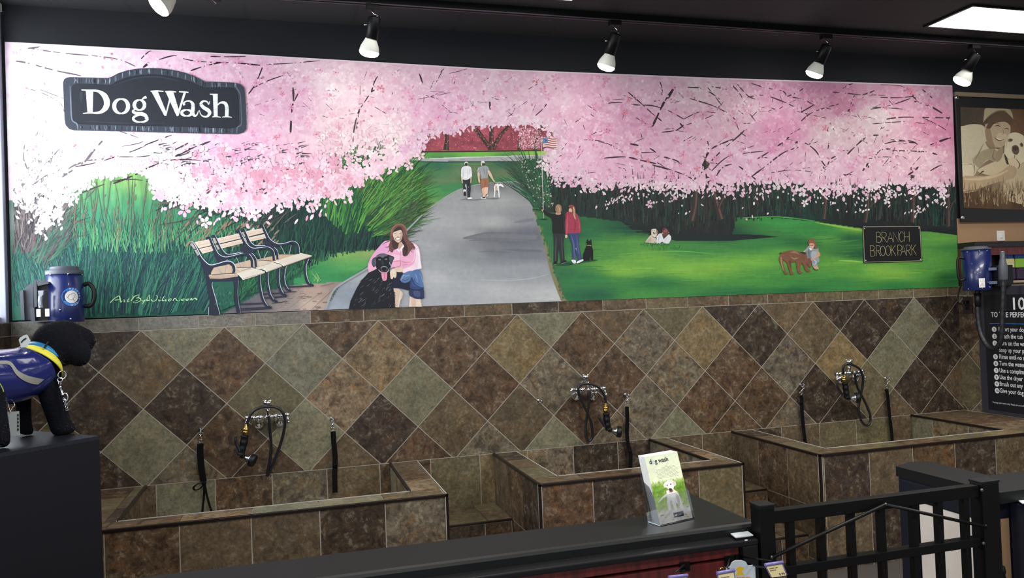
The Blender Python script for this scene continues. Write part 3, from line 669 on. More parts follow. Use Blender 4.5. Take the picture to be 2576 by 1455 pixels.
# dark red wood behind: trunks
for pts, w in (([(1122, 320), (1124, 350), (1122, 378)], [9, 9, 16]), ([(1186, 312), (1205, 335), (1232, 372)], [9, 11, 11]), ([(1236, 305), (1236, 345), (1236, 378)], [11, 11, 17]), ([(1280, 318), (1258, 342), (1241, 374)], [8, 9, 12]), ([(1313, 325), (1309, 350), (1306, 378)], [6, 7, 10]), ([(1366, 305), (1356, 335), (1344, 378)], [10, 11, 13]), ([(1395, 310), (1380, 350), (1374, 378)], [5, 6, 8])):
    P.stroke(pts, w, (62, 46, 42), 4); P.stroke([(a+2, b) for a, b in pts], [q*.25 for q in w], (96, 72, 62), 4)
X, Y = RU(1305, 1360, 420), RU(322, 374, 420)
P.daubs(X, Y, RU(2, 5, 420), RU(2, 4, 420), RU(0, 6, 420), np.clip(np.array((206, 150, 164))+R_.randn(420, 1)*26, 0, 255), 20)
X, Y = RU(1040, 1400, 500), RU(320, 374, 500)
P.daubs(X, Y, RU(2, 4, 500), RU(1, 3, 500), RU(0, 6, 500), np.clip(np.array((178, 92, 104))+R_.randn(500, 1)*22, 0, 255), 20)
P.mode(0)
# --- grasses
def blades(poly, n, L, w, ang, cols, curve=.25, jit=.25, spread=None):
    X, Y = field(poly, n)
    o = np.argsort(Y)
    for i in o:
        x, y = X[i], Y[i]; a = ang(x, y)+R_.randn()*jit; l = L*RU(.5, 1.3); c = cols(x, y)
        cv = RU(-curve, curve)
        p0 = (x, y); p1 = (x+math.cos(a)*l*.5, y-math.sin(a)*l*.5); p2 = (x+math.cos(a+cv)*l, y-math.sin(a+cv)*l)
        if not keep(np.array([p0[0], p2[0]]), np.array([p0[1], p2[1]]), 2).all(): continue
        P.stroke([p0, p1, p2], [w, w*.8, .4], c, 2, dep=P.depth+P.step*(1+int(R_.randint(16))))
    P.depth += P.step*18
def pal(*cs):
    cs = np.array(cs, float)
    def f(x, y): return np.clip(cs[R_.randint(len(cs))]+R_.randn()*7, 0, 255)
    return f
up = lambda x, y: 1.57+RU(-.15, .15)
blades([(32, 650), (200, 615), (420, 600), (560, 600), (640, 610), (690, 640), (560, 690), (500, 760), (32, 780)], 1500, 80, 2.8, lambda x, y: 1.57+(x-330)*-.0010, pal((34, 104, 88), (30, 90, 82), (50, 134, 98), (66, 152, 104), (40, 114, 92), (24, 76, 74), (30, 64, 66)), .10, .10)
blades([(40, 800), (530, 795), (540, 690), (32, 690)], 1700, 120, 3.2, lambda x, y: 1.42+(x-300)*-.0016, pal((26, 78, 76), (32, 94, 84), (22, 64, 68), (40, 112, 92), (34, 58, 70), (42, 76, 84), (50, 128, 98)), .16, .10)
blades([(190, 610), (430, 600), (560, 590), (680, 600), (640, 640), (200, 640)], 240, 60, 2.4, up, pal((72, 150, 100), (62, 142, 98), (92, 164, 98), (50, 126, 92)), .12, .16)
blades([(560, 650), (700, 600), (960, 630), (880, 640), (700, 700)], 420, 70, 3, lambda x, y: 1.45, pal((24, 70, 60), (28, 84, 64), (20, 50, 52), (22, 58, 56), (32, 96, 68)), .12, .15)
blades([(690, 640), (700, 560), (880, 540), (960, 600), (960, 630)], 800, 80, 3, lambda x, y: 1.40, pal((22, 58, 54), (22, 68, 56), (18, 44, 48), (20, 50, 51), (24, 80, 58)), .10, .16)
blades([(780, 520), (860, 450), (940, 430), (1000, 470), (980, 560), (880, 600)], 1000, 95, 3, lambda x, y: 1.30-(x-860)*.0030, pal((32, 100, 50), (26, 84, 50), (50, 124, 46), (78, 154, 50), (24, 70, 50), (24, 76, 54)), .16, .14)
blades([(900, 470), (960, 440), (1010, 480), (1000, 580), (930, 600)], 620, 95, 2.6, lambda x, y: .95-(x-900)*.004+(520-y)*.004, pal((76, 148, 48), (54, 122, 46), (98, 164, 56), (32, 92, 48), (28, 76, 48), (84, 84, 50)), .18, .13)
blades([(960, 560), (1030, 520), (1010, 590), (965, 630)], 190, 62, 2.4, lambda x, y: .45+RU(-.2, .2), pal((44, 98, 48), (30, 76, 46), (80, 114, 58), (62, 62, 48)), .2, .16)
blades([(700, 710), (760, 700), (745, 680), (690, 690), (560, 740), (600, 760)], 240, 42, 2.4, lambda x, y: 1.3+RU(-.5, .4), pal((30, 96, 66), (26, 84, 62), (42, 116, 72), (24, 68, 58)))
blades([(780, 705), (810, 705), (805, 715)], 6, 30, 2.4, up, pal((110, 176, 100)))
P.mode(20)
# left brown twigs and seed stalks
blades([(34, 640), (34, 530), (150, 520), (165, 560), (120, 640)], 420, 62, 3.6, lambda x, y: 1.62-(x-40)*.006+RU(-.25, .25), pal((88, 76, 80), (66, 58, 66), (110, 98, 96), (54, 52, 60), (126, 116, 110)), .2)
blades([(70, 650), (160, 560), (180, 600), (110, 680)], 130, 60, 4, lambda x, y: .95, pal((70, 70, 74), (44, 90, 76), (60, 110, 86), (90, 84, 84)), .2)
for k in range(38):
    x = RU(180, 440); y0 = RU(560, 640); y1 = y0-RU(60, 190); x2 = x+RU(-22, 34); c = (92+RU(-16, 20), 108+RU(-14, 16), 86)
    y1 = max(y1, 440)
    P.stroke([(x, y0), ((x+x2)/2+RU(-6, 6), (y0+y1)/2), (x2, y1)], [1.2, 2.0, 1.0], c, 4)
    for q in range(3):
        t = RU(.2, .9); P.ell((x+(x2-x)*t, y0+(y1-y0)*t), 1.5, RU(3, 6), (112, 106, 92), 7, .3)
for k in range(40):
    x = RU(30, 150); y = RU(400, 560); a = 1.2+RU(-.5, .5); l = RU(30, 90)
    P.stroke([(x, y), (x+math.cos(a)*l*.5+RU(-5, 5), y-math.sin(a)*l*.5), (x+math.cos(a)*l, y-math.sin(a)*l)], [3, 2.5, .8], (122, 112, 116), 3)
# twigs of the flowering bush
for k in range(150):
    x = RU(470, 760); y = RU(420, 540)+(x-400)*.05; a = math.radians(205+RU(-22, 26)); l = RU(30, 110)
    P.stroke([(x, y), (x+math.cos(a)*l*.5, y-math.sin(a)*l*.5+RU(-3, 3)), (x+math.cos(a)*l, y-math.sin(a)*l)], [.8, 2.8, 1.6], pal((52, 54, 58), (66, 66, 66), (36, 48, 50), (92, 84, 78))(0, 0), 2)
for k in range(70):
    x = RU(470, 700); y = RU(560, 620); P.ell((x, y), 2.2, RU(6, 11), (140+RU(-20, 20), 120, 100), 7, .7)
# reeds beside the path
for k in range(240):
    x0 = RU(1340, 1385); y0 = RU(470, 525); a = 1.57+RU(.0, 1.05); l = RU(50, 130)
    x2 = x0+math.cos(a)*l; y2 = y0-math.sin(a)*l
    P.stroke([(x0, y0), ((x0+x2)/2, (y0+y2)/2-4), (x2, y2)], [2.6, 2, .5], pal((34, 84, 58), (28, 66, 50), (54, 70, 54), (40, 100, 66))(0, 0), 3)
X = RU(1310, 1392, 120); Y = RU(400, 520, 120); X, Y = X[X > 1300+(Y-400)*.33], Y[X > 1300+(Y-400)*.33]; n = len(X)
P.daubs(X, Y, RU(2.5, 5, n), RU(1.5, 2.6, n), RU(1, 2.2, n), np.clip(np.array((188, 186, 164))+R_.randn(n, 1)*18, 0, 255), 10)
# hedge strokes and trunks on the right
X, Y = field([(1380, 470), (2410, 480), (2410, 575), (2060, 548), (1850, 560), (1700, 590), (1580, 560), (1400, 530)], 1500)
for i in range(len(X)):
    l = RU(14, 50); c = pal((34, 46, 44), (22, 34, 36), (44, 48, 44), (18, 56, 46), (30, 66, 52), (52, 46, 44), (20, 26, 30))(0, 0)
    P.stroke([(X[i], Y[i]), (X[i]+RU(-4, 4), Y[i]-l)], RU(2, 4), c, 0, dep=P.depth+P.step*(1+i % 16))
P.depth += P.step*18
P.poly([(1560, 556), (1700, 590), (1845, 590), (1900, 590), (1960, 596), (1840, 606), (1700, 606), (1600, 585)], (24, 38, 38))
P.poly([(2330, 582), (2180, 577), (2120, 566), (2412, 578), (2412, 592)], (26, 30, 32))
for pts, w in (([(1742, 440), (1750, 480), (1748, 520), (1740, 556)], [16, 14, 14, 17]), ([(1775, 400), (1785, 450), (1800, 500), (1815, 552)], [18, 15, 14, 16]), ([(1880, 440), (1850, 470), (1818, 500), (1808, 525)], [4, 6, 7, 6]), ([(2068, 420), (2076, 470), (2076, 520), (2072, 552)], [10, 9, 8, 11]), ([(2050, 465), (2064, 485), (2072, 500)], [2, 4, 4]), ([(2182, 440), (2184, 500), (2180, 540), (2176, 560)], [9, 8, 8, 11]), ([(2236, 487), (2205, 505), (2188, 520)], [3, 4, 5]), ([(2296, 420), (2298, 480), (2296, 560)], [12, 10, 12]), ([(2385, 440), (2385, 510), (2386, 570)], [9, 9, 10]), ([(2410, 495), (2395, 512), (2388, 530)], [3, 4, 5])):
    P.stroke(pts, w, (58, 44, 42), 4); P.stroke([(a+RU(1, 2.5), b) for a, b in pts], [q*.3 for q in w], (92, 76, 68), 4)
P.mode(0)
# --- lawn brush streaks
for k in range(520):
    x = RU(1420, 2390); y = RU(560, 735)
    if y < np.interp(x, [1400, 1580, 1700, 1850, 1920, 2050, 2180, 2330, 2412], [555, 575, 612, 612, 556, 566, 585, 592, 600]) or y > botline(x)-8: continue
    c = idw(LAWNC, np.array([x]), np.array([y]), .28, 3.0)[0]*RU(.95, 1.06); l = RU(20, 70)
    P.stroke([(x, y), (x+l/2, y+RU(-2, 2)), (x+l, y-RU(-2, 3))], RU(1.5, 3.2), np.clip(c, 0, 255), 2, dep=P.depth+P.step*(1+k % 12))
P.depth += P.step*14
P.stroke([(1870, 548), (1960, 546), (2050, 556)], [1, 3, 1], (66, 160, 60), 3)
P.stroke([(2050, 560), (2110, 570), (2168, 580)], [1, 5, 3], (128, 184, 50), 3); P.stroke([(2110, 656), (2140, 657), (2172, 660)], [1, 4, 2], (130, 190, 46), 3)
P.stroke([(1560, 640), (1700, 632), (1800, 640)], [1, 3, 1], (90, 170, 56), 3)
P.mode(6)
# wet marks on the path, built up in thin coats
def coats(pts, w, c, n=5):
    for k in range(n):
        f = 1-k/n; x, y = pts[len(pts)//2]; u_ = idw(PATHC, np.array([float(x)]), np.array([float(y)]), .35, 3.0)[0]
        cc_ = u_+(np.array(c)-u_)*((k+1)/n); q = [(pts[0][0]+(1-f)*10, pts[0][1])]+list(pts[1:-1])+[(pts[-1][0]-(1-f)*10, pts[-1][1])]
        P.stroke(q, [v*(.35+f*1.0) for v in w], cc_, 5)
for pts, w, c in (([(1165, 600), (1220, 594), (1290, 596), (1356, 598)], [2, 13, 16, 12], (116, 118, 126)), ([(1180, 605), (1250, 603), (1330, 606)], [1, 6, 3], (110, 112, 121)), ([(1205, 634), (1240, 633), (1300, 637)], [1, 4, 1], (108, 111, 119)), ([(1262, 628), (1310, 630), (1366, 632)], [1, 8, 5], (104, 108, 117)), ([(1290, 560), (1320, 556), (1348, 552)], [1, 10, 8], (118, 121, 128))):
    coats(pts, w, c)
P.stroke([(1200, 704), (1260, 706), (1330, 702), (1380, 690)], [.6, 1.4, 1.4, .6], (182, 184, 189), 5)
P.stroke([(1062, 541), (1012, 591), (962, 641), (928, 673), (862, 712), (836, 735), (820, 775), (816, 786)], [3, 4, 4, 5, 5, 5, 5, 4], (152, 158, 166), 6)
P.stroke([(958, 643), (924, 671), (860, 709)], [1, 2.5, 2.5], (40, 128, 76), 5)
# brick paving joints
for a, b_ in (((745, 790), (810, 735)), ((720, 790), (770, 740)), ((782, 790), (836, 730)), ((690, 792), (742, 745)), ((806, 720), (840, 712)), ((700, 770), (760, 722)), ((650, 795), (700, 760))):
    P.stroke([a, b_], 1.6, (134, 116, 106), 0, False)
for k in range(26):
    x = RU(690, 815); y = RU(722, 786); P.stroke([(x, y), (x+RU(8, 16), y-1)], 1.6, (126, 104, 94), 0, False)
P.mode(0)
# ------------------------------------------------------------------ blossoms
def blossoms(n, smin, smax, amp, lift, poly=PINK, lv=26):
    X, Y = field(poly, n); k = keep(X, Y, 9); X, Y = X[k], Y[k]; n = len(X)
    c = pinkat(X, Y)+R_.randn(n, 1)*amp*np.array([[.6, 1.35, .95]])+lift
    P.daubs(X, Y, RU(smin, smax, n), RU(smin*.55, smax*.6, n), RU(0, 6.28, n), np.clip(c, 60, 252), lv)
blossoms(5200, 10, 24, 4.5, 0)
blossoms(4600, 6, 14, 6.5, 2)
P.mode(14)
# branches
BR = (58, 38, 46)
def branch(pts, w=4, gap=.22, col=BR):
    p = catmull(pts, 7); i = 0
    while i < len(p)-2:
        j = i+int(RU(4, 11)); seg = p[i:j+1]
        if len(seg) >= 3:
            q = np.array(seg)
            if np.hypot(*(q[-1]-q[0])) < w*1.9: i = j; continue
            if keep(q[:, 0], q[:, 1], 3).all(): P.stroke([tuple(v) for v in seg], [w*RU(.4, .6), w*RU(.65, .95), w*RU(.3, .5)], col, 0)
        i = j+(1 if RU(0, 1) > gap else int(RU(2, 5)))
GB = (104, 92, 100)
for pts, w, c in (([(13, 160), (30, 132), (50, 112)], 17, GB), ([(34, 137), (48, 127), (60, 122)], 5, GB), ([(68, 122), (95, 119), (112, 116)], 5, GB), ([(70, 121), (130, 130), (180, 136), (240, 141), (300, 150), (340, 167)], 4, GB), ([(13, 158), (40, 154), (75, 160), (110, 170), (150, 180), (200, 190), (215, 196)], 6, GB), ([(30, 212), (70, 223), (110, 236), (150, 258), (162, 282)], 3, GB), ([(30, 205), (90, 222), (160, 248)], 3, GB),
    ([(430, 128), (400, 140), (360, 170)], 8, BR), ([(355, 148), (375, 130), (395, 126)], 4, BR), ([(400, 150), (440, 140), (470, 150), (520, 156), (575, 157)], 4, BR), ([(480, 178), (520, 165), (570, 157), (630, 162), (660, 165)], 5, BR), ([(530, 142), (580, 143), (640, 141)], 4, BR), ([(660, 170), (650, 195), (636, 222), (618, 245)], 5, BR), ([(668, 165), (700, 143)], 4, BR), ([(636, 222), (670, 205), (712, 190)], 4, BR), ([(670, 162), (720, 160), (780, 155), (830, 150)], 3, BR),
    ([(737, 220), (738, 250), (733, 290), (731, 335)], 7, BR), ([(740, 255), (750, 235), (757, 222)], 5, BR), ([(982, 158), (965, 175), (945, 200), (934, 232)], 5, BR), ([(934, 232), (948, 222), (950, 220)], 4, BR), ([(990, 166), (1010, 160), (1025, 162)], 4, BR), ([(928, 240), (915, 260), (900, 285), (890, 330), (888, 358)], 4, BR), ([(906, 215), (905, 265)], 2, BR), ([(905, 270), (900, 300), (897, 325)], 4, BR), ([(985, 190), (1005, 175)], 2, BR), ([(1055, 185), (1064, 212)], 5, BR), ([(1112, 180), (1098, 205), (1085, 220)], 3, BR), ([(1050, 250), (1100, 240), (1160, 227)], 2, BR), ([(1232, 256), (1233, 278)], 7, BR), ([(1130, 165), (1115, 175), (1105, 185)], 3, BR), ([(1130, 185), (1160, 178), (1175, 173)], 2, BR),
    ([(1375, 262), (1365, 275), (1340, 297)], 4, BR), ([(1290, 285), (1265, 305)], 4, BR), ([(1720, 190), (1700, 215), (1680, 245), (1668, 262), (1650, 300), (1640, 320)], 9, BR), ([(1530, 260), (1560, 258), (1600, 264), (1640, 266), (1680, 278), (1720, 300)], 4, BR), ([(1580, 232), (1610, 258), (1640, 285), (1665, 305)], 4, BR), ([(1568, 240), (1600, 252)], 2, BR), ([(1660, 205), (1666, 225), (1664, 240)], 3, BR), ([(1730, 220), (1760, 222), (1790, 235), (1810, 250)], 4, BR), ([(1735, 248), (1790, 265), (1830, 285), (1850, 302)], 4, BR), ([(1780, 220), (1800, 245), (1815, 265)], 3, BR), ([(1790, 218), (1830, 225)], 3, BR), ([(1840, 212), (1860, 235), (1880, 268)], 4, BR), ([(1720, 300), (1760, 282), (1800, 284)], 3, BR), ([(1725, 315), (1770, 300), (1800, 286)], 3, BR), ([(1665, 333), (1700, 328), (1720, 315)], 4, BR), ([(1710, 310), (1726, 328)], 5, BR), ([(1525, 325), (1540, 330)], 6, BR), ([(1470, 352), (1510, 355), (1545, 370), (1580, 392)], 3, BR), ([(1585, 362), (1630, 372), (1650, 384)], 5, BR), ([(1520, 398), (1570, 395), (1610, 403), (1650, 412)], 5, BR), ([(1600, 385), (1650, 383)], 3, BR), ([(1670, 395), (1700, 404), (1720, 415)], 5, BR), ([(1850, 302), (1860, 330), (1880, 345)], 3, BR), ([(1780, 355), (1782, 375), (1776, 392)], 4, BR), ([(1765, 425), (1775, 398), (1790, 375), (1815, 362), (1845, 350)], 5, BR), ([(1760, 440), (1790, 405), (1820, 375), (1860, 340), (1900, 300)], 5, BR), ([(1800, 445), (1820, 420), (1850, 415), (1880, 435), (1905, 455)], 5, BR), ([(1790, 430), (1830, 395), (1880, 385), (1930, 380)], 4, BR), ([(1640, 415), (1680, 425), (1720, 440), (1750, 455)], 4, BR), ([(1430, 450), (1480, 450), (1530, 452)], 2, BR),
    ([(1855, 212), (1880, 240), (1900, 250)], 4, BR), ([(1890, 210), (1930, 222), (1970, 230), (1980, 248)], 4, BR), ([(1980, 243), (2010, 230), (2030, 215)], 4, BR), ([(1880, 245), (1920, 240), (1960, 252), (2000, 270), (2020, 282)], 4, BR), ([(1985, 244), (2020, 250), (2050, 265), (2090, 275)], 3, BR), ([(2016, 282), (2050, 262), (2080, 240)], 4, BR), ([(2015, 305), (2040, 285), (2080, 270), (2110, 262)], 4, BR), ([(1890, 295), (1920, 270), (1950, 275)], 3, BR), ([(1885, 285), (1900, 305)], 3, BR), ([(2120, 222), (2140, 212), (2160, 208)], 5, BR), ([(2095, 232), (2130, 235), (2170, 238), (2200, 228)], 4, BR), ([(2140, 262), (2150, 240), (2160, 228)], 4, BR), ([(2215, 213), (2260, 215), (2290, 228)], 3, BR), ([(2125, 290), (2145, 265), (2155, 252)], 4, BR), ([(2215, 245), (2260, 246), (2300, 242), (2360, 232), (2400, 240)], 4, BR), ([(2190, 275), (2240, 265), (2290, 248)], 4, BR), ([(2290, 235), (2310, 255)], 7, BR), ([(2320, 225), (2345, 247)], 4, BR), ([(2300, 255), (2340, 268), (2370, 285)], 6, BR), ([(2195, 270), (2240, 272), (2290, 277)], 3, BR), ([(2230, 300), (2270, 295), (2340, 296), (2390, 297)], 5, BR), ([(2195, 312), (2240, 308), (2280, 306)], 3, BR), ([(2320, 296), (2360, 315), (2380, 328)], 3, BR), ([(2357, 258), (2385, 290), (2400, 312)], 4, BR), ([(2080, 320), (2086, 345)], 4, BR), ([(2085, 360), (2082, 380)], 4, BR), ([(2130, 390), (2150, 370), (2180, 345), (2210, 340)], 5, BR), ([(2225, 362), (2260, 355), (2300, 360)], 4, BR), ([(2240, 352), (2290, 355), (2310, 365)], 4, BR), ([(2340, 365), (2380, 350), (2402, 345)], 6, BR), ([(2245, 380), (2290, 380), (2330, 382), (2340, 375)], 5, BR), ([(2345, 385), (2370, 395), (2400, 410)], 6, BR), ([(2200, 395), (2215, 378), (2240, 375)], 5, BR), ([(2000, 360), (2020, 358), (2050, 378), (2070, 410), (2078, 420)], 5, BR), ([(1905, 400), (1930, 385), (1960, 365), (1985, 345)], 5, BR), ([(1890, 445), (1930, 415), (1970, 385), (2010, 370)], 5, BR), ([(2082, 415), (2090, 400), (2110, 390)], 5, BR), ([(2170, 430), (2185, 412), (2180, 440)], 6, BR), ([(2285, 440), (2300, 430), (2310, 420)], 6, BR), ([(2340, 430), (2370, 415), (2400, 415)], 4, BR), ([(1940, 435), (1990, 428), (2040, 432)], 3, BR), ([(2120, 445), (2150, 430)], 3, BR), ([(2185, 400), (2220, 395), (2255, 397)], 3, BR),
    ([(240, 475), (215, 500), (185, 520)], 4, GB), ([(170, 500), (240, 472), (290, 455), (340, 452), (400, 462)], 4, (66, 60, 64)), ([(285, 462), (340, 440), (390, 415), (455, 388)], 7, BR), ([(455, 388), (490, 370), (530, 355)], 4, BR), ([(424, 403), (480, 402), (540, 410), (570, 428)], 4, BR), ([(260, 400), (220, 405), (180, 420), (160, 440)], 6, GB), ([(260, 352), (235, 380), (210, 410), (165, 440), (150, 452)], 7, GB), ([(190, 420), (240, 410), (290, 395), (340, 378), (375, 362)], 4, BR), ([(300, 395), (350, 395), (380, 391)], 3, BR), ([(435, 380), (470, 362), (485, 352)], 5, BR), ([(380, 440), (420, 430), (470, 440)], 3, BR), ([(365, 365), (400, 352), (440, 338), (520, 320)], 4, BR), ([(300, 330), (360, 355), (300, 370)], 3, GB), ([(75, 440), (60, 400), (62, 365)], 4, GB), ([(95, 450), (110, 420), (150, 375)], 4, GB), ([(120, 440), (90, 460), (80, 470)], 5, GB)):
    branch(pts, w, .3, c)
for k in range(150):
    x = RU(1400, 2390); y = RU(230, 440); a = RU(0, 3.14); l = RU(14, 46)
    branch([(x, y), (x+math.cos(a)*l*.5, y+math.sin(a)*l*.3), (x+math.cos(a)*l, y+math.sin(a)*l*.6)], RU(1.4, 2.6), .3)
for k in range(55):
    x = RU(560, 1380); y = RU(175, 300); a = RU(0, 3.14); l = RU(14, 40)
    branch([(x, y), (x+math.cos(a)*l*.5, y+math.sin(a)*l*.3), (x+math.cos(a)*l, y+math.sin(a)*l*.6)], RU(1.2, 2.2), .3)
for k in range(140):
    x = RU(380, 760); y = RU(360, 440); P.stroke([(x, y), (x+RU(8, 26), y-RU(-4, 8))], RU(1.5, 4), (52, 70, 66), 0)
P.mode(0)
blossoms(2000, 6, 12, 8, 5)
P.mode(16)
# five-petalled flowers
X, Y = field(PINK, 620); k = keep(X, Y, 15)
for x, y in zip(X[k], Y[k]):
    c = pinkat(np.array([x]), np.array([y]))[0]; u_ = RU(0, 1)
    if u_ < .55: P.flower(x, y, RU(7, 13), np.clip(c+np.array((9, 17, 12)), 0, 250))
    elif u_ < .9: P.flower(x, y, RU(7, 12), np.clip(c+np.array((-2, -24, -12)), 0, 250), (206, 96, 124) if RU(0, 1) < .3 else None)
    elif u_ < .945: P.flower(x, y, RU(6, 10), (216, 128, 152), (198, 92, 120))
P.mode(0)
X, Y = field(PINK, 200); k = keep(X, Y, 9); X, Y = X[k], Y[k]; n = len(X)
P.daubs(X, Y, RU(6, 11, n), RU(4, 7, n), RU(0, 6.28, n), np.clip(np.array((218, 140, 162))+R_.randn(n, 1)*14, 0, 255), 12)
P.mode(14)
# fringe petals and flowers hanging over the hedge and bush
def fringe(line, n, drop, smin, smax, cols, flowers=0):
    L = catmull(line, 12); L = np.array(L); i = R_.randint(0, len(L), n)
    X = L[i, 0]+R_.randn(n)*14; Y = L[i, 1]+np.abs(R_.randn(n))*drop-6
    k = keep(X, Y, 9); X, Y = X[k], Y[k]; n = len(X)
    c = np.array(cols)[R_.randint(0, len(cols), n)]+R_.randn(n, 1)*8
    P.mode(0)
    P.daubs(X, Y, RU(smin, smax, n), RU(smin*.45, smax*.5, n), RU(.6, 2.5, n), np.clip(c, 0, 250), 14)
    P.mode(8)
    for q in range(flowers):
        j = R_.randint(0, len(L)); x, y = L[j]+np.array((R_.randn()*16, R_.randn()*drop*.7))
        if keep(np.array([x]), np.array([y]), 16)[0]: P.flower(x, y, RU(smax*.6, smax*.95), cols[R_.randint(len(cols))])
FR = [(224, 182, 204), (226, 190, 208), (220, 168, 196), (226, 204, 214)]
fringe([(1385, 392), (1400, 425), (1440, 445), (1500, 458), (1600, 460), (1740, 470), (1860, 458), (2000, 462), (2100, 476), (2250, 464), (2400, 474)], 560, 14, 8, 16, FR, 46)
fringe([(1400, 440), (1600, 480), (1760, 480), (1900, 480), (2100, 490), (2250, 490), (2400, 495)], 150, 24, 5, 11, [(220, 206, 210), (206, 196, 198), (214, 172, 192)], 8)
for l in ([(2165, 480), (2168, 500), (2166, 540)], [(2230, 480), (2280, 500), (2320, 540)], [(2340, 470), (2360, 500), (2376, 520)], [(2160, 470), (2200, 480), (2260, 490)], [(1570, 500), (1600, 490), (1650, 465)], [(1540, 520), (1545, 505), (1610, 500)], [(1670, 510), (1700, 490), (1730, 500)]):
    fringe(l, 22, 5, 5, 10, [(224, 214, 216), (206, 200, 200), (220, 180, 198)])
fringe([(1030, 378), (1000, 404), (935, 427), (880, 445), (840, 460), (860, 490)], 330, 13, 9, 18, [(240, 214, 224), (238, 200, 216), (236, 188, 208)], 50)
fringe([(1390, 312), (1320, 302), (1240, 308), (1150, 320), (1065, 338), (1032, 376)], 420, 9, 7, 15, FR, 40)
fringe([(1392, 312), (1398, 345), (1388, 392)], 130, 7, 7, 14, FR, 14)
fringe([(400, 450), (440, 470), (520, 495), (620, 505), (700, 492), (800, 474)], 560, 26, 9, 19, [(240, 200, 218), (242, 214, 226), (236, 178, 200), (244, 224, 234)], 90)
fringe([(500, 420), (600, 430), (720, 440), (840, 450)], 380, 36, 9, 18, [(240, 196, 214), (240, 206, 220), (232, 160, 184)], 80)
fringe([(150, 515), (190, 472), (250, 440), (380, 434), (420, 452)], 200, 10, 8, 15, [(248, 236, 242), (246, 224, 236)], 40)
fringe([(34, 500), (90, 520), (140, 530), (110, 560)], 130, 18, 8, 15, [(248, 238, 242), (240, 222, 230)], 20)
P.stroke([(13, 107), (350, 124.5), (640, 139.5), (1240, 175), (1800, 197.5), (2394, 216.5)], 3, (226, 206, 214), 0, False)
def mural_edge(V):
    V[:, 0] = np.clip(V[:, 0], 12+(V[:, 1]-105)*.027, 2395.5+(V[:, 1]-215)*.0325); V[:, 1] = np.maximum(np.minimum(V[:, 1], botline(V[:, 0])), topline(V[:, 0])); return V
P.mode(0); P.box = mural_edge
P.edge = [(12, float(topline(12))), (350, 123), (640, 138), (1240, 173.5), (1800, 196), (2395, 215), (2412, 722), (1240, 764.5), (350, 797), (31, 807)]
mural = P.build('mural')
tag(mural, 'long painted mural of a blossoming park with a path, above the tiled wall', 'mural')
print('mural faces', len(P.F), 'depth', P.top)
# ------------------------------------------------------------------ painted figures and signs (parts of the mural)
OFF['mural'] = Vector()
def figure(): return Paint(-.006, P.top, 5e-6)
# bench
Z = zc(460, 550, 5.82); B_ = figure()
IRON = (40, 46, 64); HI = (196, 206, 226); WD = (214, 192, 174); WD2 = (196, 168, 142)
def pz(pts, c, sm=0): B_.poly(Z(*pts), c, sm)
def sz(pts, w, c, sm=5, tp=False): B_.stroke(Z(*[p[:2] for p in pts]), [v/5.82 for v in w] if isinstance(w, list) else w/5.82, c, sm, tp)
for a, w in (([(830, 1255), (1180, 1240)], 22), ([(850, 1330), (1300, 1305)], 32), ([(1170, 1105), (1420, 1092)], 18), ([(1190, 1165), (1520, 1140)], 22), ([(1540, 1002), (1910, 985)], 22), ([(1470, 1080), (1660, 1070)], 10), ([(1300, 1240), (1530, 1215)], 8)): sz(a, w, (50, 52, 66), 0)
for a in ([(1120, 830), (1130, 1000), (1170, 1180), (1230, 1280), (1300, 1308)], [(1235, 790), (1240, 950), (1270, 1100), (1320, 1190), (1388, 1222)], [(1405, 730), (1395, 880), (1420, 1020), (1460, 1100), (1522, 1138)], [(1500, 700), (1475, 840), (1490, 960), (1530, 1035), (1588, 1065)], [(1830, 590), (1790, 700), (1800, 850), (1840, 950), (1915, 988)]):
    sz(a, [52, 42, 42, 46, 26], IRON); sz([(x+17, y) for x, y in a[:-1]], [4, 8, 8, 5], HI)
# back slats
for q in (((170, 352), (395, 308), (440, 388), (232, 438)), ((240, 450), (448, 402), (472, 468), (292, 518)), ((493, 300), (838, 218), (865, 288), (522, 372)), ((530, 388), (868, 306), (882, 362), (568, 442)), ((925, 190), (1163, 148), (1192, 208), (960, 268)), ((955, 286), (1200, 232), (1218, 290), (985, 342))):
    pz(q, WD); m = [((q[0][0]+q[3][0])/2, (q[0][1]+q[3][1])/2+6), ((q[1][0]+q[2][0])/2, (q[1][1]+q[2][1])/2+6)]; sz(m, 14, (202, 178, 158), 0); sz([q[0], q[1]], 5, (238, 226, 216), 0)
for a in ([(236, 442), (446, 396)], [(524, 380), (868, 298)], [(958, 276), (1196, 222)]): sz(a, 9, (58, 50, 54), 0)
# seats
pz([(410, 800), (455, 720), (700, 668), (900, 700), (1060, 735), (800, 800), (420, 828)], WD2)
pz([(640, 700), (1050, 590), (1330, 625), (1100, 715), (800, 730)], WD2); pz([(1100, 600), (1420, 528), (1700, 530), (1400, 622), (1330, 640)], (190, 160, 132))
pz([(780, 735), (960, 720), (1060, 735), (860, 790)], (206, 188, 168)); pz([(1090, 650), (1200, 602), (1330, 640), (1140, 712)], (204, 186, 166))
pz([(790, 802), (1075, 732), (1202, 778), (1198, 802), (885, 902), (865, 880)], (216, 206, 192)); pz([(1078, 722), (1305, 638), (1445, 680), (1452, 706), (1232, 788), (1205, 752)], (212, 202, 186)); pz([(1328, 632), (1725, 505), (1892, 545), (1880, 562), (1480, 702), (1445, 662)], (212, 202, 186))
for a in ([(868, 888), (1198, 795)], [(1235, 780), (1450, 698)], [(1482, 694), (1885, 556)]): sz(a, 10, (170, 150, 132), 0)
for a in ([(790, 805), (860, 862), (880, 898)], [(1075, 725), (1190, 750), (1230, 785)], [(1328, 634), (1430, 660), (1475, 700)]): sz(a, 10, (236, 228, 214), 3)
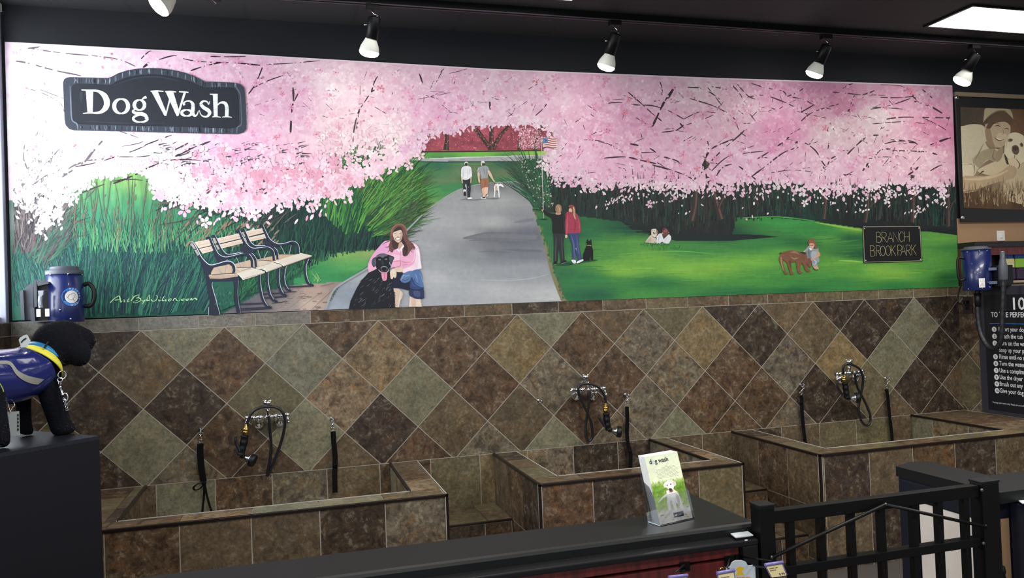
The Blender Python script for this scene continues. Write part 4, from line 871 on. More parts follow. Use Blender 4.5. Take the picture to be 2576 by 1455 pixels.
sz([(850, 770), (1000, 725)], 5, (120, 108, 100), 0); sz([(1150, 700), (1290, 650)], 5, (120, 108, 100), 0)
pz([(378, 838), (390, 820), (470, 836), (580, 826), (690, 818), (800, 806), (805, 850), (690, 868), (560, 884), (400, 884)], (188, 160, 138)); sz([(390, 832), (800, 812)], 8, (222, 200, 180), 0)
# back-to-front iron frames
for a, w in (([(1120, 120), (1165, 115), (1210, 215), (1270, 320), (1370, 382), (1480, 376), (1600, 345), (1680, 400), (1690, 520)], 40), ([(850, 182), (895, 172), (940, 270), (980, 350), (1050, 408), (1180, 408), (1300, 422), (1375, 490), (1388, 600)], 36), ([(775, 200), (820, 185), (870, 290), (930, 390), (1010, 446), (1130, 440), (1240, 432), (1318, 490), (1335, 620)], 40), ([(420, 275), (465, 262), (520, 380), (570, 470), (640, 535), (760, 525), (880, 498), (985, 515), (1060, 600), (1070, 710)], 40), ([(340, 300), (395, 292), (450, 420), (510, 530), (600, 578), (720, 560), (860, 522), (950, 530), (1010, 610), (1015, 715)], 42)):
    sz(a, [w*.9, w, w, w, w*1.1, w], IRON, 6); sz([(x+w*.34, y-w*.34) for x, y in a[1:-1]]+[(a[-1][0]+w*.45, a[-1][1]-10)], [5, 9, 9, 9, 7, 4], HI, 6)
for q in (((1180, 300), (1215, 300), (1300, 380), (1390, 410), (1330, 425), (1190, 390)), ((850, 390), (890, 400), (960, 450), (1060, 470), (970, 520), (850, 490)), ((440, 480), (480, 480), (560, 570), (660, 590), (600, 640), (520, 652))): pz(q, IRON, 3)
for q in (((440, 295), (470, 290), (500, 350), (480, 375), (455, 360)), ((480, 400), (515, 395), (542, 450), (515, 462)), ((865, 210), (890, 205), (918, 260), (895, 275)), ((895, 292), (922, 290), (942, 345), (920, 350))): pz(q, (170, 160, 152)); B_.stroke(Z(q[0], q[1]), .8, (216, 210, 206), 0, False)
for a in ([(780, 570), (855, 712)], [(930, 570), (880, 712)], [(1095, 460), (1145, 600)], [(1240, 480), (1175, 600)], [(1430, 400), (1495, 525)], [(1585, 395), (1555, 525)], [(620, 640), (655, 600)], [(500, 705), (580, 820)], [(645, 672), (618, 812)]): sz(a, 8, (128, 134, 150), 0); sz([(x+4, y) for x, y in a], 3, HI, 0)
for a in ([(790, 716), (990, 716)], [(1080, 606), (1300, 625)], [(430, 825), (760, 802)]): sz(a, 9, IRON, 0)
# near end frame
pz([(95, 370), (112, 343), (150, 345), (205, 432), (265, 555), (335, 636), (400, 682), (500, 668), (620, 632), (712, 638), (768, 700), (775, 765), (758, 800), (722, 800), (732, 755), (716, 700), (670, 668), (560, 692), (455, 722), (410, 785), (378, 838), (400, 884), (444, 905), (430, 985), (480, 1180), (545, 1408), (385, 1415), (392, 1200), (352, 1000), (330, 835), (250, 625), (150, 442)], IRON)
pz([(400, 880), (560, 884), (700, 868), (805, 850), (832, 880), (815, 950), (800, 1100), (812, 1250), (850, 1395), (790, 1397), (760, 1200), (762, 1000), (735, 925), (440, 930)], IRON)
pz([(446, 930), (735, 922), (752, 1000), (750, 1200), (770, 1262), (556, 1350), (500, 1200), (440, 990)], (30, 92, 76))
for k in range(60):
    x = RU(470, 740); y = RU(960, 1300)
    if y < 1330-(x-500)*.35: sz([(x, y+40), (x+RU(-10, 30), y)], RU(4, 9), pal((36, 110, 84), (24, 74, 68), (48, 128, 92), (20, 56, 58))(0, 0), 0)
sz([(112, 350), (150, 352), (210, 440), (272, 560), (340, 640), (405, 680), (505, 664), (620, 628), (712, 634), (768, 700), (775, 785)], [6, 12, 12, 12, 12, 12, 8], HI, 6)
sz([(440, 930), (432, 990), (490, 1200), (545, 1405)], [3, 9, 9, 5], HI); sz([(820, 905), (805, 1080), (820, 1250), (850, 1390)], [3, 7, 7, 3], (150, 160, 180)); sz([(380, 1300), (378, 1415)], 6, HI, 0)
for q in (((105, 372), (140, 362), (192, 440), (165, 452)), ((168, 462), (200, 455), (245, 535), (215, 545))): pz(q, (172, 164, 156))
bench = B_.build('painted_bench', mural); bench['label'] = 'painted park bench with dark iron arms and pale wooden slats'
# woman with black dog
Z = zc(860, 550, 6.064); B_ = figure(); K = 6.064
def pz(pts, c, sm=3): B_.poly(Z(*pts), c, sm)
def sz(pts, w, c, sm=4): B_.stroke(Z(*pts), [v/K for v in w] if isinstance(w, list) else w/K, c, sm)
pz([(790, 1062), (870, 1072), (932, 1145), (920, 1210), (885, 1260), (872, 1355), (800, 1357), (795, 1200)], (212, 184, 164), 0); sz([(900, 1110), (880, 1230), (860, 1350)], [6, 30, 12], (228, 204, 186))
pz([(1035, 1190), (1195, 1225), (1218, 1346), (1022, 1348)], (230, 206, 186), 0); pz([(1050, 1195), (1120, 1210), (1128, 1347), (1062, 1347)], (212, 184, 162), 0)
pz([(645, 350), (560, 440), (500, 510), (440, 600), (402, 690), (395, 740), (405, 805), (430, 832), (520, 790), (700, 830), (740, 760), (900, 740), (930, 830), (1060, 802), (1180, 770), (1215, 758), (1197, 640), (1190, 540), (1160, 430), (1100, 380), (980, 350), (720, 340)], (234, 166, 200))
pz([(1100, 395), (1160, 432), (1190, 540), (1197, 640), (1213, 757), (1180, 770), (1060, 800), (940, 830), (930, 775), (1085, 705), (1125, 560)], (238, 208, 222)); pz([(1150, 470), (1186, 545), (1195, 650), (1208, 750), (1150, 768), (1165, 640)], (240, 226, 236))
pz([(640, 360), (700, 420), (700, 520), (560, 560), (470, 640), (402, 720), (440, 605), (560, 445)], (226, 158, 206)); pz([(740, 560), (880, 560), (890, 640), (770, 655)], (240, 190, 214))
for a, w, c in (([(770, 660), (840, 650), (890, 645)], [8, 20, 10], (220, 130, 158)), ([(775, 740), (840, 745), (900, 715)], [8, 18, 8], (218, 128, 156)), ([(905, 650), (950, 668), (1060, 668), (1095, 640)], [10, 18, 10, 4], (220, 130, 160)), ([(920, 710), (1000, 700), (1080, 680)], [14, 14, 3], (226, 140, 168)), ([(895, 390), (890, 520), (890, 620), (900, 720)], [12, 6, 6, 10], (206, 118, 142)), ([(560, 560), (500, 640), (470, 720)], [3, 12, 4], (238, 190, 220)), ([(1110, 500), (1090, 640), (1000, 700)], [2, 7, 3], (246, 230, 240))): sz(a, w, c)
pz([(930, 395), (960, 420), (900, 510), (880, 470)], (244, 226, 232), 0); pz([(830, 440), (880, 490), (880, 520), (835, 480)], (240, 222, 228), 0)
pz([(850, 350), (925, 345), (935, 400), (885, 465), (845, 430)], (198, 160, 142), 0)
pz([(735, 240), (760, 160), (800, 110), (862, 88), (920, 92), (965, 140), (990, 230), (1012, 320), (1080, 385), (1112, 462), (1060, 470), (1000, 565), (938, 572), (920, 470), (950, 420), (905, 360), (860, 400), (850, 460), (800, 478), (752, 520), (712, 445), (735, 340)], (112, 72, 66))
pz([(780, 215), (822, 150), (890, 125), (930, 190), (935, 300), (985, 400), (1005, 480), (960, 575), (925, 545), (950, 430), (908, 350), (895, 180), (800, 225)], (58, 44, 44)); pz([(762, 330), (800, 345), (862, 385), (850, 440), (800, 470), (765, 420)], (70, 50, 50))
sz([(748, 260), (768, 165), (820, 105), (905, 92), (962, 140), (990, 235)], [14, 24, 20, 22, 22, 14], (148, 94, 80))
for a in ([(720, 350), (660, 370), (618, 400)], [(730, 420), (690, 440), (655, 440)], [(740, 440), (720, 490), (690, 525)], [(760, 470), (775, 500), (768, 525)], [(1060, 380), (1110, 440), (1112, 475)], [(1030, 420), (1050, 490), (1085, 520)], [(1000, 500), (990, 540), (950, 585)], [(960, 480), (950, 540), (920, 555)], [(1060, 450), (1070, 480), (1120, 470)]): sz(a, [14, 10, 3], (96, 62, 60))
pz([(778, 222), (850, 188), (903, 180), (926, 240), (912, 310), (872, 368), (822, 352), (788, 292)], (216, 190, 170))
pz([(900, 190), (926, 240), (912, 310), (880, 362), (890, 290)], (190, 158, 142)); sz([(790, 238), (812, 232), (832, 240)], 9, (136, 108, 96)); sz([(872, 238), (892, 228), (912, 234)], 9, (136, 108, 96)); sz([(836, 276), (852, 284), (868, 276)], 9, (160, 126, 112))
pz([(808, 305), (850, 292), (898, 298), (882, 328), (836, 334)], (146, 100, 92)); pz([(818, 309), (852, 300), (886, 304), (872, 322), (838, 326)], (244, 240, 236))
pz([(438, 820), (488, 778), (526, 808), (480, 842)], (226, 192, 184)); sz([(455, 832), (492, 800)], 4, (190, 150, 146)); sz([(475, 838), (508, 812)], 4, (190, 150, 146))
pz([(740, 925), (815, 815), (920, 828), (945, 880), (1045, 900), (1042, 1085), (960, 1082), (880, 1065), (780, 1062), (748, 1000)], (30, 36, 58))
pz([(800, 762), (905, 742), (938, 790), (900, 818), (830, 812)], (222, 194, 172)); pz([(742, 800), (790, 768), (828, 802), (828, 885), (806, 912), (790, 890), (768, 925), (748, 920), (733, 900), (732, 850)], (230, 206, 184)); sz([(770, 840), (762, 900)], 5, (190, 158, 140)); sz([(800, 840), (798, 890)], 5, (190, 158, 140))
pz([(942, 838), (1080, 800), (1056, 930), (962, 985), (890, 942)], (86, 120, 170)); sz([(930, 870), (980, 880), (1030, 860)], 8, (140, 170, 208)); sz([(920, 930), (970, 950), (1030, 910)], 10, (50, 76, 124)); sz([(890, 945), (925, 900), (940, 850)], 8, (150, 176, 208))
pz([(1062, 812), (1120, 782), (1182, 782), (1222, 860), (1240, 1000), (1242, 1075), (1120, 1085), (1038, 1055), (1048, 900)], (80, 114, 168)); pz([(1050, 900), (1090, 930), (1120, 1000), (1190, 1042), (1240, 1050), (1242, 1080), (1120, 1088), (1038, 1058)], (46, 70, 120))
for a, c in (([(1110, 840), (1140, 900), (1150, 980)], (118, 150, 198)), ([(1180, 830), (1215, 900), (1225, 980)], (116, 146, 192)), ([(1090, 900), (1130, 980), (1200, 1020)], (60, 88, 140)), ([(1060, 960), (1090, 1020), (1150, 1050)], (66, 92, 140))): sz(a, [3, 16, 5], c)
pz([(1038, 1075), (1140, 1095), (1242, 1072), (1256, 1190), (1240, 1222), (1130, 1228), (1028, 1170)], (44, 56, 92)); pz([(1090, 1110), (1180, 1110), (1190, 1190), (1110, 1185)], (66, 82, 124)); sz([(1040, 1078), (1140, 1092), (1240, 1075)], 9, (24, 30, 54))
DK = (28, 30, 38)
pz([(545, 760), (470, 798), (400, 832), (302, 940), (232, 1050), (182, 1150), (132, 1260), (103, 1388), (805, 1357), (805, 1240), (795, 1130), (762, 1020), (742, 920), (728, 800)], DK, 0)
for k in range(60):
    x = RU(150, 330); t = (x-150)/180; x0 = 300-170*RU(0, 1); y0 = 940+(300-x0)*1.9; sz([(x0+8, y0-10), (x0-RU(4, 16), y0+RU(10, 40))], [8, 2], DK, 0)
pz([(520, 585), (560, 545), (640, 534), (700, 552), (780, 580), (797, 610), (772, 660), (742, 745), (720, 800), (660, 836), (590, 825), (540, 785), (508, 722), (480, 742), (452, 680), (470, 612)], DK)
pz([(510, 590), (552, 552), (640, 540), (700, 555), (668, 582), (620, 600), (570, 582), (528, 600)], (92, 98, 110)); pz([(470, 620), (506, 605), (512, 660), (502, 735), (482, 735), (456, 672)], (74, 80, 92)); pz([(720, 580), (792, 604), (765, 650), (742, 735), (728, 650)], (70, 76, 88)); sz([(722, 660), (732, 700), (770, 745)], [4, 12, 2], (150, 158, 170)); sz([(505, 600), (515, 660), (510, 720)], [3, 9, 3], (112, 120, 132))
pz([(548, 600), (590, 585), (610, 620), (590, 650), (555, 640)], (18, 20, 26)); pz([(640, 590), (680, 580), (700, 615), (680, 645), (648, 630)], (18, 20, 26))
for c in ((573, 628), (671, 621)): B_.ell(Z(c)[0], 17/K, 12/K, (146, 150, 158)); B_.ell(Z((c[0]-2, c[1]-3))[0], 8/K, 8/K, (22, 22, 26))
pz([(585, 745), (625, 725), (670, 730), (695, 760), (680, 800), (640, 815), (600, 800)], (58, 62, 72)); pz([(608, 760), (640, 745), (680, 755), (672, 785), (640, 797), (612, 785)], (20, 20, 24)); sz([(600, 778), (598, 748), (640, 735), (686, 745), (684, 776)], [4, 9, 11, 9, 4], (138, 144, 154)); pz([(600, 640), (630, 650), (640, 700), (610, 720)], (46, 50, 60))
sz([(558, 780), (588, 815), (640, 826), (690, 820), (722, 762)], [5, 11, 8, 11, 5], (206, 188, 186)); pz([(600, 826), (640, 822), (686, 828), (684, 925), (655, 952), (618, 938)], (222, 136, 168)); sz([(645, 830), (650, 890), (648, 930)], [8, 7, 2], (196, 106, 142)); sz([(612, 850), (616, 920)], 9, (236, 168, 192), 0)
for k in range(95):
    x = RU(200, 770); y = RU(900, 1320)
    if y < 1390-(x-60)*1.05+RU(-20, 20) and x < 320: continue
    a = 2.25+RU(-.35, .35)+(700-x)*.0006; l = RU(25, 90)
    sz([(x, y), (x+math.cos(a)*l*.5+6, y+math.sin(a)*l*.5), (x+math.cos(a)*l, y+math.sin(a)*l)], [2, RU(4, 10), 1], pal((62, 68, 84), (80, 88, 106), (46, 50, 62), (100, 108, 126), (18, 20, 26))(0, 0), 3)
for k in range(26): sz([(790, 1120+k*9), (RU(800, 818), 1130+k*9), (RU(806, 822), 1140+k*9)], [8, 5, 1], DK, 0)
wom = B_.build('painted_woman_with_dog', mural); wom['label'] = 'painted long-haired woman in a pink shirt crouching behind a black dog with its tongue out'
# two men walking a white dog
Z = zc(1130, 390, 11.19); K = 11.19; B_ = figure()
sz([(290, 1270), (480, 1240), (640, 1250)], [6, 26, 6], (112, 112, 116)); sz([(500, 1285), (760, 1262), (900, 1240)], [4, 22, 14], (116, 116, 120)); sz([(1050, 1225), (1250, 1225), (1400, 1222)], [16, 30, 8], (118, 118, 122))
SK = (214, 182, 154)
pz([(332, 620), (382, 625), (384, 760), (372, 806), (345, 768)], SK); pz([(583, 620), (622, 618), (612, 770), (598, 806), (588, 760)], SK)
pz([(385, 680), (578, 655), (590, 760), (602, 950), (588, 1100), (582, 1212), (520, 1202), (500, 1000), (484, 830), (466, 900), (462, 985), (396, 1000), (390, 850)], (42, 46, 54)); pz([(440, 870), (475, 820), (490, 1000), (470, 930)], (196, 198, 200)); sz([(420, 820), (445, 850), (430, 900)], 10, (90, 94, 102)); sz([(520, 880), (545, 915), (510, 940)], 8, (130, 134, 140))
pz([(392, 992), (430, 975), (466, 992), (474, 1100), (462, 1165), (410, 1165)], (214, 214, 216)); pz([(402, 1050), (440, 1030), (468, 1060), (468, 1150), (430, 1168), (404, 1140)], (30, 32, 38)); pz([(520, 1212), (600, 1196), (642, 1222), (620, 1242), (522, 1246)], (236, 236, 238))
pz([(440, 318), (530, 318), (602, 352), (626, 450), (638, 600), (582, 620), (572, 545), (578, 655), (480, 706), (380, 690), (376, 622), (330, 620), (330, 480), (346, 370)], (222, 222, 226)); sz([(400, 380), (395, 560), (400, 660)], [4, 22, 4], (184, 184, 192)); sz([(500, 400), (520, 520), (505, 660)], [4, 22, 6], (196, 196, 202)); sz([(560, 380), (568, 480), (572, 560)], [4, 12, 4], (150, 152, 160)); sz([(375, 420), (362, 540), (372, 640)], [2, 8, 3], (160, 162, 170))
B_.ell(Z((475, 248))[0], 58/K, 56/K, (196, 198, 198)); pz([(438, 245), (475, 232), (515, 245), (508, 300), (475, 315), (445, 300)], (48, 44, 46)); sz([(425, 245), (475, 205), (530, 240)], 14, (224, 226, 226)); B_.ell(Z((520, 290))[0], 10/K, 20/K, (226, 200, 176))
pz([(790, 505), (858, 510), (850, 650), (866, 750), (845, 798), (816, 745), (797, 620)], SK); pz([(1072, 460), (1122, 440), (1192, 560), (1240, 690), (1284, 740), (1255, 768), (1198, 692), (1118, 580)], SK)
pz([(910, 935), (992, 920), (1012, 1080), (1002, 1182), (948, 1182)], (220, 172, 148)); pz([(1000, 908), (1086, 900), (1062, 1125), (1012, 1112)], (228, 186, 162)); pz([(890, 695), (1090, 655), (1106, 780), (1090, 905), (980, 915), (902, 942)], (158, 100, 72)); sz([(1000, 700), (1010, 800), (985, 900)], [4, 14, 6], (122, 76, 56)); sz([(930, 720), (960, 850)], 14, (180, 122, 92), 0)
pz([(880, 1205), (960, 1190), (1022, 1200), (1020, 1240), (885, 1235)], (234, 232, 230), 0); pz([(915, 1215), (960, 1185), (1010, 1195), (990, 1222)], (36, 34, 38)); pz([(1005, 1128), (1060, 1115), (1088, 1150), (1070, 1172), (1012, 1165)], (230, 228, 226)); pz([(1010, 1140), (1040, 1112), (1065, 1130), (1040, 1152)], (36, 34, 38))
pz([(868, 340), (958, 308), (1062, 320), (1112, 390), (1118, 445), (1072, 455), (1086, 640), (980, 660), (880, 678), (868, 500), (790, 496), (814, 360)], (146, 152, 156)); sz([(940, 360), (980, 440), (1000, 560)], [4, 18, 5], (110, 114, 120)); sz([(1040, 380), (1050, 480), (1060, 620)], [4, 14, 4], (98, 102, 110)); sz([(890, 420), (920, 540), (950, 640)], [4, 14, 4], (176, 182, 186)); sz([(818, 365), (802, 430), (794, 490)], [5, 14, 6], (214, 216, 212))
B_.ell(Z((940, 225))[0], 58/K, 52/K, (206, 208, 206)); pz([(915, 245), (960, 235), (1000, 250), (985, 290), (930, 295)], (62, 56, 54)); pz([(886, 245), (915, 240), (918, 300), (896, 300)], (222, 194, 170)); sz([(890, 230), (940, 240), (995, 232)], 10, (120, 122, 122)); sz([(890, 215), (940, 180), (990, 210)], 14, (230, 232, 230))
sz([(1225, 745), (1260, 790), (1350, 808)], [20, 14, 6], (136, 60, 50))
pz([(1252, 900), (1290, 830), (1350, 808), (1400, 816), (1450, 812), (1500, 850), (1532, 892), (1512, 922), (1440, 882), (1392, 890), (1400, 1000), (1420, 1200), (1386, 1206), (1368, 1020), (1330, 975), (1292, 1000), (1276, 1195), (1238, 1205), (1256, 1050)], (232, 230, 226), 0); pz([(1300, 870), (1320, 860), (1350, 930), (1345, 1000), (1300, 990), (1285, 930)], (196, 168, 150)); sz([(1378, 825), (1420, 815)], 14, (50, 46, 48), 0); sz([(1310, 1000), (1308, 1130)], 12, (214, 208, 202), 0); sz([(1375, 1060), (1378, 1160)], 10, (214, 208, 202), 0)
w2 = B_.build('painted_walkers', mural); w2['label'] = 'two painted men in caps walking away with a thin white dog'
# couple, black dog, flag
Z = zc(1320, 320, 4.04); K = 4.04; B_ = figure()
pz([(182, 105), (232, 104), (280, 112), (325, 116), (334, 225), (300, 222), (250, 205), (184, 208)], (222, 212, 206), 0)
for k in range(5):
    y = 118+k*22; sz([(188, y), (235, y-3), (280, y+6), (328, y+3)], 10, (172, 62, 70), 4)
pz([(182, 108), (230, 106), (232, 162), (186, 168)], (56, 88, 150), 0)
for k in range(26): B_.ell(Z((RU(186, 228), RU(112, 162)))[0], .6, .6, (206, 214, 226), 5)
sz([(168, 106), (172, 400), (190, 930)], 9, (206, 210, 206), 0); sz([(165, 110), (169, 400), (187, 930)], 3, (120, 126, 122), 0); B_.ell(Z((172, 104))[0], 1.8, 1.4, (226, 226, 222)); B_.ell(Z((190, 937))[0], 40/K, 5/K, (22, 56, 40)); sz([(176, 110), (180, 210)], 4, (190, 194, 190), 0)
sz([(75, 836), (120, 840), (180, 845)], [2, 9, 5], (44, 40, 38))
sz([(300, 1395), (420, 1388), (620, 1360), (740, 1352)], [6, 34, 22, 3], (20, 78, 56))
pz([(168, 845), (185, 838), (192, 852), (180, 862)], (214, 176, 150)); pz([(310, 882), (370, 882), (405, 900), (418, 1000), (408, 1086), (290, 1086), (280, 985), (265, 925), (200, 885), (180, 850), (192, 845), (260, 878)], (30, 30, 34)); sz([(390, 900), (400, 980), (398, 1070)], [3, 8, 3], (56, 58, 64)); sz([(300, 900), (320, 1000)], 6, (20, 20, 24), 0)
pz([(288, 1085), (397, 1084), (392, 1200), (404, 1362), (362, 1384), (345, 1200), (332, 1370), (290, 1376), (296, 1200)], (44, 46, 52), 0); sz([(318, 1110), (312, 1230), (308, 1360)], [3, 12, 4], (72, 76, 82)); sz([(372, 1110), (375, 1230), (382, 1350)], [3, 10, 4], (70, 74, 80))
pz([(292, 1372), (325, 1366), (322, 1394), (296, 1398)], (28, 28, 32)); pz([(362, 1380), (412, 1354), (420, 1370), (370, 1392)], (28, 28, 32)); sz([(368, 1392), (420, 1372)], 3, (190, 190, 186), 0); sz([(296, 1398), (322, 1395)], 3, (190, 190, 186), 0)
pz([(312, 870), (360, 870), (362, 888), (335, 892), (312, 886)], (196, 150, 120)); B_.ell(Z((340, 832))[0], 34/K, 46/K, (160, 122, 92)); sz([(330, 800), (350, 830), (345, 870)], [4, 12, 4], (192, 156, 124)); sz([(312, 820), (318, 860)], 8, (120, 86, 66), 0); sz([(370, 815), (370, 860)], 5, (120, 86, 66), 0)
pz([(446, 832), (470, 828), (482, 858), (465, 872), (446, 866)], (206, 166, 142)); pz([(438, 862), (520, 878), (545, 920), (565, 990), (556, 1082), (442, 1082), (434, 1105), (410, 1095), (412, 900)], (162, 52, 76)); sz([(430, 900), (428, 1000), (424, 1080)], [4, 16, 8], (190, 76, 98)); sz([(500, 920), (510, 1000), (500, 1070)], [4, 14, 4], (136, 38, 60)); sz([(545, 930), (552, 1010), (548, 1070)], [3, 8, 3], (186, 78, 98)); sz([(452, 1040), (550, 1040)], 4, (130, 36, 58), 0)
pz([(408, 1098), (430, 1100), (428, 1125), (410, 1128)], (214, 178, 154)); pz([(440, 1082), (545, 1078), (548, 1200), (582, 1348), (538, 1366), (515, 1250), (512, 1356), (480, 1356), (480, 1200)], (58, 68, 116), 0); sz([(470, 1100), (495, 1200), (500, 1340)], [4, 14, 4], (86, 98, 150)); sz([(525, 1100), (535, 1220), (560, 1340)], [4, 14, 4], (78, 90, 142)); sz([(515, 1230), (525, 1255)], 9, (150, 160, 196), 0)
pz([(470, 1352), (512, 1352), (515, 1384), (490, 1384)], (226, 228, 230)); pz([(528, 1368), (582, 1345), (592, 1358), (530, 1386)], (226, 228, 230))
pz([(440, 815), (452, 795), (480, 790), (505, 812), (510, 850), (495, 862), (478, 840), (462, 825)], (132, 66, 58)); sz([(490, 812), (500, 850), (502, 900), (512, 940)], [10, 18, 18, 5], (204, 164, 128)); sz([(498, 830), (508, 900), (518, 935)], [3, 6, 2], (160, 116, 90))
pz([(635, 1135), (648, 1158), (660, 1155), (672, 1136), (678, 1190), (680, 1215), (692, 1260), (692, 1352), (670, 1356), (662, 1300), (655, 1360), (600, 1362), (588, 1340), (592, 1290), (618, 1225), (632, 1195), (622, 1175)], (24, 24, 28), 0); sz([(630, 1208), (650, 1202), (676, 1210)], 5, (190, 170, 120)); sz([(622, 1180), (626, 1196)], 5, (150, 110, 80), 0)
cp = B_.build('painted_couple', mural); cp['label'] = 'painted couple seen from behind with a sitting black dog and a flag on a thin pole'
# lying man with pale dog
Z = zc(1590, 550, 13.23); K = 13.23; B_ = figure()
pz([(420, 790), (520, 650), (610, 550), (640, 540), (760, 640), (800, 700), (830, 840), (640, 830)], (206, 190, 174), 0); pz([(430, 800), (530, 700), (620, 620), (600, 780)], (184, 162, 148)); pz([(616, 390), (680, 352), (780, 350), (810, 400), (812, 540), (770, 620), (700, 610), (640, 560), (622, 480)], (212, 200, 180)); pz([(786, 365), (830, 400), (850, 470), (835, 540), (805, 520), (796, 440)], (150, 112, 92)); pz([(600, 420), (630, 385), (625, 480)], (90, 70, 62)); B_.ell(Z((672, 412))[0], 12/K, 10/K, (60, 52, 48)); B_.ell(Z((742, 412))[0], 12/K, 10/K, (60, 52, 48)); pz([(680, 470), (720, 455), (735, 480), (770, 500), (760, 525), (710, 525), (690, 500)], (88, 74, 66)); B_.ell(Z((725, 492))[0], 14/K, 10/K, (220, 216, 206)); sz([(640, 570), (710, 630), (775, 640)], [6, 16, 20], (44, 42, 42))
pz([(800, 600), (880, 510), (970, 488), (1040, 690), (1140, 590), (1215, 520), (1290, 610), (1285, 700), (1215, 840), (820, 832)], (216, 218, 222), 0); sz([(900, 560), (870, 680), (880, 800)], [6, 34, 10], (180, 184, 190)); sz([(1180, 600), (1100, 720), (1050, 800)], [6, 24, 6], (190, 194, 200)); pz([(990, 570), (1120, 570), (1042, 695)], (70, 66, 62), 0)
pz([(980, 430), (1010, 340), (1070, 312), (1150, 330), (1190, 430), (1170, 540), (1100, 580), (1010, 570), (975, 490)], (112, 66, 58)); pz([(1070, 315), (1180, 305), (1250, 370), (1250, 450), (1205, 470), (1180, 390), (1120, 330)], (42, 30, 34)); pz([(1050, 370), (1130, 360), (1160, 430), (1110, 470), (1050, 440)], (138, 88, 74)); B_.ell(Z((1010, 492))[0], 20/K, 13/K, (220, 190, 180)); B_.ell(Z((1205, 470))[0], 20/K, 34/K, (126, 78, 66)); pz([(1010, 345), (1060, 325), (1080, 370), (1030, 410)], (88, 44, 42)); sz([(1100, 410), (1140, 405)], 10, (60, 36, 34), 0); pz([(945, 800), (990, 780), (1030, 800), (1020, 830), (950, 828)], (96, 62, 56))
for k in range(90):
    x = RU(280, 1260); y = RU(815, 880); sz([(x, y+RU(10, 40)), (x+RU(-20, 24), y-RU(10, 50))], [16, 4], pal((30, 110, 76), (24, 92, 66), (46, 140, 78), (70, 160, 76))(0, 0), 0)
for k in range(60):
    x = RU(560, 1640); y = RU(900, 1020); sz([(x, y+30), (x+RU(5, 40), y-RU(10, 50))], [12, 3], pal((50, 140, 60), (34, 104, 56), (90, 170, 66))(0, 0), 0)
ly = B_.build('painted_resting_man', mural); ly['label'] = 'painted man in a white shirt lying in the grass beside a cream dog'
# girl with brown dog
Z = zc(1940, 560, 6.44); K = 6.44; B_ = figure()
BD = (118, 78, 56)
pz([(545, 480), (600, 450), (640, 470), (640, 600), (560, 620)], (116, 126, 134)); pz([(640, 480), (700, 452), (740, 480), (730, 560), (680, 590), (650, 640), (640, 560)], (160, 170, 178)); pz([(650, 650), (720, 570), (765, 570), (770, 640), (735, 660), (745, 715), (668, 712)], (140, 150, 162)); sz([(670, 600), (720, 640), (690, 700)], 12, (190, 198, 208)); sz([(600, 470), (610, 560)], 14, (74, 84, 96), 0)
pz([(668, 712), (700, 708), (745, 715), (764, 760), (720, 772), (690, 748)], (186, 158, 120)); sz([(672, 740), (710, 768), (762, 765)], 9, (56, 44, 36))
pz([(600, 380), (640, 400), (600, 440), (560, 470), (510, 480), (545, 440)], (142, 152, 156)); sz([(520, 478), (550, 455)], 22, (212, 174, 144), 0); pz([(600, 400), (700, 430), (745, 410), (760, 460), (720, 470), (620, 455)], (138, 148, 152)); pz([(735, 470), (760, 470), (790, 530), (740, 575), (650, 620), (635, 600), (720, 545)], (188, 142, 112)); sz([(640, 610), (700, 570), (760, 530)], 8, (214, 176, 148))
pz([(592, 340), (605, 290), (640, 264), (680, 272), (705, 320), (720, 380), (745, 420), (720, 432), (690, 400), (680, 350), (620, 350), (605, 370)], (136, 78, 58)); pz([(612, 345), (680, 345), (690, 385), (655, 435), (625, 410)], (208, 166, 140)); sz([(618, 368), (650, 372), (685, 366)], 11, (84, 54, 48)); sz([(640, 300), (635, 340)], 9, (168, 104, 78), 0); pz([(612, 410), (640, 425), (655, 440), (635, 452), (612, 440)], (216, 220, 222))
pz([(140, 520), (200, 475), (340, 452), (480, 482), (545, 500), (575, 560), (560, 640), (490, 660), (470, 700), (440, 720), (405, 640), (330, 648), (240, 640), (165, 580)], BD)
for pts, w in (([(170, 520), (150, 600), (180, 700), (215, 800), (240, 825)], [50, 60, 40, 34, 40]), ([(260, 600), (290, 690), (310, 790), (330, 830)], [70, 60, 36, 46]), ([(430, 620), (435, 720), (440, 790), (470, 815)], [80, 60, 44, 46]), ([(510, 620), (545, 700), (570, 770), (620, 785)], [70, 56, 44, 40]), ([(560, 600), (600, 660), (630, 730)], [60, 44, 18])): sz(pts, w, (126, 80, 56), 5)
sz([(150, 560), (165, 680), (195, 790)], [20, 26, 10], (158, 124, 88)); sz([(290, 620), (310, 740)], [30, 12], (96, 62, 46), 0)
pz([(555, 640), (600, 575), (640, 620), (640, 690), (615, 730), (585, 690)], (122, 72, 60)); sz([(300, 490), (380, 480), (450, 520)], [8, 40, 10], (148, 106, 80)); sz([(310, 560), (370, 590), (440, 570)], [6, 26, 6], (166, 126, 102)); pz([(460, 482), (530, 480), (560, 510), (520, 520)], (56, 46, 40)); sz([(170, 500), (140, 495), (122, 512)], [14, 14, 6], (58, 50, 40))
for k in range(40):
    x = RU(180, 560); y = RU(480, 640); sz([(x, y), (x+RU(10, 40), y+RU(5, 24))], [5, 2], pal((148, 104, 76), (92, 60, 44), (134, 90, 64))(0, 0), 0)
for c in ((240, 828), (330, 832), (465, 815), (600, 788)): B_.ell(Z(c)[0], 34/K, 13/K, (128, 84, 58))
gr = B_.build('painted_girl_with_dog', mural); gr['label'] = 'painted girl crouching with a shaggy brown dog on the lawn'
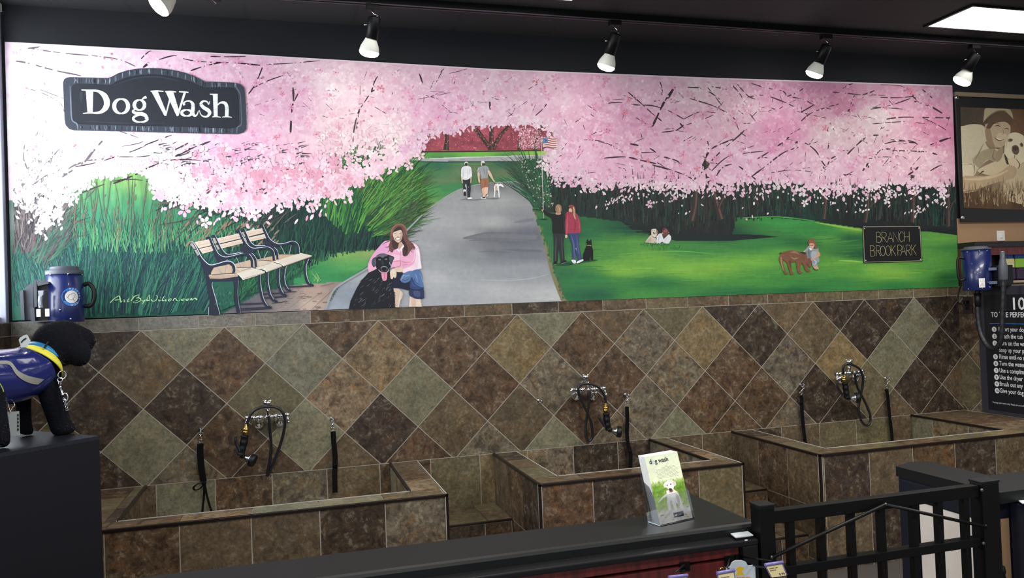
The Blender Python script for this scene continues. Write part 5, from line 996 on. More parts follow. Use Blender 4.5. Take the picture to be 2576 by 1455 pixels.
# ---- sign boards painted on the mural
Z = zc(1940, 560, 6.44); K = 6.44; B_ = figure()
pz([(1472, 62), (2408, 55), (2442, 632), (1490, 660)], (22, 22, 24), 0)
fr = [(1482, 72), (2400, 66), (2428, 622), (1502, 645)]
for i in range(4): B_.stroke(Z(fr[i], fr[(i+1) % 4]), 1.0, (178, 172, 132), 0, False)
for c in ((1505, 98), (2384, 90), (1524, 616), (2410, 598)): B_.ell(Z(c)[0], 9/K, 10/K, (206, 200, 176), 8)
GL = (182, 172, 120)
FONT = {'B': [[(0, 0), (0, 1)], [(0, 0), (.55, .02), (.72, .2), (.55, .42), (0, .46)], [(0, .46), (.65, .5), (.85, .74), (.6, 1), (0, 1)]], 'R': [[(0, 0), (0, 1)], [(0, 0), (.6, .03), (.8, .24), (.6, .46), (0, .5)], [(.25, .5), (.85, 1)]], 'A': [[(0, 1), (.42, 0), (.85, 1)], [(.17, .62), (.68, .62)]], 'N': [[(0, 1), (0, 0), (.85, 1), (.85, 0)]], 'C': [[(.9, .16), (.62, 0), (.3, .05), (.04, .4), (.1, .78), (.4, 1), (.68, .97), (.88, .8)]], 'H': [[(0, 0), (0, 1)], [(.8, 0), (.8, 1)], [(0, .52), (.8, .52)]], 'O': [[(.5, 0), (.15, .12), (0, .5), (.15, .88), (.5, 1), (.85, .88), (1, .5), (.85, .12), (.5, 0)]], 'K': [[(0, 0), (0, 1)], [(.78, 0), (0, .56)], [(.22, .42), (.85, 1)]], 'P': [[(0, 0), (0, 1)], [(0, 0), (.6, .03), (.82, .25), (.6, .5), (0, .52)]]}
def letter(ch, x, y, w, h, lw, dy=0):
    for st in FONT[ch]: B_.stroke(Z(*[(x+u*w+(v*4), y+v*h+dy*u) for u, v in st]), lw/K, GL, 4 if len(st) > 3 and ch != 'N' else 0, False)
for ch, x, y in zip('BRANCH', (1694, 1782, 1872, 1968, 2062, 2148), (158, 160, 160, 155, 152, 148)): letter(ch, x, y, {'N': 96, 'A': 108, 'H': 96, 'C': 78}.get(ch, 92), 162, 4.6)
for ch, x, y in zip('BROOKPARK', (1596, 1690, 1760, 1845, 1932, 2040, 2085, 2176, 2266), (378, 376, 382, 378, 372, 366, 372, 366, 360)): letter(ch, x, y, {'O': 76, 'K': 86, 'A': 106, 'P': 84}.get(ch, 88), 168 if ch != 'O' else 158, 4.6)
pl = B_.build('painted_park_plaque', mural); pl['label'] = 'black painted plaque with a thin gold border and gold lettering'
Z = zc(150, 160, 5.257); K = 5.257; B_ = figure()
SG = (40, 43, 52); EDGE = (58, 64, 76)
out = [(48, 260), (60, 215), (95, 190), (140, 182), (400, 188), (640, 195), (690, 178), (780, 130), (900, 92), (1040, 70), (1180, 62), (1330, 66), (1500, 88), (1650, 122), (1790, 172), (1920, 240), (2100, 246), (2310, 256), (2390, 272), (2440, 320), (2455, 400), (2465, 600), (2474, 800), (2470, 870), (2435, 915), (2360, 936), (1600, 922), (900, 902), (200, 888), (130, 870), (85, 820), (68, 740), (58, 500)]
pz(out, EDGE, 0)
for k in range(170):
    u = RU(0, 1)
    if u < .5:
        x = RU(240, 2350); y0 = np.interp(x, [200, 900, 1600, 2360], [812, 822, 836, 850]); y1 = np.interp(x, [200, 900, 1600, 2360], [884, 898, 918, 932])
    else:
        x = RU(200, 2330); y0 = np.interp(x, [200, 640, 690, 900, 1180, 1500, 1790, 1920, 2330], [186, 198, 182, 96, 66, 92, 176, 244, 260]); y1 = y0+np.interp(x, [200, 640, 900, 1180, 1500, 1790, 1920, 2330], [80, 84, 74, 76, 78, 82, 76, 58])
    c = pal((96, 106, 122), (120, 132, 146), (40, 44, 54), (76, 84, 98), (30, 33, 40), (140, 150, 164))(0, 0)
    sz([(x, y0+3), (x+RU(-6, 6), (y0+y1)/2), (x+RU(-8, 8), y1-3)], [4, RU(6, 20), 4], c, 3)
for x in (235, 512, 1045, 1158, 1240, 1440, 1800, 2060, 2300): y = np.interp(x, [200, 640, 690, 900, 1180, 1500, 1790, 1920, 2330], [186, 198, 182, 96, 66, 92, 176, 244, 260]); sz([(x, y+2), (x, y+76)], 6, (24, 26, 32), 0)
inn = [(165, 330), (180, 292), (230, 270), (440, 278), (660, 292), (690, 288), (780, 232), (920, 185), (1080, 158), (1240, 150), (1420, 166), (1580, 200), (1720, 240), (1850, 300), (1930, 325), (2150, 322), (2290, 325), (2340, 360), (2362, 440), (2370, 640), (2372, 800), (2340, 845), (2260, 858), (1500, 832), (800, 818), (260, 802), (200, 780), (178, 720), (170, 500)]
pz(inn, SG, 0); B_.stroke(Z(*(inn+[inn[0]])), 1.1, (26, 28, 34), 0, False)
sz([(140, 300), (150, 500), (165, 740), (230, 800), (245, 880)], [5, 16, 16, 20, 8], (108, 120, 138)); sz([(2310, 270), (2350, 340), (2390, 420), (2400, 620), (2405, 800), (2350, 850), (2345, 930)], [6, 16, 10, 8, 12, 16, 8], (96, 106, 120)); sz([(285, 380), (290, 520)], 14, (58, 66, 80), 0); sz([(700, 300), (1000, 200), (1300, 180), (1600, 240)], [3, 14, 18, 4], (54, 60, 74)); sz([(250, 760), (800, 790), (1400, 790)], [4, 14, 4], (50, 56, 68))
WH = (226, 234, 234)
def wz(pts): B_.wstroke(Z(*[(p[0], p[1], p[2]*.86) for p in pts]), WH)
pz([(350, 360), (447, 352), (440, 662), (372, 662)], WH, 0); wz([(292, 352, 14), (380, 358, 22), (480, 358, 22)]); wz([(312, 664, 12), (400, 656, 22), (500, 660, 18)]); wz([(440, 362, 22), (520, 372, 40), (596, 430, 84), (628, 512, 92), (610, 590, 84), (540, 648, 44), (440, 658, 20)])
B_.ring(Z((816, 568))[0], 92/K, 96/K, lambda a: (16+38*abs(math.cos(a)))/K, WH)
B_.ring(Z((1058, 552))[0], 68/K, 66/K, lambda a: (15+32*abs(math.cos(a)))/K, WH); wz([(1085, 492, 16), (1110, 462, 26), (1138, 450, 44), (1150, 445, 36)]); wz([(1005, 602, 14), (972, 636, 36), (1010, 660, 46), (1080, 664, 50), (1140, 690, 46), (1150, 735, 46)])
B_.ring(Z((1070, 732))[0], 94/K, 46/K, lambda a: (14+20*abs(math.cos(a)))/K, WH)
pz([(1215, 372), (1300, 372), (1410, 640), (1400, 696), (1385, 690)], WH, 0); pz([(1395, 695), (1412, 695), (1480, 440), (1462, 420)], WH, 0); pz([(1405, 380), (1505, 380), (1585, 640), (1562, 700), (1545, 690)], WH, 0); pz([(1548, 698), (1572, 698), (1672, 392), (1640, 392)], WH, 0)
for a in ([(1205, 370, 16), (1290, 366, 22), (1376, 372, 14)], [(1396, 374, 14), (1470, 372, 20), (1542, 380, 14)], [(1580, 376, 14), (1640, 380, 22), (1706, 386, 16)]): wz(a)
wz([(1655, 552, 40), (1642, 530, 30), (1672, 504, 18), (1722, 500, 24), (1762, 538, 50), (1764, 600, 56), (1762, 660, 54), (1790, 694, 34), (1820, 676, 20), (1838, 626, 8)]); B_.ring(Z((1682, 656))[0], 66/K, 40/K, lambda a: (14+26*abs(math.cos(a)))/K, WH)
wz([(1988, 500, 8), (1972, 545, 14), (1955, 512, 22), (1905, 500, 26), (1870, 536, 44), (1902, 582, 54), (1965, 622, 58), (1985, 660, 52), (1950, 704, 30), (1896, 700, 20), (1862, 664, 14), (1852, 620, 6)])
pz([(2028, 418), (2092, 408), (2090, 705), (2040, 705)], WH, 0); wz([(1988, 408, 14), (2040, 412, 20), (2092, 412, 20)]); wz([(2082, 560, 14), (2130, 520, 26), (2190, 530, 50), (2212, 590, 56), (2210, 700, 54)]); wz([(2022, 710, 14), (2065, 704, 20), (2132, 714, 12)]); wz([(2150, 712, 12), (2210, 706, 20), (2278, 714, 12)])
for k in range(64):
    x = 270+k*32+RU(-8, 8); y = RU(365, 700); l = RU(60, 130); sz([(x, y), (x+l, y-l*.22)], [2, RU(5, 8), 2], SG, 2)
    y = RU(365, 760); sz([(x, y), (x+l, y-l*.22)], [2, RU(4.5, 7), 2], SG, 2)
sb = B_.build('painted_signboard', mural); sb['label'] = 'dark painted sign board with an arched top and white serif lettering'
# artist's lettering
Z = zc(270, 720, 10.73); K = 10.73; B_ = figure()
for a in ([(80, 455, 22), (160, 370, 26), (240, 310, 20), (320, 270, 22), (350, 340, 40), (370, 435, 30), (410, 390, 6)], [(205, 385, 20), (270, 375, 24), (350, 365, 8)], [(440, 375, 26), (480, 385, 12), (450, 425, 20), (490, 425, 18)], [(600, 315, 10), (560, 390, 24), (555, 430, 24), (610, 400, 6)], [(540, 375, 10), (600, 360, 10)], [(680, 250, 8), (700, 300, 16), (640, 415, 26), (720, 300, 26), (800, 250, 16), (860, 245, 14), (850, 300, 14), (780, 330, 14)], [(780, 330, 12), (850, 320, 24), (905, 350, 26), (880, 410, 18), (780, 450, 12), (705, 440, 12), (730, 410, 10), (850, 375, 12)], [(930, 380, 22), (960, 410, 22), (1030, 370, 14)], [(1030, 380, 24), (980, 440, 22), (940, 495, 14)], [(1100, 280, 8), (1090, 330, 20), (1070, 390, 30), (1150, 370, 16), (1130, 270, 26), (1150, 240, 10)], [(1200, 350, 20), (1210, 400, 26), (1300, 400, 18), (1350, 330, 18), (1350, 270, 18), (1310, 250, 8)], [(1400, 350, 12), (1395, 400, 24), (1460, 390, 10)], [(1430, 310, 12), (1445, 300, 10)], [(1545, 270, 12), (1500, 350, 22), (1495, 400, 24), (1560, 380, 8)], [(1600, 345, 12), (1575, 375, 20), (1600, 400, 20), (1560, 412, 8)], [(1690, 345, 16), (1650, 390, 24), (1700, 400, 16), (1730, 350, 14), (1690, 345, 10)], [(1780, 400, 20), (1800, 350, 20), (1850, 340, 22), (1870, 385, 24), (1900, 380, 8)], [(1940, 388, 22), (1960, 388, 20)], [(2080, 345, 12), (2010, 360, 20), (2010, 388, 20), (2090, 375, 8)], [(2180, 345, 14), (2120, 375, 22), (2170, 385, 16), (2205, 345, 12), (2180, 342, 8)], [(2235, 385, 16), (2280, 330, 16), (2290, 380, 20), (2350, 335, 16), (2400, 335, 20), (2400, 380, 22), (2440, 350, 6)]):
    B_.wstroke(Z(*a), (176, 232, 166))
si = B_.build('painted_signature', mural); si['label'] = 'pale green handwritten web address'
# ------------------------------------------------------------------ common materials
M_CHROME = mat('chrome', (225, 228, 232), .09, metal=1.0)
M_STEEL = mat('steel_hardware', (190, 192, 196), .22, metal=1.0)
M_BRASS = mat('brass', (196, 166, 96), .22, metal=1.0)
M_RUBBER = mat('black_rubber', (24, 24, 30), .42)
M_BLACKPL = mat('black_plastic', (12, 12, 15), .45, spec=.35)
M_GREYPL = mat('dark_grey_plastic', (74, 78, 86), .45)
M_BLACKMET = mat('black_painted_metal', (8, 8, 9), .45, spec=.2)
M_WEB = mat('black_webbing', (9, 8, 10), .85, spec=.15, bump=.3, bscale=300)
M_BLUE = mat('blue_enamel', (20, 32, 84), .32, coat=.3)
M_NAVY = mat('navy_laminate', (14, 18, 30), .55, spec=.3)
M_BLACKTOP = mat('black_laminate', (13, 14, 15), .5, spec=.3, noise=.1, nscale=150)
M_WHITE = mat('white_label', (228, 228, 226), .5)
M_BLACKINK = mat('black_ink', (20, 20, 22), .6)
# ------------------------------------------------------------------ track and ceiling lights
ZC = 3.3
TY = -.455; TZ = 3.262
tr = MB()
tr.b2((.35, TY-.019, TZ), (7.4, TY+.019, ZC-.001)); tk = thing('light_track', (3.8, TY, ZC), 'long black ceiling track carrying the bulb fittings above the mural', 'light track')
tr.build('track_rail', M_BLACKMET, tk)
for dy in (-.014, .014): MB().b2((.35, TY+dy-.0035, TZ-.0045), (7.4, TY+dy+.0035, TZ-.0002)).build('track_rib', mat('worn_track_edge', (92, 84, 92), .4, metal=.5), tk)
M_BULBW = mat('bulb_housing', (214, 214, 204), .4)
M_BULBE = mat('bulb_dome', (255, 255, 255), .3, emit=(255, 250, 240), estr=24)
LAMPL = ['black track lamp with a white bulb at the top left corner, above the sign board', 'black track lamp with a white bulb, second from the left along the track', 'black track lamp with a white bulb, middle one of the five along the track', 'black track lamp with a white bulb, second from the right end', 'black track lamp with a white bulb nearest the framed picture']
def lamp(i, mount, ptop, pbot, neck, tip, ytop, ytip, sc):
    """mount/ptop/pbot/neck/tip measured on the photo; ytop, ytip distances from the wall"""
    base = onZ(mount, TZ); base.y = TY; base.z = TZ
    t = thing('track_lamp', base, LAMPL[i], 'track lamp', 'lamps along the ceiling track')
    a = onY(ptop, ytop); b = onY(neck, ytop+(ytip-ytop)*.6); c = onY(tip, ytip)
    ax = (c-a).normalized(); L = (b-a).length
    MB().b2(base+Vector((-.035, -.022, -.036)), base+Vector((.035, .022, -.0055)), .004).build('track_adapter', M_BLACKMET, t)
    s = MB(); p1 = base+Vector((-.008, 0, -.036)); s.tube([p1, p1+Vector((.018, -.004, -.02)), a+Vector((.022, 0, .018)), a-ax*.002], .0045, 8); s.build('swivel_arm', M_STEEL, t)
    k = MB(); k.lathe([(.012, -.012), (.030*sc, -.006), (.033*sc, 0), (.033*sc, L)], a, ax, 24); k.build('socket_can', M_BLACKMET, t)
    MB().tube([a+ax*(L*.3)-RGT*.033*sc, a+ax*(L*.3)-RGT*.052*sc], .0035, 8).build('set_screw', M_STEEL, t)
    h = MB(); h.lathe([(.030*sc, -.004), (.034*sc, .006), (.042*sc, .022), (.050*sc, .040), (.0535*sc, .056), (.0540*sc, .066)], b, ax, 28, cap=False); bb = h.build('bulb', M_BULBW, t)
    d = MB(); d.lathe([(.0538*sc, .0665), (.053*sc, .074), (.047*sc, .084), (.034*sc, .092), (.016*sc, .096), (.001, .097)], b, ax, 28, cap=False); d.build('bulb_dome', M_BULBE, bb)
lamp(0, (520, -90), (470, -40), (430, 0), (428, -8), (362, 34), -.66, -.70, 1.13)
lamp(1, (936, 12), (942, 46), (934, 100), (933, 99), (929, 140), -.47, -.42, 1.0)
lamp(2, (1541, 55), (1549, 88), (1533, 143), (1534, 138), (1520, 178), -.47, -.40, 1.0)
lamp(3, (2070, 90), (2080, 116), (2062, 162), (2060, 159), (2043, 198), -.47, -.38, 1.03)
lamp(4, (2447, 112), (2454, 139), (2432, 178), (2434, 180), (2408, 216), -.50, -.42, 1.10)
M_DIFF = mat('fluorescent_diffuser', (250, 250, 250), .4, emit=(255, 253, 248), estr=3.2)
for x0, lab in ((4.853, 'glowing ceiling light panel at the top right corner of the picture'), (1.165, 'ceiling light panel of which only a thin edge shows at the top centre')):
    t = thing('ceiling_light', (x0+.61, -.80, ZC), lab, 'ceiling light', 'fluorescent panels in the ceiling')
    f = MB()
    for lo, hi in (((x0-.02, -.628, ZC-.012), (x0+1.24, -.612, ZC-.001)), ((x0-.02, -1.0, ZC-.012), (x0+1.24, -.984, ZC-.001)), ((x0-.02, -.984, ZC-.012), (x0, -.628, ZC-.001)), ((x0+1.22, -.984, ZC-.012), (x0+1.24, -.628, ZC-.001))): f.b2(lo, hi)
    f.build('light_frame', M_BLACKMET, t)
    MB().b2((x0, -.984, ZC-.008), (x0+1.22, -.628, ZC-.001)).build('diffuser', M_DIFF, t)
# ------------------------------------------------------------------ faucets
def px(pts, y): return [onY(p[:2], p[2] if len(p) > 2 else y) for p in pts]
def smooth(pts, n=6): return [Vector(v) for v in catmull([tuple(p) for p in pts], n)]
def faucet(label, c, bells, top, bar, handles, hose, brass, grip, head, lever):
    t = thing('tub_faucet', onY(c, 0), label, 'faucet', 'wall faucets over the tubs')
    b = MB(); Yb = -.075
    for q in bells:
        w = onY(q, -.008); b.lathe([(.030, .010), (.035, .016), (.037, .026), (.034, .038), (.025, .054), (.015, .068), (.013, .076)], (w.x, .006, w.z-.010), (0, -.86, .5), 22); b.tube([(w.x, -.006, w.z-.006), (w.x, -.03, w.z+.004)], .014, 12)
        b.tube([(w.x, -.055, w.z+.012), (w.x, Yb, w.z+.035)], .012, 12)
    L, Rr = onY(bar[0], Yb), onY(bar[1], Yb)
    b.tube([L, Rr], .0105, 12); ln = (Rr-L)
    for u in (.12, .30, .5, .70, .88): b.lathe([(.012, -.012), (.0165, -.008), (.0165, .008), (.012, .012)], L+ln*u, ln, 16)
    m = L.lerp(Rr, .5); tp = onY(top, Yb-.01)
    b.tube([m+Vector((0, 0, -.03)), m, Vector((m.x, m.y, m.z+.03)), Vector((tp.x, tp.y, tp.z-.02))], [.012, .016, .012, .013], 14)
    b.lathe([(.014, -.028), (.020, -.022), (.014, -.012), (.022, -.004), (.024, .012), (.016, .016)], tp, (0, 0, 1), 18)
    for k in range(4): b.sphere(tp+Vector((math.cos(k*1.57+.5)*.02, math.sin(k*1.57+.5)*.02, .016)), .0055, 8)
    b.build('faucet_body', M_CHROME, t)
    for h in handles:
        k = MB(); A = onY(h[0], Yb); k.lathe([(.012, -.012), (.015, 0), (.011, .016)], A, ln, 14); B2 = onY(h[1], Yb-.015); k.tube([A, A.lerp(B2, .5), B2], [.007, .0055, .0065], 10); k.sphere(B2, .009, 10); k.build('lever_handle', M_CHROME, t)
    hp = smooth(px(hose, -.085)); ho = MB().tube(hp, .0082, 12).build('spray_hose', M_RUBBER, t)
    A, B2 = onY(brass[0], -.10), onY(brass[1], -.10); ax = (B2-A); l = ax.length
    MB().lathe([(.0095, -.01), (.010, l*.25), (.0165, l*.3), (.0165, l*.5), (.013, l*.52), (.0165, l*.6), (.0165, l*.95), (.011, l)], A, ax, 18).build('brass_coupling', M_BRASS, ho)
    n = MB(); g = [onY(q, -.10) for q in grip]; gl = smooth(g, 8); rr = [.0205+.0014*math.sin(i*.9) for i in range(len(gl))]; rr[0] = .018; rr[-1] = .015
    n.tube(gl, rr, 14); h0, h1 = onY(head[0], -.10), onY(head[1], -.112); n.tube([gl[-1], h0], [.014, .012], 12); nz = n.build('spray_nozzle', M_BLACKPL, t)
    hx = (h1-h0).normalized(); MB().lathe([(.011, -.002), (.014, .010), (.026, .030), (.030, .036)], h0, hx, 22).build('nozzle_collar', M_STEEL, nz)
    MB().lathe([(.0305, .036), (.036, .042), (.036, .062), (.031, .067)], h0, hx, 22).build('nozzle_head', M_BLACKPL, nz)
    lv = [onY(q, -.115) for q in lever]; MB().tube(smooth(lv, 5), [.0065]*4+[.0085]*(len(smooth(lv, 5))-4), 10).build('nozzle_lever', M_RUBBER, nz)
    MB().sphere(lv[-1]+Vector((0, -.004, 0)), .0045, 8).build('pivot_pin', M_STEEL, nz)
faucet('chrome wall faucet with a black spray hose over the left tub', (676, 1050), ((650, 1066), (704, 1060)), (673, 1016), ((626, 1053), (722, 1046)), (((622, 1052), (620, 1064)), ((722, 1044), (726, 1062))),
    [(676, 1046, -.09), (678, 1075, -.08), (682, 1120, -.06), (679, 1160, -.05), (672, 1196, -.045), (678, 1188, -.05), (694, 1150, -.06), (708, 1110, -.075), (716, 1075, -.095), (716, 1050, -.11), (707, 1033, -.115), (692, 1025, -.115), (674, 1024, -.112), (655, 1026, -.11), (637, 1036, -.108), (625, 1055, -.104), (620, 1072, -.10)],
    ((619, 1072), (617, 1094)), [(616, 1095), (614, 1112), (609, 1130), (605, 1146)], ((614, 1150), (632, 1158)), [(594, 1098), (593, 1108), (597, 1122), (603, 1134)])
faucet('chrome wall faucet with a twisted hose loop over the middle tub', (1481, 981), ((1448, 996), (1490, 996)), (1474, 950), ((1443, 982), (1520, 979)), (((1440, 981), (1437, 984)), ((1519, 977), (1525, 993))),
    [(1484, 984, -.09), (1483, 1000, -.085), (1479, 1035, -.07), (1474, 1065, -.055), (1474, 1095, -.05), (1482, 1110, -.05), (1490, 1100, -.055), (1488, 1068, -.07), (1478, 1040, -.085), (1464, 1010, -.10), (1455, 985, -.115), (1458, 970, -.12), (1472, 966, -.12), (1488, 967, -.118), (1504, 974, -.114), (1516, 988, -.108), (1523, 1005, -.102), (1524, 1019, -.10)],
    ((1523, 1019), (1524, 1038)), [(1525, 1039), (1526, 1055), (1528, 1070), (1532, 1082)], ((1537, 1084), (1552, 1086)), [(1506, 1043), (1508, 1052), (1515, 1064), (1521, 1074)])
faucet('chrome wall faucet with the spray nozzle hooked up on it, over the corner tub', (2136, 938), ((2112, 955), (2150, 950)), (2136, 912), ((2106, 942), (2168, 936)), (((2105, 942), (2106, 955)), ((2168, 934), (2176, 950))),
    [(2152, 938, -.10), (2152, 955, -.09), (2160, 982, -.08), (2175, 1010, -.065), (2188, 1042, -.055), (2189, 1062, -.05), (2180, 1071, -.05), (2167, 1060, -.055), (2160, 1030, -.065), (2164, 1000, -.075), (2170, 970, -.09), (2170, 945, -.105), (2162, 929, -.115), (2148, 920, -.12), (2133, 916, -.12), (2122, 922, -.115), (2121, 935, -.11), (2122, 944, -.10)],
    ((2122, 944), (2124, 960)), [(2125, 962), (2127, 975), (2129, 990), (2132, 1001)], ((2138, 1003), (2150, 1002)), [(2104, 962), (2108, 975), (2116, 988), (2121, 994)])
# ------------------------------------------------------------------ wall eye hooks and tether leads
def eyehook(label, p):
    w = onY(p, -.0045); t = thing('eye_hook', w, label, 'hook', 'eye hooks in the tiled wall')
    MB().lathe([(.013, 0), (.013, .002), (.004, .004), (.004, .016)], w, (0, -1, 0), 14).build('hook_stem', M_STEEL, t)
    MB().torus(w+Vector((0, -.026, -.004)), (1, .35, .15), .0115, .0024, 18, 8).build('hook_ring', M_STEEL, t); return w
def lead(label, hook, clip, pts, wv, knot=None, extra=None):
    w = onY(hook, -.0045); t = thing('tether_lead', w+Vector((0, -.03, -.02)), label, 'lead', 'black tether leads hanging in the tubs')
    c = MB(); A = w+Vector((0, -.030, -.012)); B2 = onY(clip, -.032)
    c.torus(A+Vector((0, 0, -.004)), (.25, 1, 0), .0085, .0022, 16, 8); c.tube([A+Vector((0, 0, -.012)), A.lerp(B2, .55), B2], [.003, .0045, .0035], 10); c.torus(B2+Vector((0, 0, -.004)), (.2, 1, .1), .0095, .0020, 16, 8)
    c.build('snap_clip', M_STEEL, t)
    s = MB(); q = smooth([onY(p[:2], p[2]) for p in pts], 5); s.strap(q, wv, .0035)
    if knot: kk = onY(knot, -.034); s.sphere(kk, (.013, .010, .012), 12)
    st = s.build('strap', M_WEB, t)
    for e in (extra or []):
        MB().strap(smooth([onY(p[:2], p[2]) for p in e], 5), (.010, .006, 0), .003).build('loose_tail', M_WEB, st)
hk = [('steel eye hook holding the looped lead at the left end of the left tub', (506, 1082)), ('steel eye hook holding the straight lead at the right end of the left tub', (836, 1054)), ('small bare steel eye hook with nothing hanging on it, left of the middle faucet', (1357, 1008)), ('steel eye hook right of the middle faucet', (1575, 993)), ('steel eye hook left of the corner faucet', (2014, 968)), ('steel eye hook right of the corner faucet', (2227, 952))]
for l, p in hk: eyehook(l, p)
lead('black webbing lead tied in a bow over the left tub, nearest the stuffed dog', (506, 1082), (504, 1108), [(504, 1117, -.034), (504, 1145, -.030), (507, 1180, -.026), (512, 1212, -.024)], (.034, 0, 0), (513, 1216), [[(512, 1216, -.036), (500, 1217, -.05), (487, 1227, -.05), (492, 1234, -.05), (505, 1228, -.045), (513, 1218, -.036)], [(514, 1218, -.034), (513, 1250, -.03), (509, 1290, -.03), (507, 1330, -.03)], [(515, 1218, -.034), (520, 1245, -.03), (528, 1275, -.03), (538, 1305, -.03)]])
lead('black webbing lead hanging straight with a knotted hand loop over the left tub', (836, 1054), (837, 1078), [(838, 1086, -.034), (840, 1115, -.030), (843, 1150, -.026), (843, 1172, -.026), (842, 1200, -.028), (843, 1240, -.030)], (.029, .004, 0), (843, 1171))
lead('black webbing lead with a twisted end over the middle tub', (1575, 993), (1575, 1016), [(1577, 1024, -.034), (1578, 1060, -.030), (1577, 1090, -.028), (1580, 1120, -.030), (1586, 1140, -.034), (1586, 1180, -.034)], (.027, .006, 0), (1584, 1136))
lead('black webbing lead left of the corner faucet, hanging into the corner tub', (2014, 968), (2015, 988), [(2016, 996, -.034), (2017, 1025, -.030), (2020, 1065, -.028), (2025, 1110, -.030), (2028, 1130, -.030)], (.029, .004, 0), (2016, 1013))
lead('black webbing lead right of the corner faucet, with a knotted top', (2227, 952), (2230, 972), [(2231, 980, -.034), (2233, 1000, -.030), (2238, 1045, -.028), (2243, 1090, -.030), (2246, 1125, -.030)], (.028, .004, 0), (2230, 983))
# ------------------------------------------------------------------ force dryers
def dryer_left():
    Y = -.20; top = onY((165, 690), Y); bot = onY((165, 812), Y); r = (onY((211, 745), Y)-onY((117, 745), Y)).length/2; cx = onY((164, 745), Y).x
    H0, H1 = onY((164, 811), Y).z, onY((164, 691), Y).z
    t = thing('wall_dryer', (cx, Y, H0), 'blue cylindrical pet dryer with a round white sticker, on the left above the stuffed dog', 'pet dryer', 'blue wall mounted pet dryers')
    MB().lathe([(r*.97, 0), (r, .004), (r, H1-H0)], (cx, Y, H0), (0, 0, 1), 48).build('dryer_body', M_BLUE, t)
    l = MB(); hh = onY((164, 678), Y).z-H1
    l.lathe([(r*1.015, -.002), (r*1.02, .002), (r*1.02, hh*.75), (r*.80, hh*.80), (r*.78, hh*1.35), (r*.74, hh*1.5)], (cx, Y, H1), (0, 0, 1), 48).build('dryer_lid', mat('grey_plastic_lid', (64, 70, 82), .5), t)
    hd_ = MB(); a = onY((210, 718), Y); b = onY((213, 770), Y); hd_.tube(smooth([a, onY((224, 714), Y), onY((236, 730), Y), onY((237, 752), Y), onY((228, 769), Y), b], 5), .011, 12); hd_.build('carry_handle', M_BLACKPL, t)
    for q in ((129, 690), (174, 689), (155, 780), (180, 803), (207, 690)):
        v = onY(q, Y-r); d = Vector((v.x-cx, 0, 0)); u = max(-.98, min(.98, (onY(q, Y-r*.7).x-cx)/r)); p = Vector((cx+u*r, Y-math.sqrt(1-u*u)*r, v.z)); MB().sphere(p, .005, 10).build('rivet', M_STEEL, t)
    # round sticker wrapped on the body
    def wrap(pu, pz_, k=1.004): 
        a_ = pu/r; return Vector((cx+math.sin(a_)*r*k, Y-math.cos(a_)*r*k, pz_))
    sc = onY((180, 747), Y-r*.9); a0 = math.asin(max(-.9, min(.9, (sc.x-cx)/r)))*r; R0 = .047
    for nm, ra, rb, m_, k in (('round_sticker', 0, R0, mat('sticker_blue', (40, 120, 200), .4), 1.003), ('sticker_centre', 0, R0*.68, M_WHITE, 1.006)):
        s = MB(); n = 32; rings = []
        for f in (0.001, .5, 1):
            rings.append([s.bm.verts.new(wrap(a0+math.cos(6.283*j/n)*rb*f, sc.z+math.sin(6.283*j/n)*rb*f, k)) for j in range(n)])
        fs = []
        for A, B2 in zip(rings[:-1], rings[1:]):
            for j in range(n): fs.append(s.bm.faces.new((A[j], A[(j+1) % n], B2[(j+1) % n], B2[j])))
        s.use(m_); s._fin(fs, True); o_ = s.build(nm, m_, t if nm == 'round_sticker' else stk)
        if nm == 'round_sticker': stk = o_; o_['label'] = 'round blue and white sticker'
    tx = MB().use(M_WHITE)
    for i, ch in enumerate('PETLIFT.COM'):
        an = math.radians(100-i*19); rr = R0*.78; V, F = text_mesh(ch, .0145)
        if not F: continue
        w0 = max(v.x for v in V)/2; vs = []
        for v in V:
            lx, ly = v.x-w0, v.y; uu = a0+math.cos(an)*(rr+ly)+math.sin(an)*lx; zz = sc.z+math.sin(an)*(rr+ly)-math.cos(an)*lx; vs.append(tx.bm.verts.new(wrap(uu, zz, 1.006)))
        for f in F: tx._fin([tx.bm.faces.new([vs[j] for j in f])])
    tx.build('sticker_lettering', M_WHITE, stk)
    ln_ = MB().use(mat('sticker_line', (90, 84, 80), .6)); zq = lambda pts: [wrap(a0+u*R0, sc.z+v*R0, 1.009) for u, v in pts]
    ln_.tube(zq([(-.35, .1), (-.42, -.1), (-.3, -.25), (-.05, -.3), (.15, -.2), (.3, .0), (.38, .25), (.25, .42), (.05, .38), (-.1, .25), (-.25, .28), (-.35, .1)]), .0009, 6); ln_.tube(zq([(.1, -.22), (.2, -.4), (.3, -.5)]), .0009, 6); ln_.build('sticker_drawing', None, stk)
    # bracket
    b = MB(); G = M_GREYPL; b.use(G)
    def pr(pts, y0, y1): b.prism([onY(p, y0) for p in pts], (0, y1-y0, 0))
    pr([(49, 732), (58, 730), (62, 806), (54, 806)], -.20, -.02); pr([(60, 727), (76, 714), (84, 714), (84, 806), (64, 806)], -.18, -.01); pr([(84, 706), (92, 704), (93, 772), (86, 774)], -.28, -.10); pr([(76, 776), (86, 774), (88, 808), (78, 808)], -.28, -.05)
    pr([(92, 704), (122, 709), (122, 714), (95, 720)], -.30, -.14); b.build('wall_bracket', G, t)
    pl_ = MB(); pl_.b2(onY((46, 812), -.30), onY((140, 806), -.30)+Vector((0, .29, 0))); pl_.build('bracket_plate', M_GREYPL, t)
    m2 = MB(); m2.prism([onY(p, -.26) for p in ((93, 712), (122, 712), (122, 808), (93, 808))], (0, .14, 0)); m2.build('motor_mount', M_BLACKPL, t)
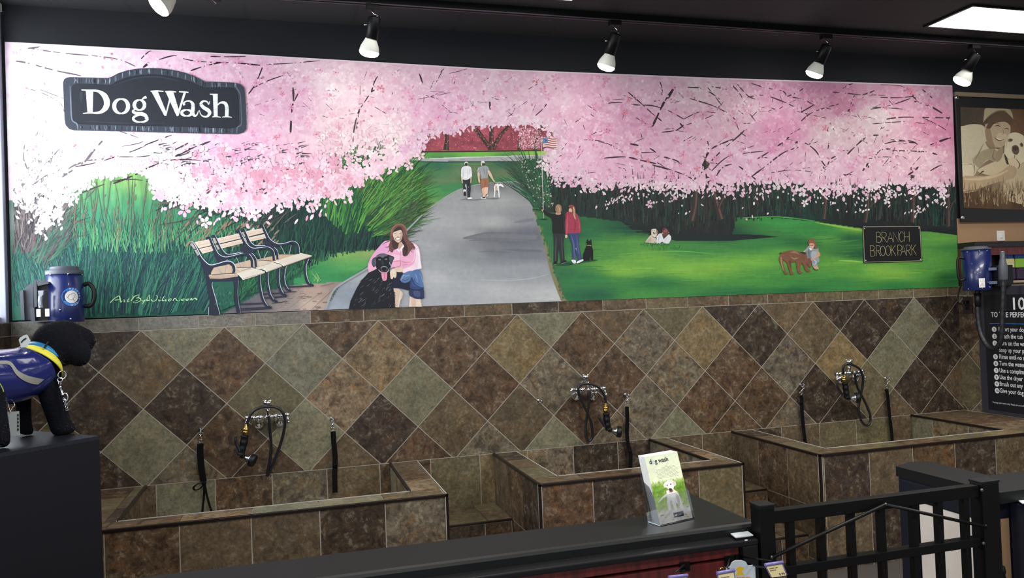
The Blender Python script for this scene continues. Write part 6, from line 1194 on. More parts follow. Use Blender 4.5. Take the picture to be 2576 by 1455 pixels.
    c = MB(); q = smooth([onY((102, 745), -.31), onY((101, 760), -.31), onY((103, 775), -.31)], 4); c.prism([onY(p, -.32) for p in ((95, 732), (109, 731), (108, 742), (103, 747), (97, 745))], (0, .02, 0)); c.tube(q, [.010]*len(q), 10); c.b2(onY((96, 768), -.325), onY((106, 758), -.305)); c.build('clip_latch', mat('pale_grey_plastic', (150, 156, 166), .5), t)
    for q in ((97, 788), (119, 787)): v = onY(q, -.30); MB().box(v, (.020, .004, .040), None, .002).build('metal_tab', M_WHITE, t)
dryer_left()
def dryer_right():
    Xc = XR-.16; Yc = -.33
    P0 = lambda p: onX(p, Xc)
    c = P0((2457, 680)); r = .094; H0, H1 = P0((2458, 731)).z, P0((2455, 630)).z; cx, cy = Xc, c.y
    t = thing('wall_dryer', (cx, cy, H0), 'blue pet dryer with a white warning sticker and long black hose, right of the mural', 'pet dryer', 'blue wall mounted pet dryers')
    MB().lathe([(r*.97, 0), (r, .004), (r, H1-H0)], (cx, cy, H0), (0, 0, 1), 48).build('dryer_body', M_BLUE, t)
    MB().lathe([(r*1.02, 0), (r*1.02, .012), (r*.8, .016), (r*.76, .026)], (cx, cy, H1), (0, 0, 1), 40).build('dryer_lid', M_GREYPL, t)
    vd = Vector((CAM.x-cx, CAM.y-cy, 0)).normalized(); sd = Vector((-vd.y, vd.x, 0))   # sd: to the right as seen
    def wrap(u, z, k=1.005): a_ = u/r; return Vector((cx, cy, z))+(vd*math.cos(a_)+sd*math.sin(a_))*r*k
    for u, z in ((-.055, H1-.012), (.02, H1-.010), (.075, H1-.008), (-.06, H0+.012), (.03, H0+.014), (.085, H0+.02), (.07, H0+.055)): MB().sphere(wrap(u, z), .0045, 8).build('rivet', M_STEEL, t)
    hm = MB(); a_ = -.085; hm.tube(smooth([wrap(a_, H1-.055), wrap(a_-.01, H1-.05, 1.35), wrap(a_-.01, H1-.11, 1.45), wrap(a_-.01, H0+.08, 1.35), wrap(a_, H0+.085)], 4), .009, 10); hm.build('carry_handle', M_BLACKPL, t)
    s = MB().use(M_WHITE); z0 = H0+.020; u0, u1 = .010, .048; n = 6; g = [[s.bm.verts.new(wrap(u0+(u1-u0)*i/n, z, 1.006)) for i in range(n+1)] for z in (z0, z0+.064)]
    s._fin([s.bm.faces.new((g[0][i], g[0][i+1], g[1][i+1], g[1][i])) for i in range(n)]); sk = s.build('warning_sticker', M_WHITE, t); sk['label'] = 'white sticker with a red warning triangle'
    um = (u0+u1)/2; tri = [wrap(um-.013, z0+.008, 1.012), wrap(um+.013, z0+.008, 1.012), wrap(um, z0+.031, 1.012)]
    MB().tube(tri, .0011, 6, False, False, None, True).build('warning_triangle', mat('red_print', (190, 40, 40), .5), sk)
    MB().tube([wrap(um, z0+.013, 1.012), wrap(um, z0+.022, 1.012)], .0010, 6).build('warning_mark', M_BLACKINK, sk)
    tl = MB().use(mat('grey_print', (150, 150, 150), .6))
    for k in range(4): tl.tube([wrap(u0+.006, z0+.057-k*.005, 1.008), wrap(u1-.006-.004*(k % 2), z0+.057-k*.005, 1.008)], .0006, 5)
    tl.build('fine_print', None, sk)
    # bracket to the half wall
    b = MB().use(M_BLACKPL); b.b2((cx+.03, cy-.05, H0+.03), (XR-.001, cy+.05, H0+.15), .004); b.b2((cx+.05, cy-.13, H0+.02), (XR+.02, cy-.05, H0+.17), .004); b.build('wall_bracket', None, t)
    for z in (H0+.05, H0+.145):
        MB().box(wrap(.105, z, 1.12), (.05, .03, .020), Matrix.Rotation(math.atan2(sd.y, sd.x), 3, 'Z'), .002).build('bracket_arm', mat('blue_grey_plastic', (86, 98, 130), .5), t)
        MB().box(wrap(.135, z, 1.30), (.030, .02, .022), Matrix.Rotation(math.atan2(sd.y, sd.x), 3, 'Z'), .002).build('metal_tab', M_STEEL, t)
    h = MB(); q = smooth([Vector((cx, cy, H0)), P0((2459, 745)), P0((2461, 800)), P0((2468, 840)), P0((2482, 868)), P0((2497, 878)), P0((2512, 870)), P0((2520, 845)), P0((2522, 790)), P0((2524, 735)), P0((2524, 700)), P0((2523, 690))], 8)
    rr = [.017+.0012*math.sin(i*2.1) for i in range(len(q))]; ho = h.tube(q, rr, 14).build('blower_hose', M_RUBBER, t)
    MB().tube([P0((2459, 738)), P0((2460, 755)), P0((2461, 772))], [.024, .020, .019], 16).build('hose_cuff', M_BLACKPL, ho)
    MB().tube([P0((2524, 706)), P0((2524, 702)), P0((2523, 672)), P0((2522, 655)), P0((2522, 650)), P0((2521, 634))], [.022, .026, .028, .020, .016, .016], 16).build('hose_nozzle', M_GREYPL, ho)
    MB().tube([P0((2521, 635)), P0((2521, 633))], .017, 14).build('nozzle_tip', M_STEEL, ho)
    MB().tube(smooth([Vector((cx-.05, cy+.04, H0+.02)), P0((2418, 720)), P0((2410, 745)), P0((2412, 762)), P0((2428, 768)), onX((2437, 768), XR-.02)], 6), .005, 8).build('power_cord', M_BLACKPL, t)
dryer_right()
from mathutils.bvhtree import BVHTree
M_MAROON = bpy.data.materials.new('mahogany_slatwall'); M_MAROON.use_nodes = True
def _mm():
    nt = M_MAROON.node_tree; b = nt.nodes['Principled BSDF']; b.inputs['Roughness'].default_value = .38
    tc = nt.nodes.new('ShaderNodeTexCoord'); mp = nt.nodes.new('ShaderNodeMapping'); mp.inputs['Scale'].default_value = (30, 30, 2.5)
    n = nt.nodes.new('ShaderNodeTexNoise'); n.inputs['Scale'].default_value = 1.6; n.inputs['Detail'].default_value = 7
    r = nt.nodes.new('ShaderNodeValToRGB'); r.color_ramp.elements[0].position = .35; r.color_ramp.elements[0].color = lin4((66, 22, 24)); r.color_ramp.elements[1].position = .7; r.color_ramp.elements[1].color = lin4((104, 38, 34))
    nt.links.new(tc.outputs['Object'], mp.inputs[0]); nt.links.new(mp.outputs[0], n.inputs['Vector']); nt.links.new(n.outputs[0], r.inputs[0]); nt.links.new(r.outputs[0], b.inputs['Base Color'])
_mm()
M_PURPLE = mat('purple_tinted_plastic', (112, 104, 158), .25)
M_CREAM = mat('cream_paper', (226, 208, 156), .6)
# ------------------------------------------------------------------ knee wall counter in front
pw = thing('counter_wall', (1.0, -2.57, 0), 'narrow black topped counter wall with a mahogany slat panel, across the foreground', 'counter')
w = MB(); w.b2((-.15, -2.645, 0), (2.112, -2.485, .861)); w.b2((1.995, -2.485, 0), (2.112, -2.235, .861)); w.build('wall_core', M_TAN, pw)
L0 = [(-.2, -2.672), (2.118, -2.672), (2.131, -2.660), (2.131, -2.222), (1.978, -2.222), (1.978, -2.462), (-.2, -2.462)]
c = MB(); z0, z1 = .862, .900
prof = [(0, z0), (0, z0+.010), (0, z1-.012), (.004, z1-.004), (.012, z1)]
def inset(P_, d):
    cx = [Vector((x, y)) for x, y in P_]; n = len(cx); out = []
    for i in range(n):
        a, b_, c_ = cx[i-1], cx[i], cx[(i+1) % n]; e1 = (b_-a).normalized(); e2 = (c_-b_).normalized(); n1 = Vector((-e1.y, e1.x)); n2 = Vector((-e2.y, e2.x)); m_ = (n1+n2); k = d/max(.3, m_.length_squared/2); out.append(b_+m_*k*.5*1.0 if False else b_+m_*(d/(1+n1.dot(n2))))
    return out
rings = [[c.bm.verts.new((p.x, p.y, z)) for p in inset(L0, d)] for d, z in prof]
fs = []
for A, B2 in zip(rings[:-1], rings[1:]):
    n = len(A)
    for i in range(n): fs.append(c.bm.faces.new((A[i], A[(i+1) % n], B2[(i+1) % n], B2[i])))
fs += [c.bm.faces.new(rings[-1]), c.bm.faces.new(list(reversed(rings[0])))]
c._fin(fs); c.build('counter_top', M_BLACKTOP, pw)
MB().b2((-.2, -2.722, .848), (2.098, -2.646, .866), .004).build('front_ledge', M_BLACKPL, pw)
MB().b2((-.2, -2.660, .02), (2.045, -2.646, .848)).build('groove_backing', M_BLACKPL, pw)
zs = [.847, .816]; z = .807
while z > .1: zs += [z, z-.072]; z -= .081
for k in range(0, len(zs), 2):
    MB().b2((-.2, -2.700, zs[k+1]), (2.044, -2.661, zs[k]), .0015).build('slat', M_MAROON, pw)
up_ = MB().b2((2.046, -2.720, 0), (2.098, -2.648, .8475), .003).build('end_upright', M_BLACKPL, pw)
pst = onY((1877, 1364), -2.7203); MB().b2((pst.x-.0045, -2.7212, pst.z-.007), (pst.x+.0045, -2.7203, pst.z+.007)).build('price_sticker', M_WHITE, up_)
# clear tray on the upright
tp = [onZ(p, .872) for p in ((1828, 1339), (1872, 1333), (1896, 1350), (1850, 1356))]
tt = thing('acrylic_tray', (tp[0]+tp[2])/2-Vector((0, 0, .004)), 'small clear plastic tray on the end upright of the front counter', 'tray')
a = MB(); cen = sum(tp, Vector())/4
a.prism([cen+(p-cen)*.97+Vector((0, 0, .001)) for p in tp], (0, 0, .003)); a.build('tray_lid', mat('frosted_plastic', (196, 202, 206), .25), tt)
b = MB(); b.prism([cen+(p-cen)*.8-Vector((0, 0, .0055)) for p in tp], (0, 0, .006)); b.build('tray_base', M_ACRYL, tt)
# ------------------------------------------------------------------ brochure holder and brochures
hz = .9003
bl, brr = onZ((1660, 1326), hz), onZ((1748, 1306), hz); bk = onZ((1634, 1303), hz)
u = (brr-bl).normalized(); wdt = (brr-bl).length; back = Vector((-u.y, u.x, 0))
if back.y < 0: back = -back
dep = .058
O_ = bl
def hp(a_, d, z): return O_+u*a_+back*d+Vector((0, 0, z))
lean = .30
h = thing('brochure_holder', O_+u*wdt/2+back*dep/2, 'clear plastic leaflet holder standing on the black counter', 'brochure holder')
m = MB(); th = .0022
m.b2((0, 0, 0), (0, 0, 0)) if False else None
def slab(pts, nrm): m.prism(pts, nrm*th)
slab([hp(0, 0, 0), hp(wdt, 0, 0), hp(wdt, dep, 0), hp(0, dep, 0)], Vector((0, 0, 1)))
fl = .085
m.build('holder_base', M_ACRYL, h)
m = MB(); slab([hp(0, 0, .002), hp(wdt, 0, .002), hp(wdt, fl*lean, fl), hp(0, fl*lean, fl)], -back); m.build('holder_front', M_ACRYL, h)
for s in (0, wdt-th):
    m = MB(); slab([hp(s, 0.001, .002), hp(s, dep, .002), hp(s, .125*lean+.040, .125), hp(s, .112*lean+.012, .112), hp(s, fl*lean, fl)], u); m.build('holder_side', M_ACRYL, h)
m = MB(); slab([hp(0, .0405, .002), hp(wdt, .0405, .002), hp(wdt, .0405+.16*lean, .16), hp(0, .0405+.16*lean, .16)], back); m.build('holder_back', M_ACRYL, h)
bh = .206; nb = 9; sd_ = (Vector((0, 0, 1))+back*lean).normalized()
for k in range(nb):
    d0 = .0048+k*.0036; j = 0 if k == 0 else RU(-.0012, .0012); q0 = hp(.004+j, d0, .0035)
    W_ = wdt-.0085
    t = thing('brochure', q0+u*W_/2, 'front dog wash leaflet with a white dog, in the clear holder' if k == 0 else 'dog wash leaflet with only its white edge showing, stacked behind the front one', 'brochure', 'leaflets in the clear holder')
    if k == 0: del t['group']
    p_ = MB(); p_.prism([q0, q0+u*W_, q0+u*W_+sd_*bh, q0+sd_*bh], back*.0030); p_.build('brochure_paper', M_WHITE, t)
    if k: continue
    nf = u.cross(sd_).normalized()
    if nf.dot(CAM-q0) < 0: nf = -nf
    # printed face: own small painter in the leaflet's plane, s,t in 0..1
    V, F, Cc = [], [], []
    def ap(pts, col, lv, sub=0):
        pts = catmull(pts, sub, True) if sub else pts
        n0 = len(V)
        for s_, t_ in pts: V.append(q0+u*(W_*min(max(s_, 0), 1))+sd_*(bh*min(max(t_, 0), 1))+nf*(.0002+lv*.000035)); Cc.append(col)
        F.append(tuple(range(n0, n0+len(pts))))
    NG = 26
    base0 = len(V)
    for i in range(NG+1):
        for j in range(11):
            t_ = i/NG; s_ = j/10
            g = np.array((214, 218, 180)) if t_ > .5 else np.array((120, 160, 40))
            top = np.array((206, 214, 188)); mid = np.array((224, 228, 196)); grn = np.array((112, 156, 44)); drk = np.array((88, 128, 40)); snd = np.array((206, 196, 184))
            c_ = np.stack([np.interp(t_, [0, .16, .22, .34, .46, .54, .62, 1.0], [x[q] for x in (snd, snd, (168, 186, 90), (150, 180, 60), drk, grn, mid, top)]) for q in range(3)])
            V.append(q0+u*W_*s_+sd_*bh*t_+nf*.0002); Cc.append(tuple(np.clip(c_+(R_.randn()*10 if t_ < .55 else R_.randn()*3), 0, 255)))
    for i in range(NG):
        for j in range(10): a0 = base0+i*11+j; F.append((a0, a0+1, a0+12, a0+11))
    for k2 in range(240):
        s_, t_ = RU(0, 1), RU(.36, .6); hgt = RU(.03, .1); c_ = pal((96, 140, 30), (140, 176, 50), (70, 104, 30), (170, 196, 90))(0, 0); ap([(s_, t_), (s_+.012, t_), (s_+RU(-.05, .05), t_+hgt*.6)], tuple(c_), 1)
    for k2 in range(40):
        s_, t_ = RU(0, 1), RU(.0, .3); l_ = RU(.03, .1); c_ = pal((150, 178, 60), (186, 176, 160), (120, 112, 98), (226, 220, 206))(0, 0); ap([(s_, t_), (s_+l_, t_+.004), (s_+l_*.8, t_+.016), (s_+.01, t_+.014)], tuple(c_), 2)
    WD_ = (226, 218, 210); SH = (190, 178, 170)
    ap([(.12, .33), (.30, .40), (.42, .415), (.42, .385), (.28, .365), (.1, .31)], WD_, 3, 3)
    ap([(.40, .46), (.62, .47), (.74, .40), (.78, .30), (.80, .16), (.72, .15), (.66, .25), (.60, .26), (.60, .15), (.52, .145), (.50, .25), (.44, .28), (.42, .18), (.34, .17), (.36, .30), (.40, .38)], WD_, 4, 0)
    ap([(.50, .44), (.62, .40), (.60, .30), (.52, .30)], (236, 230, 224), 5, 3); ap([(.66, .38), (.74, .34), (.70, .20), (.66, .28)], SH, 5, 3); ap([(.44, .30), (.50, .30), (.46, .20), (.43, .22)], SH, 5, 3)
    ap([(.40, .57), (.50, .60), (.62, .595), (.70, .565), (.72, .52), (.66, .50), (.62, .46), (.54, .445), (.48, .47), (.44, .50), (.38, .515), (.36, .55)], (238, 234, 228), 6, 3)
    ap([(.64, .57), (.73, .57), (.74, .52), (.68, .50), (.65, .53)], (214, 204, 196), 7, 3); ap([(.38, .56), (.36, .52), (.40, .505), (.44, .54)], (220, 212, 204), 7, 3)
    ap([(.49, .485), (.57, .48), (.58, .455), (.54, .44), (.50, .45)], (60, 48, 46), 8, 3); ap([(.50, .455), (.60, .46), (.60, .43), (.54, .42), (.49, .43)], (140, 104, 90), 7, 3)
    for e in ((.47, .535), (.58, .54)): ap([(e[0]-.022, e[1]), (e[0], e[1]+.010), (e[0]+.022, e[1]), (e[0], e[1]-.010)], (48, 40, 40), 8, 3)
    for k2 in range(9):
        t_ = .80-k2*.019; s0, s1 = .22+.02*(k2 % 3), .92-.03*((k2*2) % 3)
        if k2 == 0: s0, s1 = .42, .82
        for q in range(9):
            a_ = s0+(s1-s0)*q/9; ap([(a_, t_), (a_+(s1-s0)/9*.8, t_), (a_+(s1-s0)/9*.8, t_+.006), (a_, t_+.006)], (156, 160, 138), 3)
    ap([(.46, .055), (.76, .055), (.76, .125), (.46, .125)], (30, 30, 34), 9)
    me = bpy.data.meshes.new('printed_face'); off = OFF[t.name]; me.from_pydata([tuple(v-off) for v in V], [], F)
    at = me.attributes.new('paint', 'FLOAT_COLOR', 'POINT'); at.data.foreach_set('color', np.concatenate([nlin(np.array(Cc, float)), np.ones((len(Cc), 1))], 1).astype(np.float32).ravel()); me.materials.append(M_PAINT); link('printed_face', me, t)
    MT = Matrix(((u.x, sd_.x, nf.x, 0), (u.y, sd_.y, nf.y, 0), (u.z, sd_.z, nf.z, 0), (0, 0, 0, 1)))
    def tx(s_, t_, txt, size, mm, bold=0, lv=.0007): 
        MM = MT.copy(); MM.translation = q0+u*W_*s_+sd_*bh*t_+nf*lv; b_ = MB().use(mm); put_text(b_, txt, size, MM, bold); return b_
    s_ = .10
    for tt_, mm_ in (('d', M_BLACKINK), ('o', mat('pale_blue_ink', (170, 190, 208), .6)), ('g wash', M_BLACKINK)):
        tx(s_, .885, tt_, .0200, mm_, .00035).build('title_lettering', mm_, t); s_ += (max(v.x for v in text_mesh(tt_, .0200)[0])+.0014)/W_
    tx(.48, .078, 'pet', .0085, M_WHITE, .0002).build('logo_lettering', M_WHITE, t); tx(.61, .078, 'valu', .0075, mat('grey_ink', (120, 130, 150), .6), 0).build('logo_lettering', None, t)
# ------------------------------------------------------------------ slat hooks, price tags, product cards
def hook(bp_, tip, label, tagq=None, txt=None):
    A = onY(bp_, -2.700); B2 = onY(tip, -2.700-.22 if tagq is None else -2.700-.20)
    t = thing('slatwall_hook', A, label, 'display hook', 'wire hooks on the mahogany slat panel')
    MB().b2((A.x-.016, -2.7045, A.z-.016), (A.x+.016, -2.7005, A.z+.012), .001).build('hook_plate', M_BLACKMET, t)
    MB().tube([A+Vector((0, -.004, -.008)), A.lerp(B2, .6)+Vector((0, 0, -.012)), B2+Vector((0, 0, -.010))], .0030, 8).build('lower_wire', M_BLACKMET, t)
    MB().tube([A+Vector((0, -.004, .006)), B2+Vector((0, 0, .012))], .0024, 8).build('upper_wire', M_BLACKMET, t)
    if tagq:
        P4 = [onY(q, B2.y-.004) for q in tagq]; n_ = (0, -.0018, 0)
        hld = MB(); hld.prism(P4, n_); hld.tube([P4[0]+Vector((0, -.004, 0)), P4[1]+Vector((0, -.004, 0))], .0045, 10); ho = hld.build('tag_holder', M_PURPLE, t)
        cen = sum(P4, Vector())/4; lo = [cen+(p-cen)*.86-Vector((0, 0, .0028)) for p in P4]; MB().prism([p+Vector((0, -.0030, 0)) for p in lo], (0, -.0006, 0)).build('price_label', M_CREAM, ho)
        ux = (lo[1]-lo[0]).normalized(); uy = (lo[0]-lo[3]).normalized(); nz = ux.cross(uy); MM = Matrix(((ux.x, uy.x, nz.x, 0), (ux.y, uy.y, nz.y, 0), (ux.z, uy.z, nz.z, 0), (0, 0, 0, 1)))
        b_ = MB().use(M_BLACKINK); w_ = (lo[1]-lo[0]).length; hgt = (lo[0]-lo[3]).length
        for (s_, t_, sz_, tt_) in txt:
            M2 = MM.copy(); M2.translation = lo[3]+ux*w_*s_+uy*hgt*t_+Vector((0, -.0042, 0)); put_text(b_, tt_, sz_*hgt, M2, .0001)
        if txt: b_.build('price_lettering', M_BLACKINK, ho)
hook((1722, 1424), (1700, 1452), 'wire display hook with a purple edged tag just entering the bottom of the frame', ((1680, 1452), (1728, 1447), (1734, 1485), (1690, 1490)), [])
hook((1834, 1408), (1830, 1440), 'wire display hook with a cream price tag in front of the dog shaped product card', ((1801, 1442), (1846, 1434), (1852, 1470), (1810, 1478)), [(.1, .68, .15, 'CHARM BN')])
hook((1860, 1404), (1942, 1424), 'rightmost wire display hook, its cream price tag reading 8.99', ((1922, 1421), (1967, 1414), (1980, 1447), (1938, 1453)), [(.08, .74, .14, 'CHARM GIFT'), (.08, .56, .13, 'BONE SM'), (.52, .08, .30, '8.99')])
Yp = -2.79; cardp = [(1827, 1429), (1836, 1427), (1842, 1415), (1852, 1410), (1866, 1410), (1876, 1414), (1882, 1424), (1896, 1422), (1900, 1428), (1902, 1490), (1830, 1496)]
pc = thing('product_card', onY((1866, 1480), Yp), 'pale product card with a yellow dog emblem hanging from the slat panel', 'product card')
MB().prism([onY(p, Yp) for p in cardp], (0, .002, 0)).build('card', mat('pale_grey_card', (190, 200, 206), .5), pc)
Z = zc(1640, 1330, 7.156); yel = mat('yellow_print', (222, 178, 40), .5)
MB().prism([onY(p, Yp-.0006) for p in Z(*[tuple(v) for v in catmull([(1545, 700), (1580, 685), (1625, 700), (1645, 690), (1650, 740), (1620, 770), (1640, 810), (1665, 845), (1600, 838), (1570, 850), (1510, 850), (1525, 810), (1545, 775), (1525, 760), (1525, 720)], 3, True)])], (0, .0005, 0)).build('dog_emblem', yel, pc)
b_ = MB()
for k, (xa, xb) in enumerate(((1853, 1858), (1860, 1864), (1866, 1874), (1877, 1887))): b_.prism([onY(p, Yp-.0008) for p in ((xa, 1452.5), (xb, 1452), (xb, 1455), (xa, 1455.5))], (0, .0003, 0))
b_.build('card_print', mat('gold_print', (190, 150, 50), .5), pc)
pb = thing('product_card', onY((1818, 1460), -2.775), 'dark brown product card with a gold ring, half hidden behind the pale card', 'product card')
MB().prism([onY(p, -2.775) for p in ((1806, 1430), (1829, 1427), (1829, 1490), (1808, 1494))], (0, .002, 0)).build('card', mat('brown_card', (58, 42, 34), .5), pb)
MB().torus(onY((1816, 1436), -2.777), (0, 1, 0), .007, .0012, 18, 6).build('gold_ring', M_BRASS, pb)
# ------------------------------------------------------------------ gate
YG = -2.700
g = thing('swing_gate', (onY((2200, 1400), YG).x, YG, 0), 'black metal swing gate with vertical bars between the two counters', 'gate')
def gx(x, y=1300): return onY((x, y), YG).x
lp0, lp1, rp0, rp1 = 2.1045, 2.156, gx(2456, 1260), gx(2499, 1260)
zt = onY((2478, 1212), YG).z; zl = onY((1920, 1272), YG).z
for a0, a1, zz in ((lp0, lp1, zl), (rp0, rp1, zt)):
    po = MB().b2((a0, YG-.025, 0), (a1, YG+.025, zz), .003).build('gate_post', M_BLACKMET, g)
    MB().b2((a0-.002, YG-.027, zz), (a1+.002, YG+.027, zz+.008), .002).build('post_cap', M_BLACKPL, po)
zr = onY((2200, 1268), YG).z; zb = onY((2200, 1400), YG).z
for za, zz in ((zr-.017, zr+.022), (zb-.014, zb+.014), (.12, .15)):
    MB().b2((lp1+.003, YG-.016, za), (rp0-.003, YG+.016, zz), .002).build('gate_rail', M_BLACKMET, g)
for x in (1987, 2064, 2140, 2216, 2298, 2362, 2428):
    X_ = onY((x, 1340), YG).x
    if rp0-.02 > X_ > lp1+.02: MB().b2((X_-.0105, YG-.0105, .15), (X_+.0105, YG+.0105, zr-.017)).build('gate_bar', M_BLACKMET, g)
for a0, a1 in (((1943, 1403), (2226, 1271)), ((2230, 1271), (2480, 1326))):
    MB().tube([onY(a0, YG-.030), onY(a1, YG-.030)], .0055, 10).build('brace_rod', M_BLACKMET, g)
for p in ((1942, 1403), (2228, 1270), (2479, 1325), (2470, 1234), (2474, 1368)): q = onY(p, YG-.0295); MB().lathe([(.0055, -.003), (.0055, .002), (.003, .004)], q, (0, -1, 0), 10).build('bolt', mat('dull_bolt', (96, 94, 92), .4, metal=.8), g)
hx = rp1+.012
for k in range(6): pass
hg = MB(); hg.lathe([(.013, 0), (.013, .012)]+[(.013+(.0022 if k % 2 else 0), .012+k*.010) for k in range(18)]+[(.013, .20)], (hx+.004, YG, .46), (0, 0, 1), 16); hg.build('spring_hinge', M_BLACKMET, g)
# ------------------------------------------------------------------ navy counter beyond the gate
nv = thing('counter_wall', (3.5, -2.55, 0), 'navy counter with a dark flat top and white side panel, right of the gate', 'counter')
NX = 3.046
MB().b2((NX, -2.66, 0), (NX+.15, -2.23, .862)).build('counter_end', M_NAVY, nv)
MB().b2((NX+.15, -2.66, 0), (4.4, -2.52, .862)).build('counter_core', M_TAN, nv)
tp_ = MB(); tp_.prism([(NX-.006, -2.695, .862), (4.4, -2.695, .862), (4.4, -2.49, .862), (3.215, -2.49, .862), (3.215, -2.20, .862), (NX+.09, -2.185, .862), (NX-.006, -2.225, .862)], (0, 0, .038)); tp_.build('counter_top', M_BLACKTOP, nv)
MB().b2((NX-.004, -2.655, .20), (NX-.0005, -2.335, .785)).build('white_panel', mat('warm_white_panel', (214, 204, 194), .5), nv)
fr_ = MB()
for lo, hi in (((NX-.009, -2.66, .79), (NX, -2.24, .855)), ((NX-.009, -2.33, 0), (NX, -2.24, .79)), ((NX-.009, -2.66, .10), (NX, -2.33, .195))): fr_.b2(lo, hi, .002)
fr_.build('panel_frame', M_NAVY, nv)
MB().b2((NX+.001, -2.664, 0), (NX+.06, -2.6605, .80)).build('tan_end_strip', M_TAN, nv)
MB().b2((NX+.062, -2.745, 0), (NX+.118, -2.668, .856), .003).build('end_upright', M_NAVY, nv); MB().b2((NX+.118, -2.72, 0), (4.4, -2.668, .80)).build('slat_panel', M_MAROON, nv)
tq = [onZ(p, .862) for p in ((2545, 1250), (2600, 1243), (2625, 1262), (2572, 1270))]
t2 = thing('acrylic_tray', (tq[0]+tq[2])/2-Vector((0, 0, .004)), 'clear plastic tray on the navy counter upright at the right edge', 'tray'); cen = sum(tq, Vector())/4
MB().prism([p+Vector((0, 0, .001)) for p in tq], (0, 0, .003)).build('tray_lid', mat('frosted_plastic', (196, 202, 206), .25), t2); MB().prism([cen+(p-cen)*.8-Vector((0, 0, .0055)) for p in tq], (0, 0, .006)).build('tray_base', M_ACRYL, t2)
# ------------------------------------------------------------------ pedestal and stuffed dog
R0 = Vector((.150, -1.829, 0)); q_ = .545/math.sqrt(2)
pd = thing('display_pedestal', (R0.x-q_, R0.y, 0), 'black display plinth carrying the stuffed dog at the left edge', 'display plinth')
cr = [R0, R0+Vector((-q_, q_, 0)), R0+Vector((-2*q_, 0, 0)), R0+Vector((-q_, -q_, 0))]
MB().prism(cr, (0, 0, 1.188)).build('plinth_body', mat('black_plinth_paint', (8, 10, 19), .65, spec=.25, noise=.06, nscale=60), pd)
MB().prism([p+Vector((0, 0, 1.188)) for p in cr], (0, 0, .012)).build('plinth_top', mat('black_gloss_top', (26, 29, 38), .30, noise=.2, nscale=120), pd)
PXM = .001365
M_FUR = mat('black_plush', (17, 18, 24), .95, bump=.6, bscale=220, spec=.1)
dogt = thing('stuffed_dog', (-.09, -1.76, 1.2), 'black stuffed toy dog in a shiny blue coat and yellow collar, on the black plinth', 'stuffed dog')
def remeshed(name, blobs, voxel, parent, m_, smooth_it=6):
    b_ = bmesh.new()
    for c_, r_ in blobs:
        r_ = r_ if isinstance(r_, tuple) else (r_, r_, r_)
        bmesh.ops.create_icosphere(b_, subdivisions=3, radius=1, matrix=Matrix.Translation(c_) @ Matrix.Diagonal((r_[0], r_[1], r_[2], 1)))
    me = bpy.data.meshes.new('tmp'); b_.to_mesh(me); b_.free(); o_ = bpy.data.objects.new('tmp', me); COL.objects.link(o_)
    rm = o_.modifiers.new('r', 'REMESH'); rm.mode = 'VOXEL'; rm.voxel_size = voxel
    sm = o_.modifiers.new('s', 'SMOOTH'); sm.iterations = smooth_it; sm.factor = .6
    dg = bpy.context.evaluated_depsgraph_get(); me2 = bpy.data.meshes.new_from_object(o_.evaluated_get(dg)); bpy.data.objects.remove(o_, do_unlink=True)
    off = OFF[parent.name]; tree = BVHTree.FromPolygons([v.co.copy() for v in me2.vertices], [tuple(p.vertices) for p in me2.polygons])
    for v in me2.vertices: v.co.z = max(v.co.z, 1.2012)
    me2.transform(Matrix.Translation(-off)); me2.name = name; me2.materials.clear(); me2.materials.append(m_)
    for p in me2.polygons: p.use_smooth = True
    return link(name, me2, parent, off), tree
def DP(x, y, Y): return onY((x, y), Y)
def chain(pts, k=7):
    out = []
    for (a, b_) in zip(pts[:-1], pts[1:]):
        for i in range(k):
            t = i/k; out.append((DP(a[0]+(b_[0]-a[0])*t, a[1]+(b_[1]-a[1])*t, a[2]+(b_[2]-a[2])*t), (a[3]+(b_[3]-a[3])*t)*PXM))
    l = pts[-1]; out.append((DP(l[0], l[1], l[2]), l[3]*PXM)); return out
BL = []
BL += [(DP(146, 866, -1.69), (62*PXM, 60*PXM, 60*PXM)), (DP(160, 852, -1.68), 48*PXM), (DP(178, 870, -1.67), 44*PXM)]
BL += chain([(185, 850, -1.66, 36), (205, 856, -1.64, 33), (211, 862, -1.63, 27)], 4)
BL += chain([(180, 882, -1.70, 36), (196, 888, -1.71, 31), (200, 898, -1.715, 26)], 4)
BL += chain([(105, 915, -1.74, 48), (60, 938, -1.79, 56), (0, 952, -1.86, 60), (-60, 960, -1.93, 58)], 5)
BL += chain([(118, 950, -1.75, 30), (130, 1000, -1.745, 28), (146, 1050, -1.73, 26), (154, 1074, -1.725, 26), (168, 1078, -1.71, 20)], 6)
BL += chain([(58, 985, -1.70, 20), (61, 1040, -1.69, 17), (62, 1078, -1.69, 17), (72, 1084, -1.68, 13)], 6)
BL += chain([(-30, 1000, -1.95, 34), (-14, 1060, -1.955, 28), (-6, 1098, -1.955, 26), (6, 1110, -1.945, 17)], 6)
BL += chain([(-70, 1000, -1.80, 30), (-70, 1070, -1.80, 26)], 6)
body, tree = remeshed('dog_body', BL, .007, dogt, M_FUR)
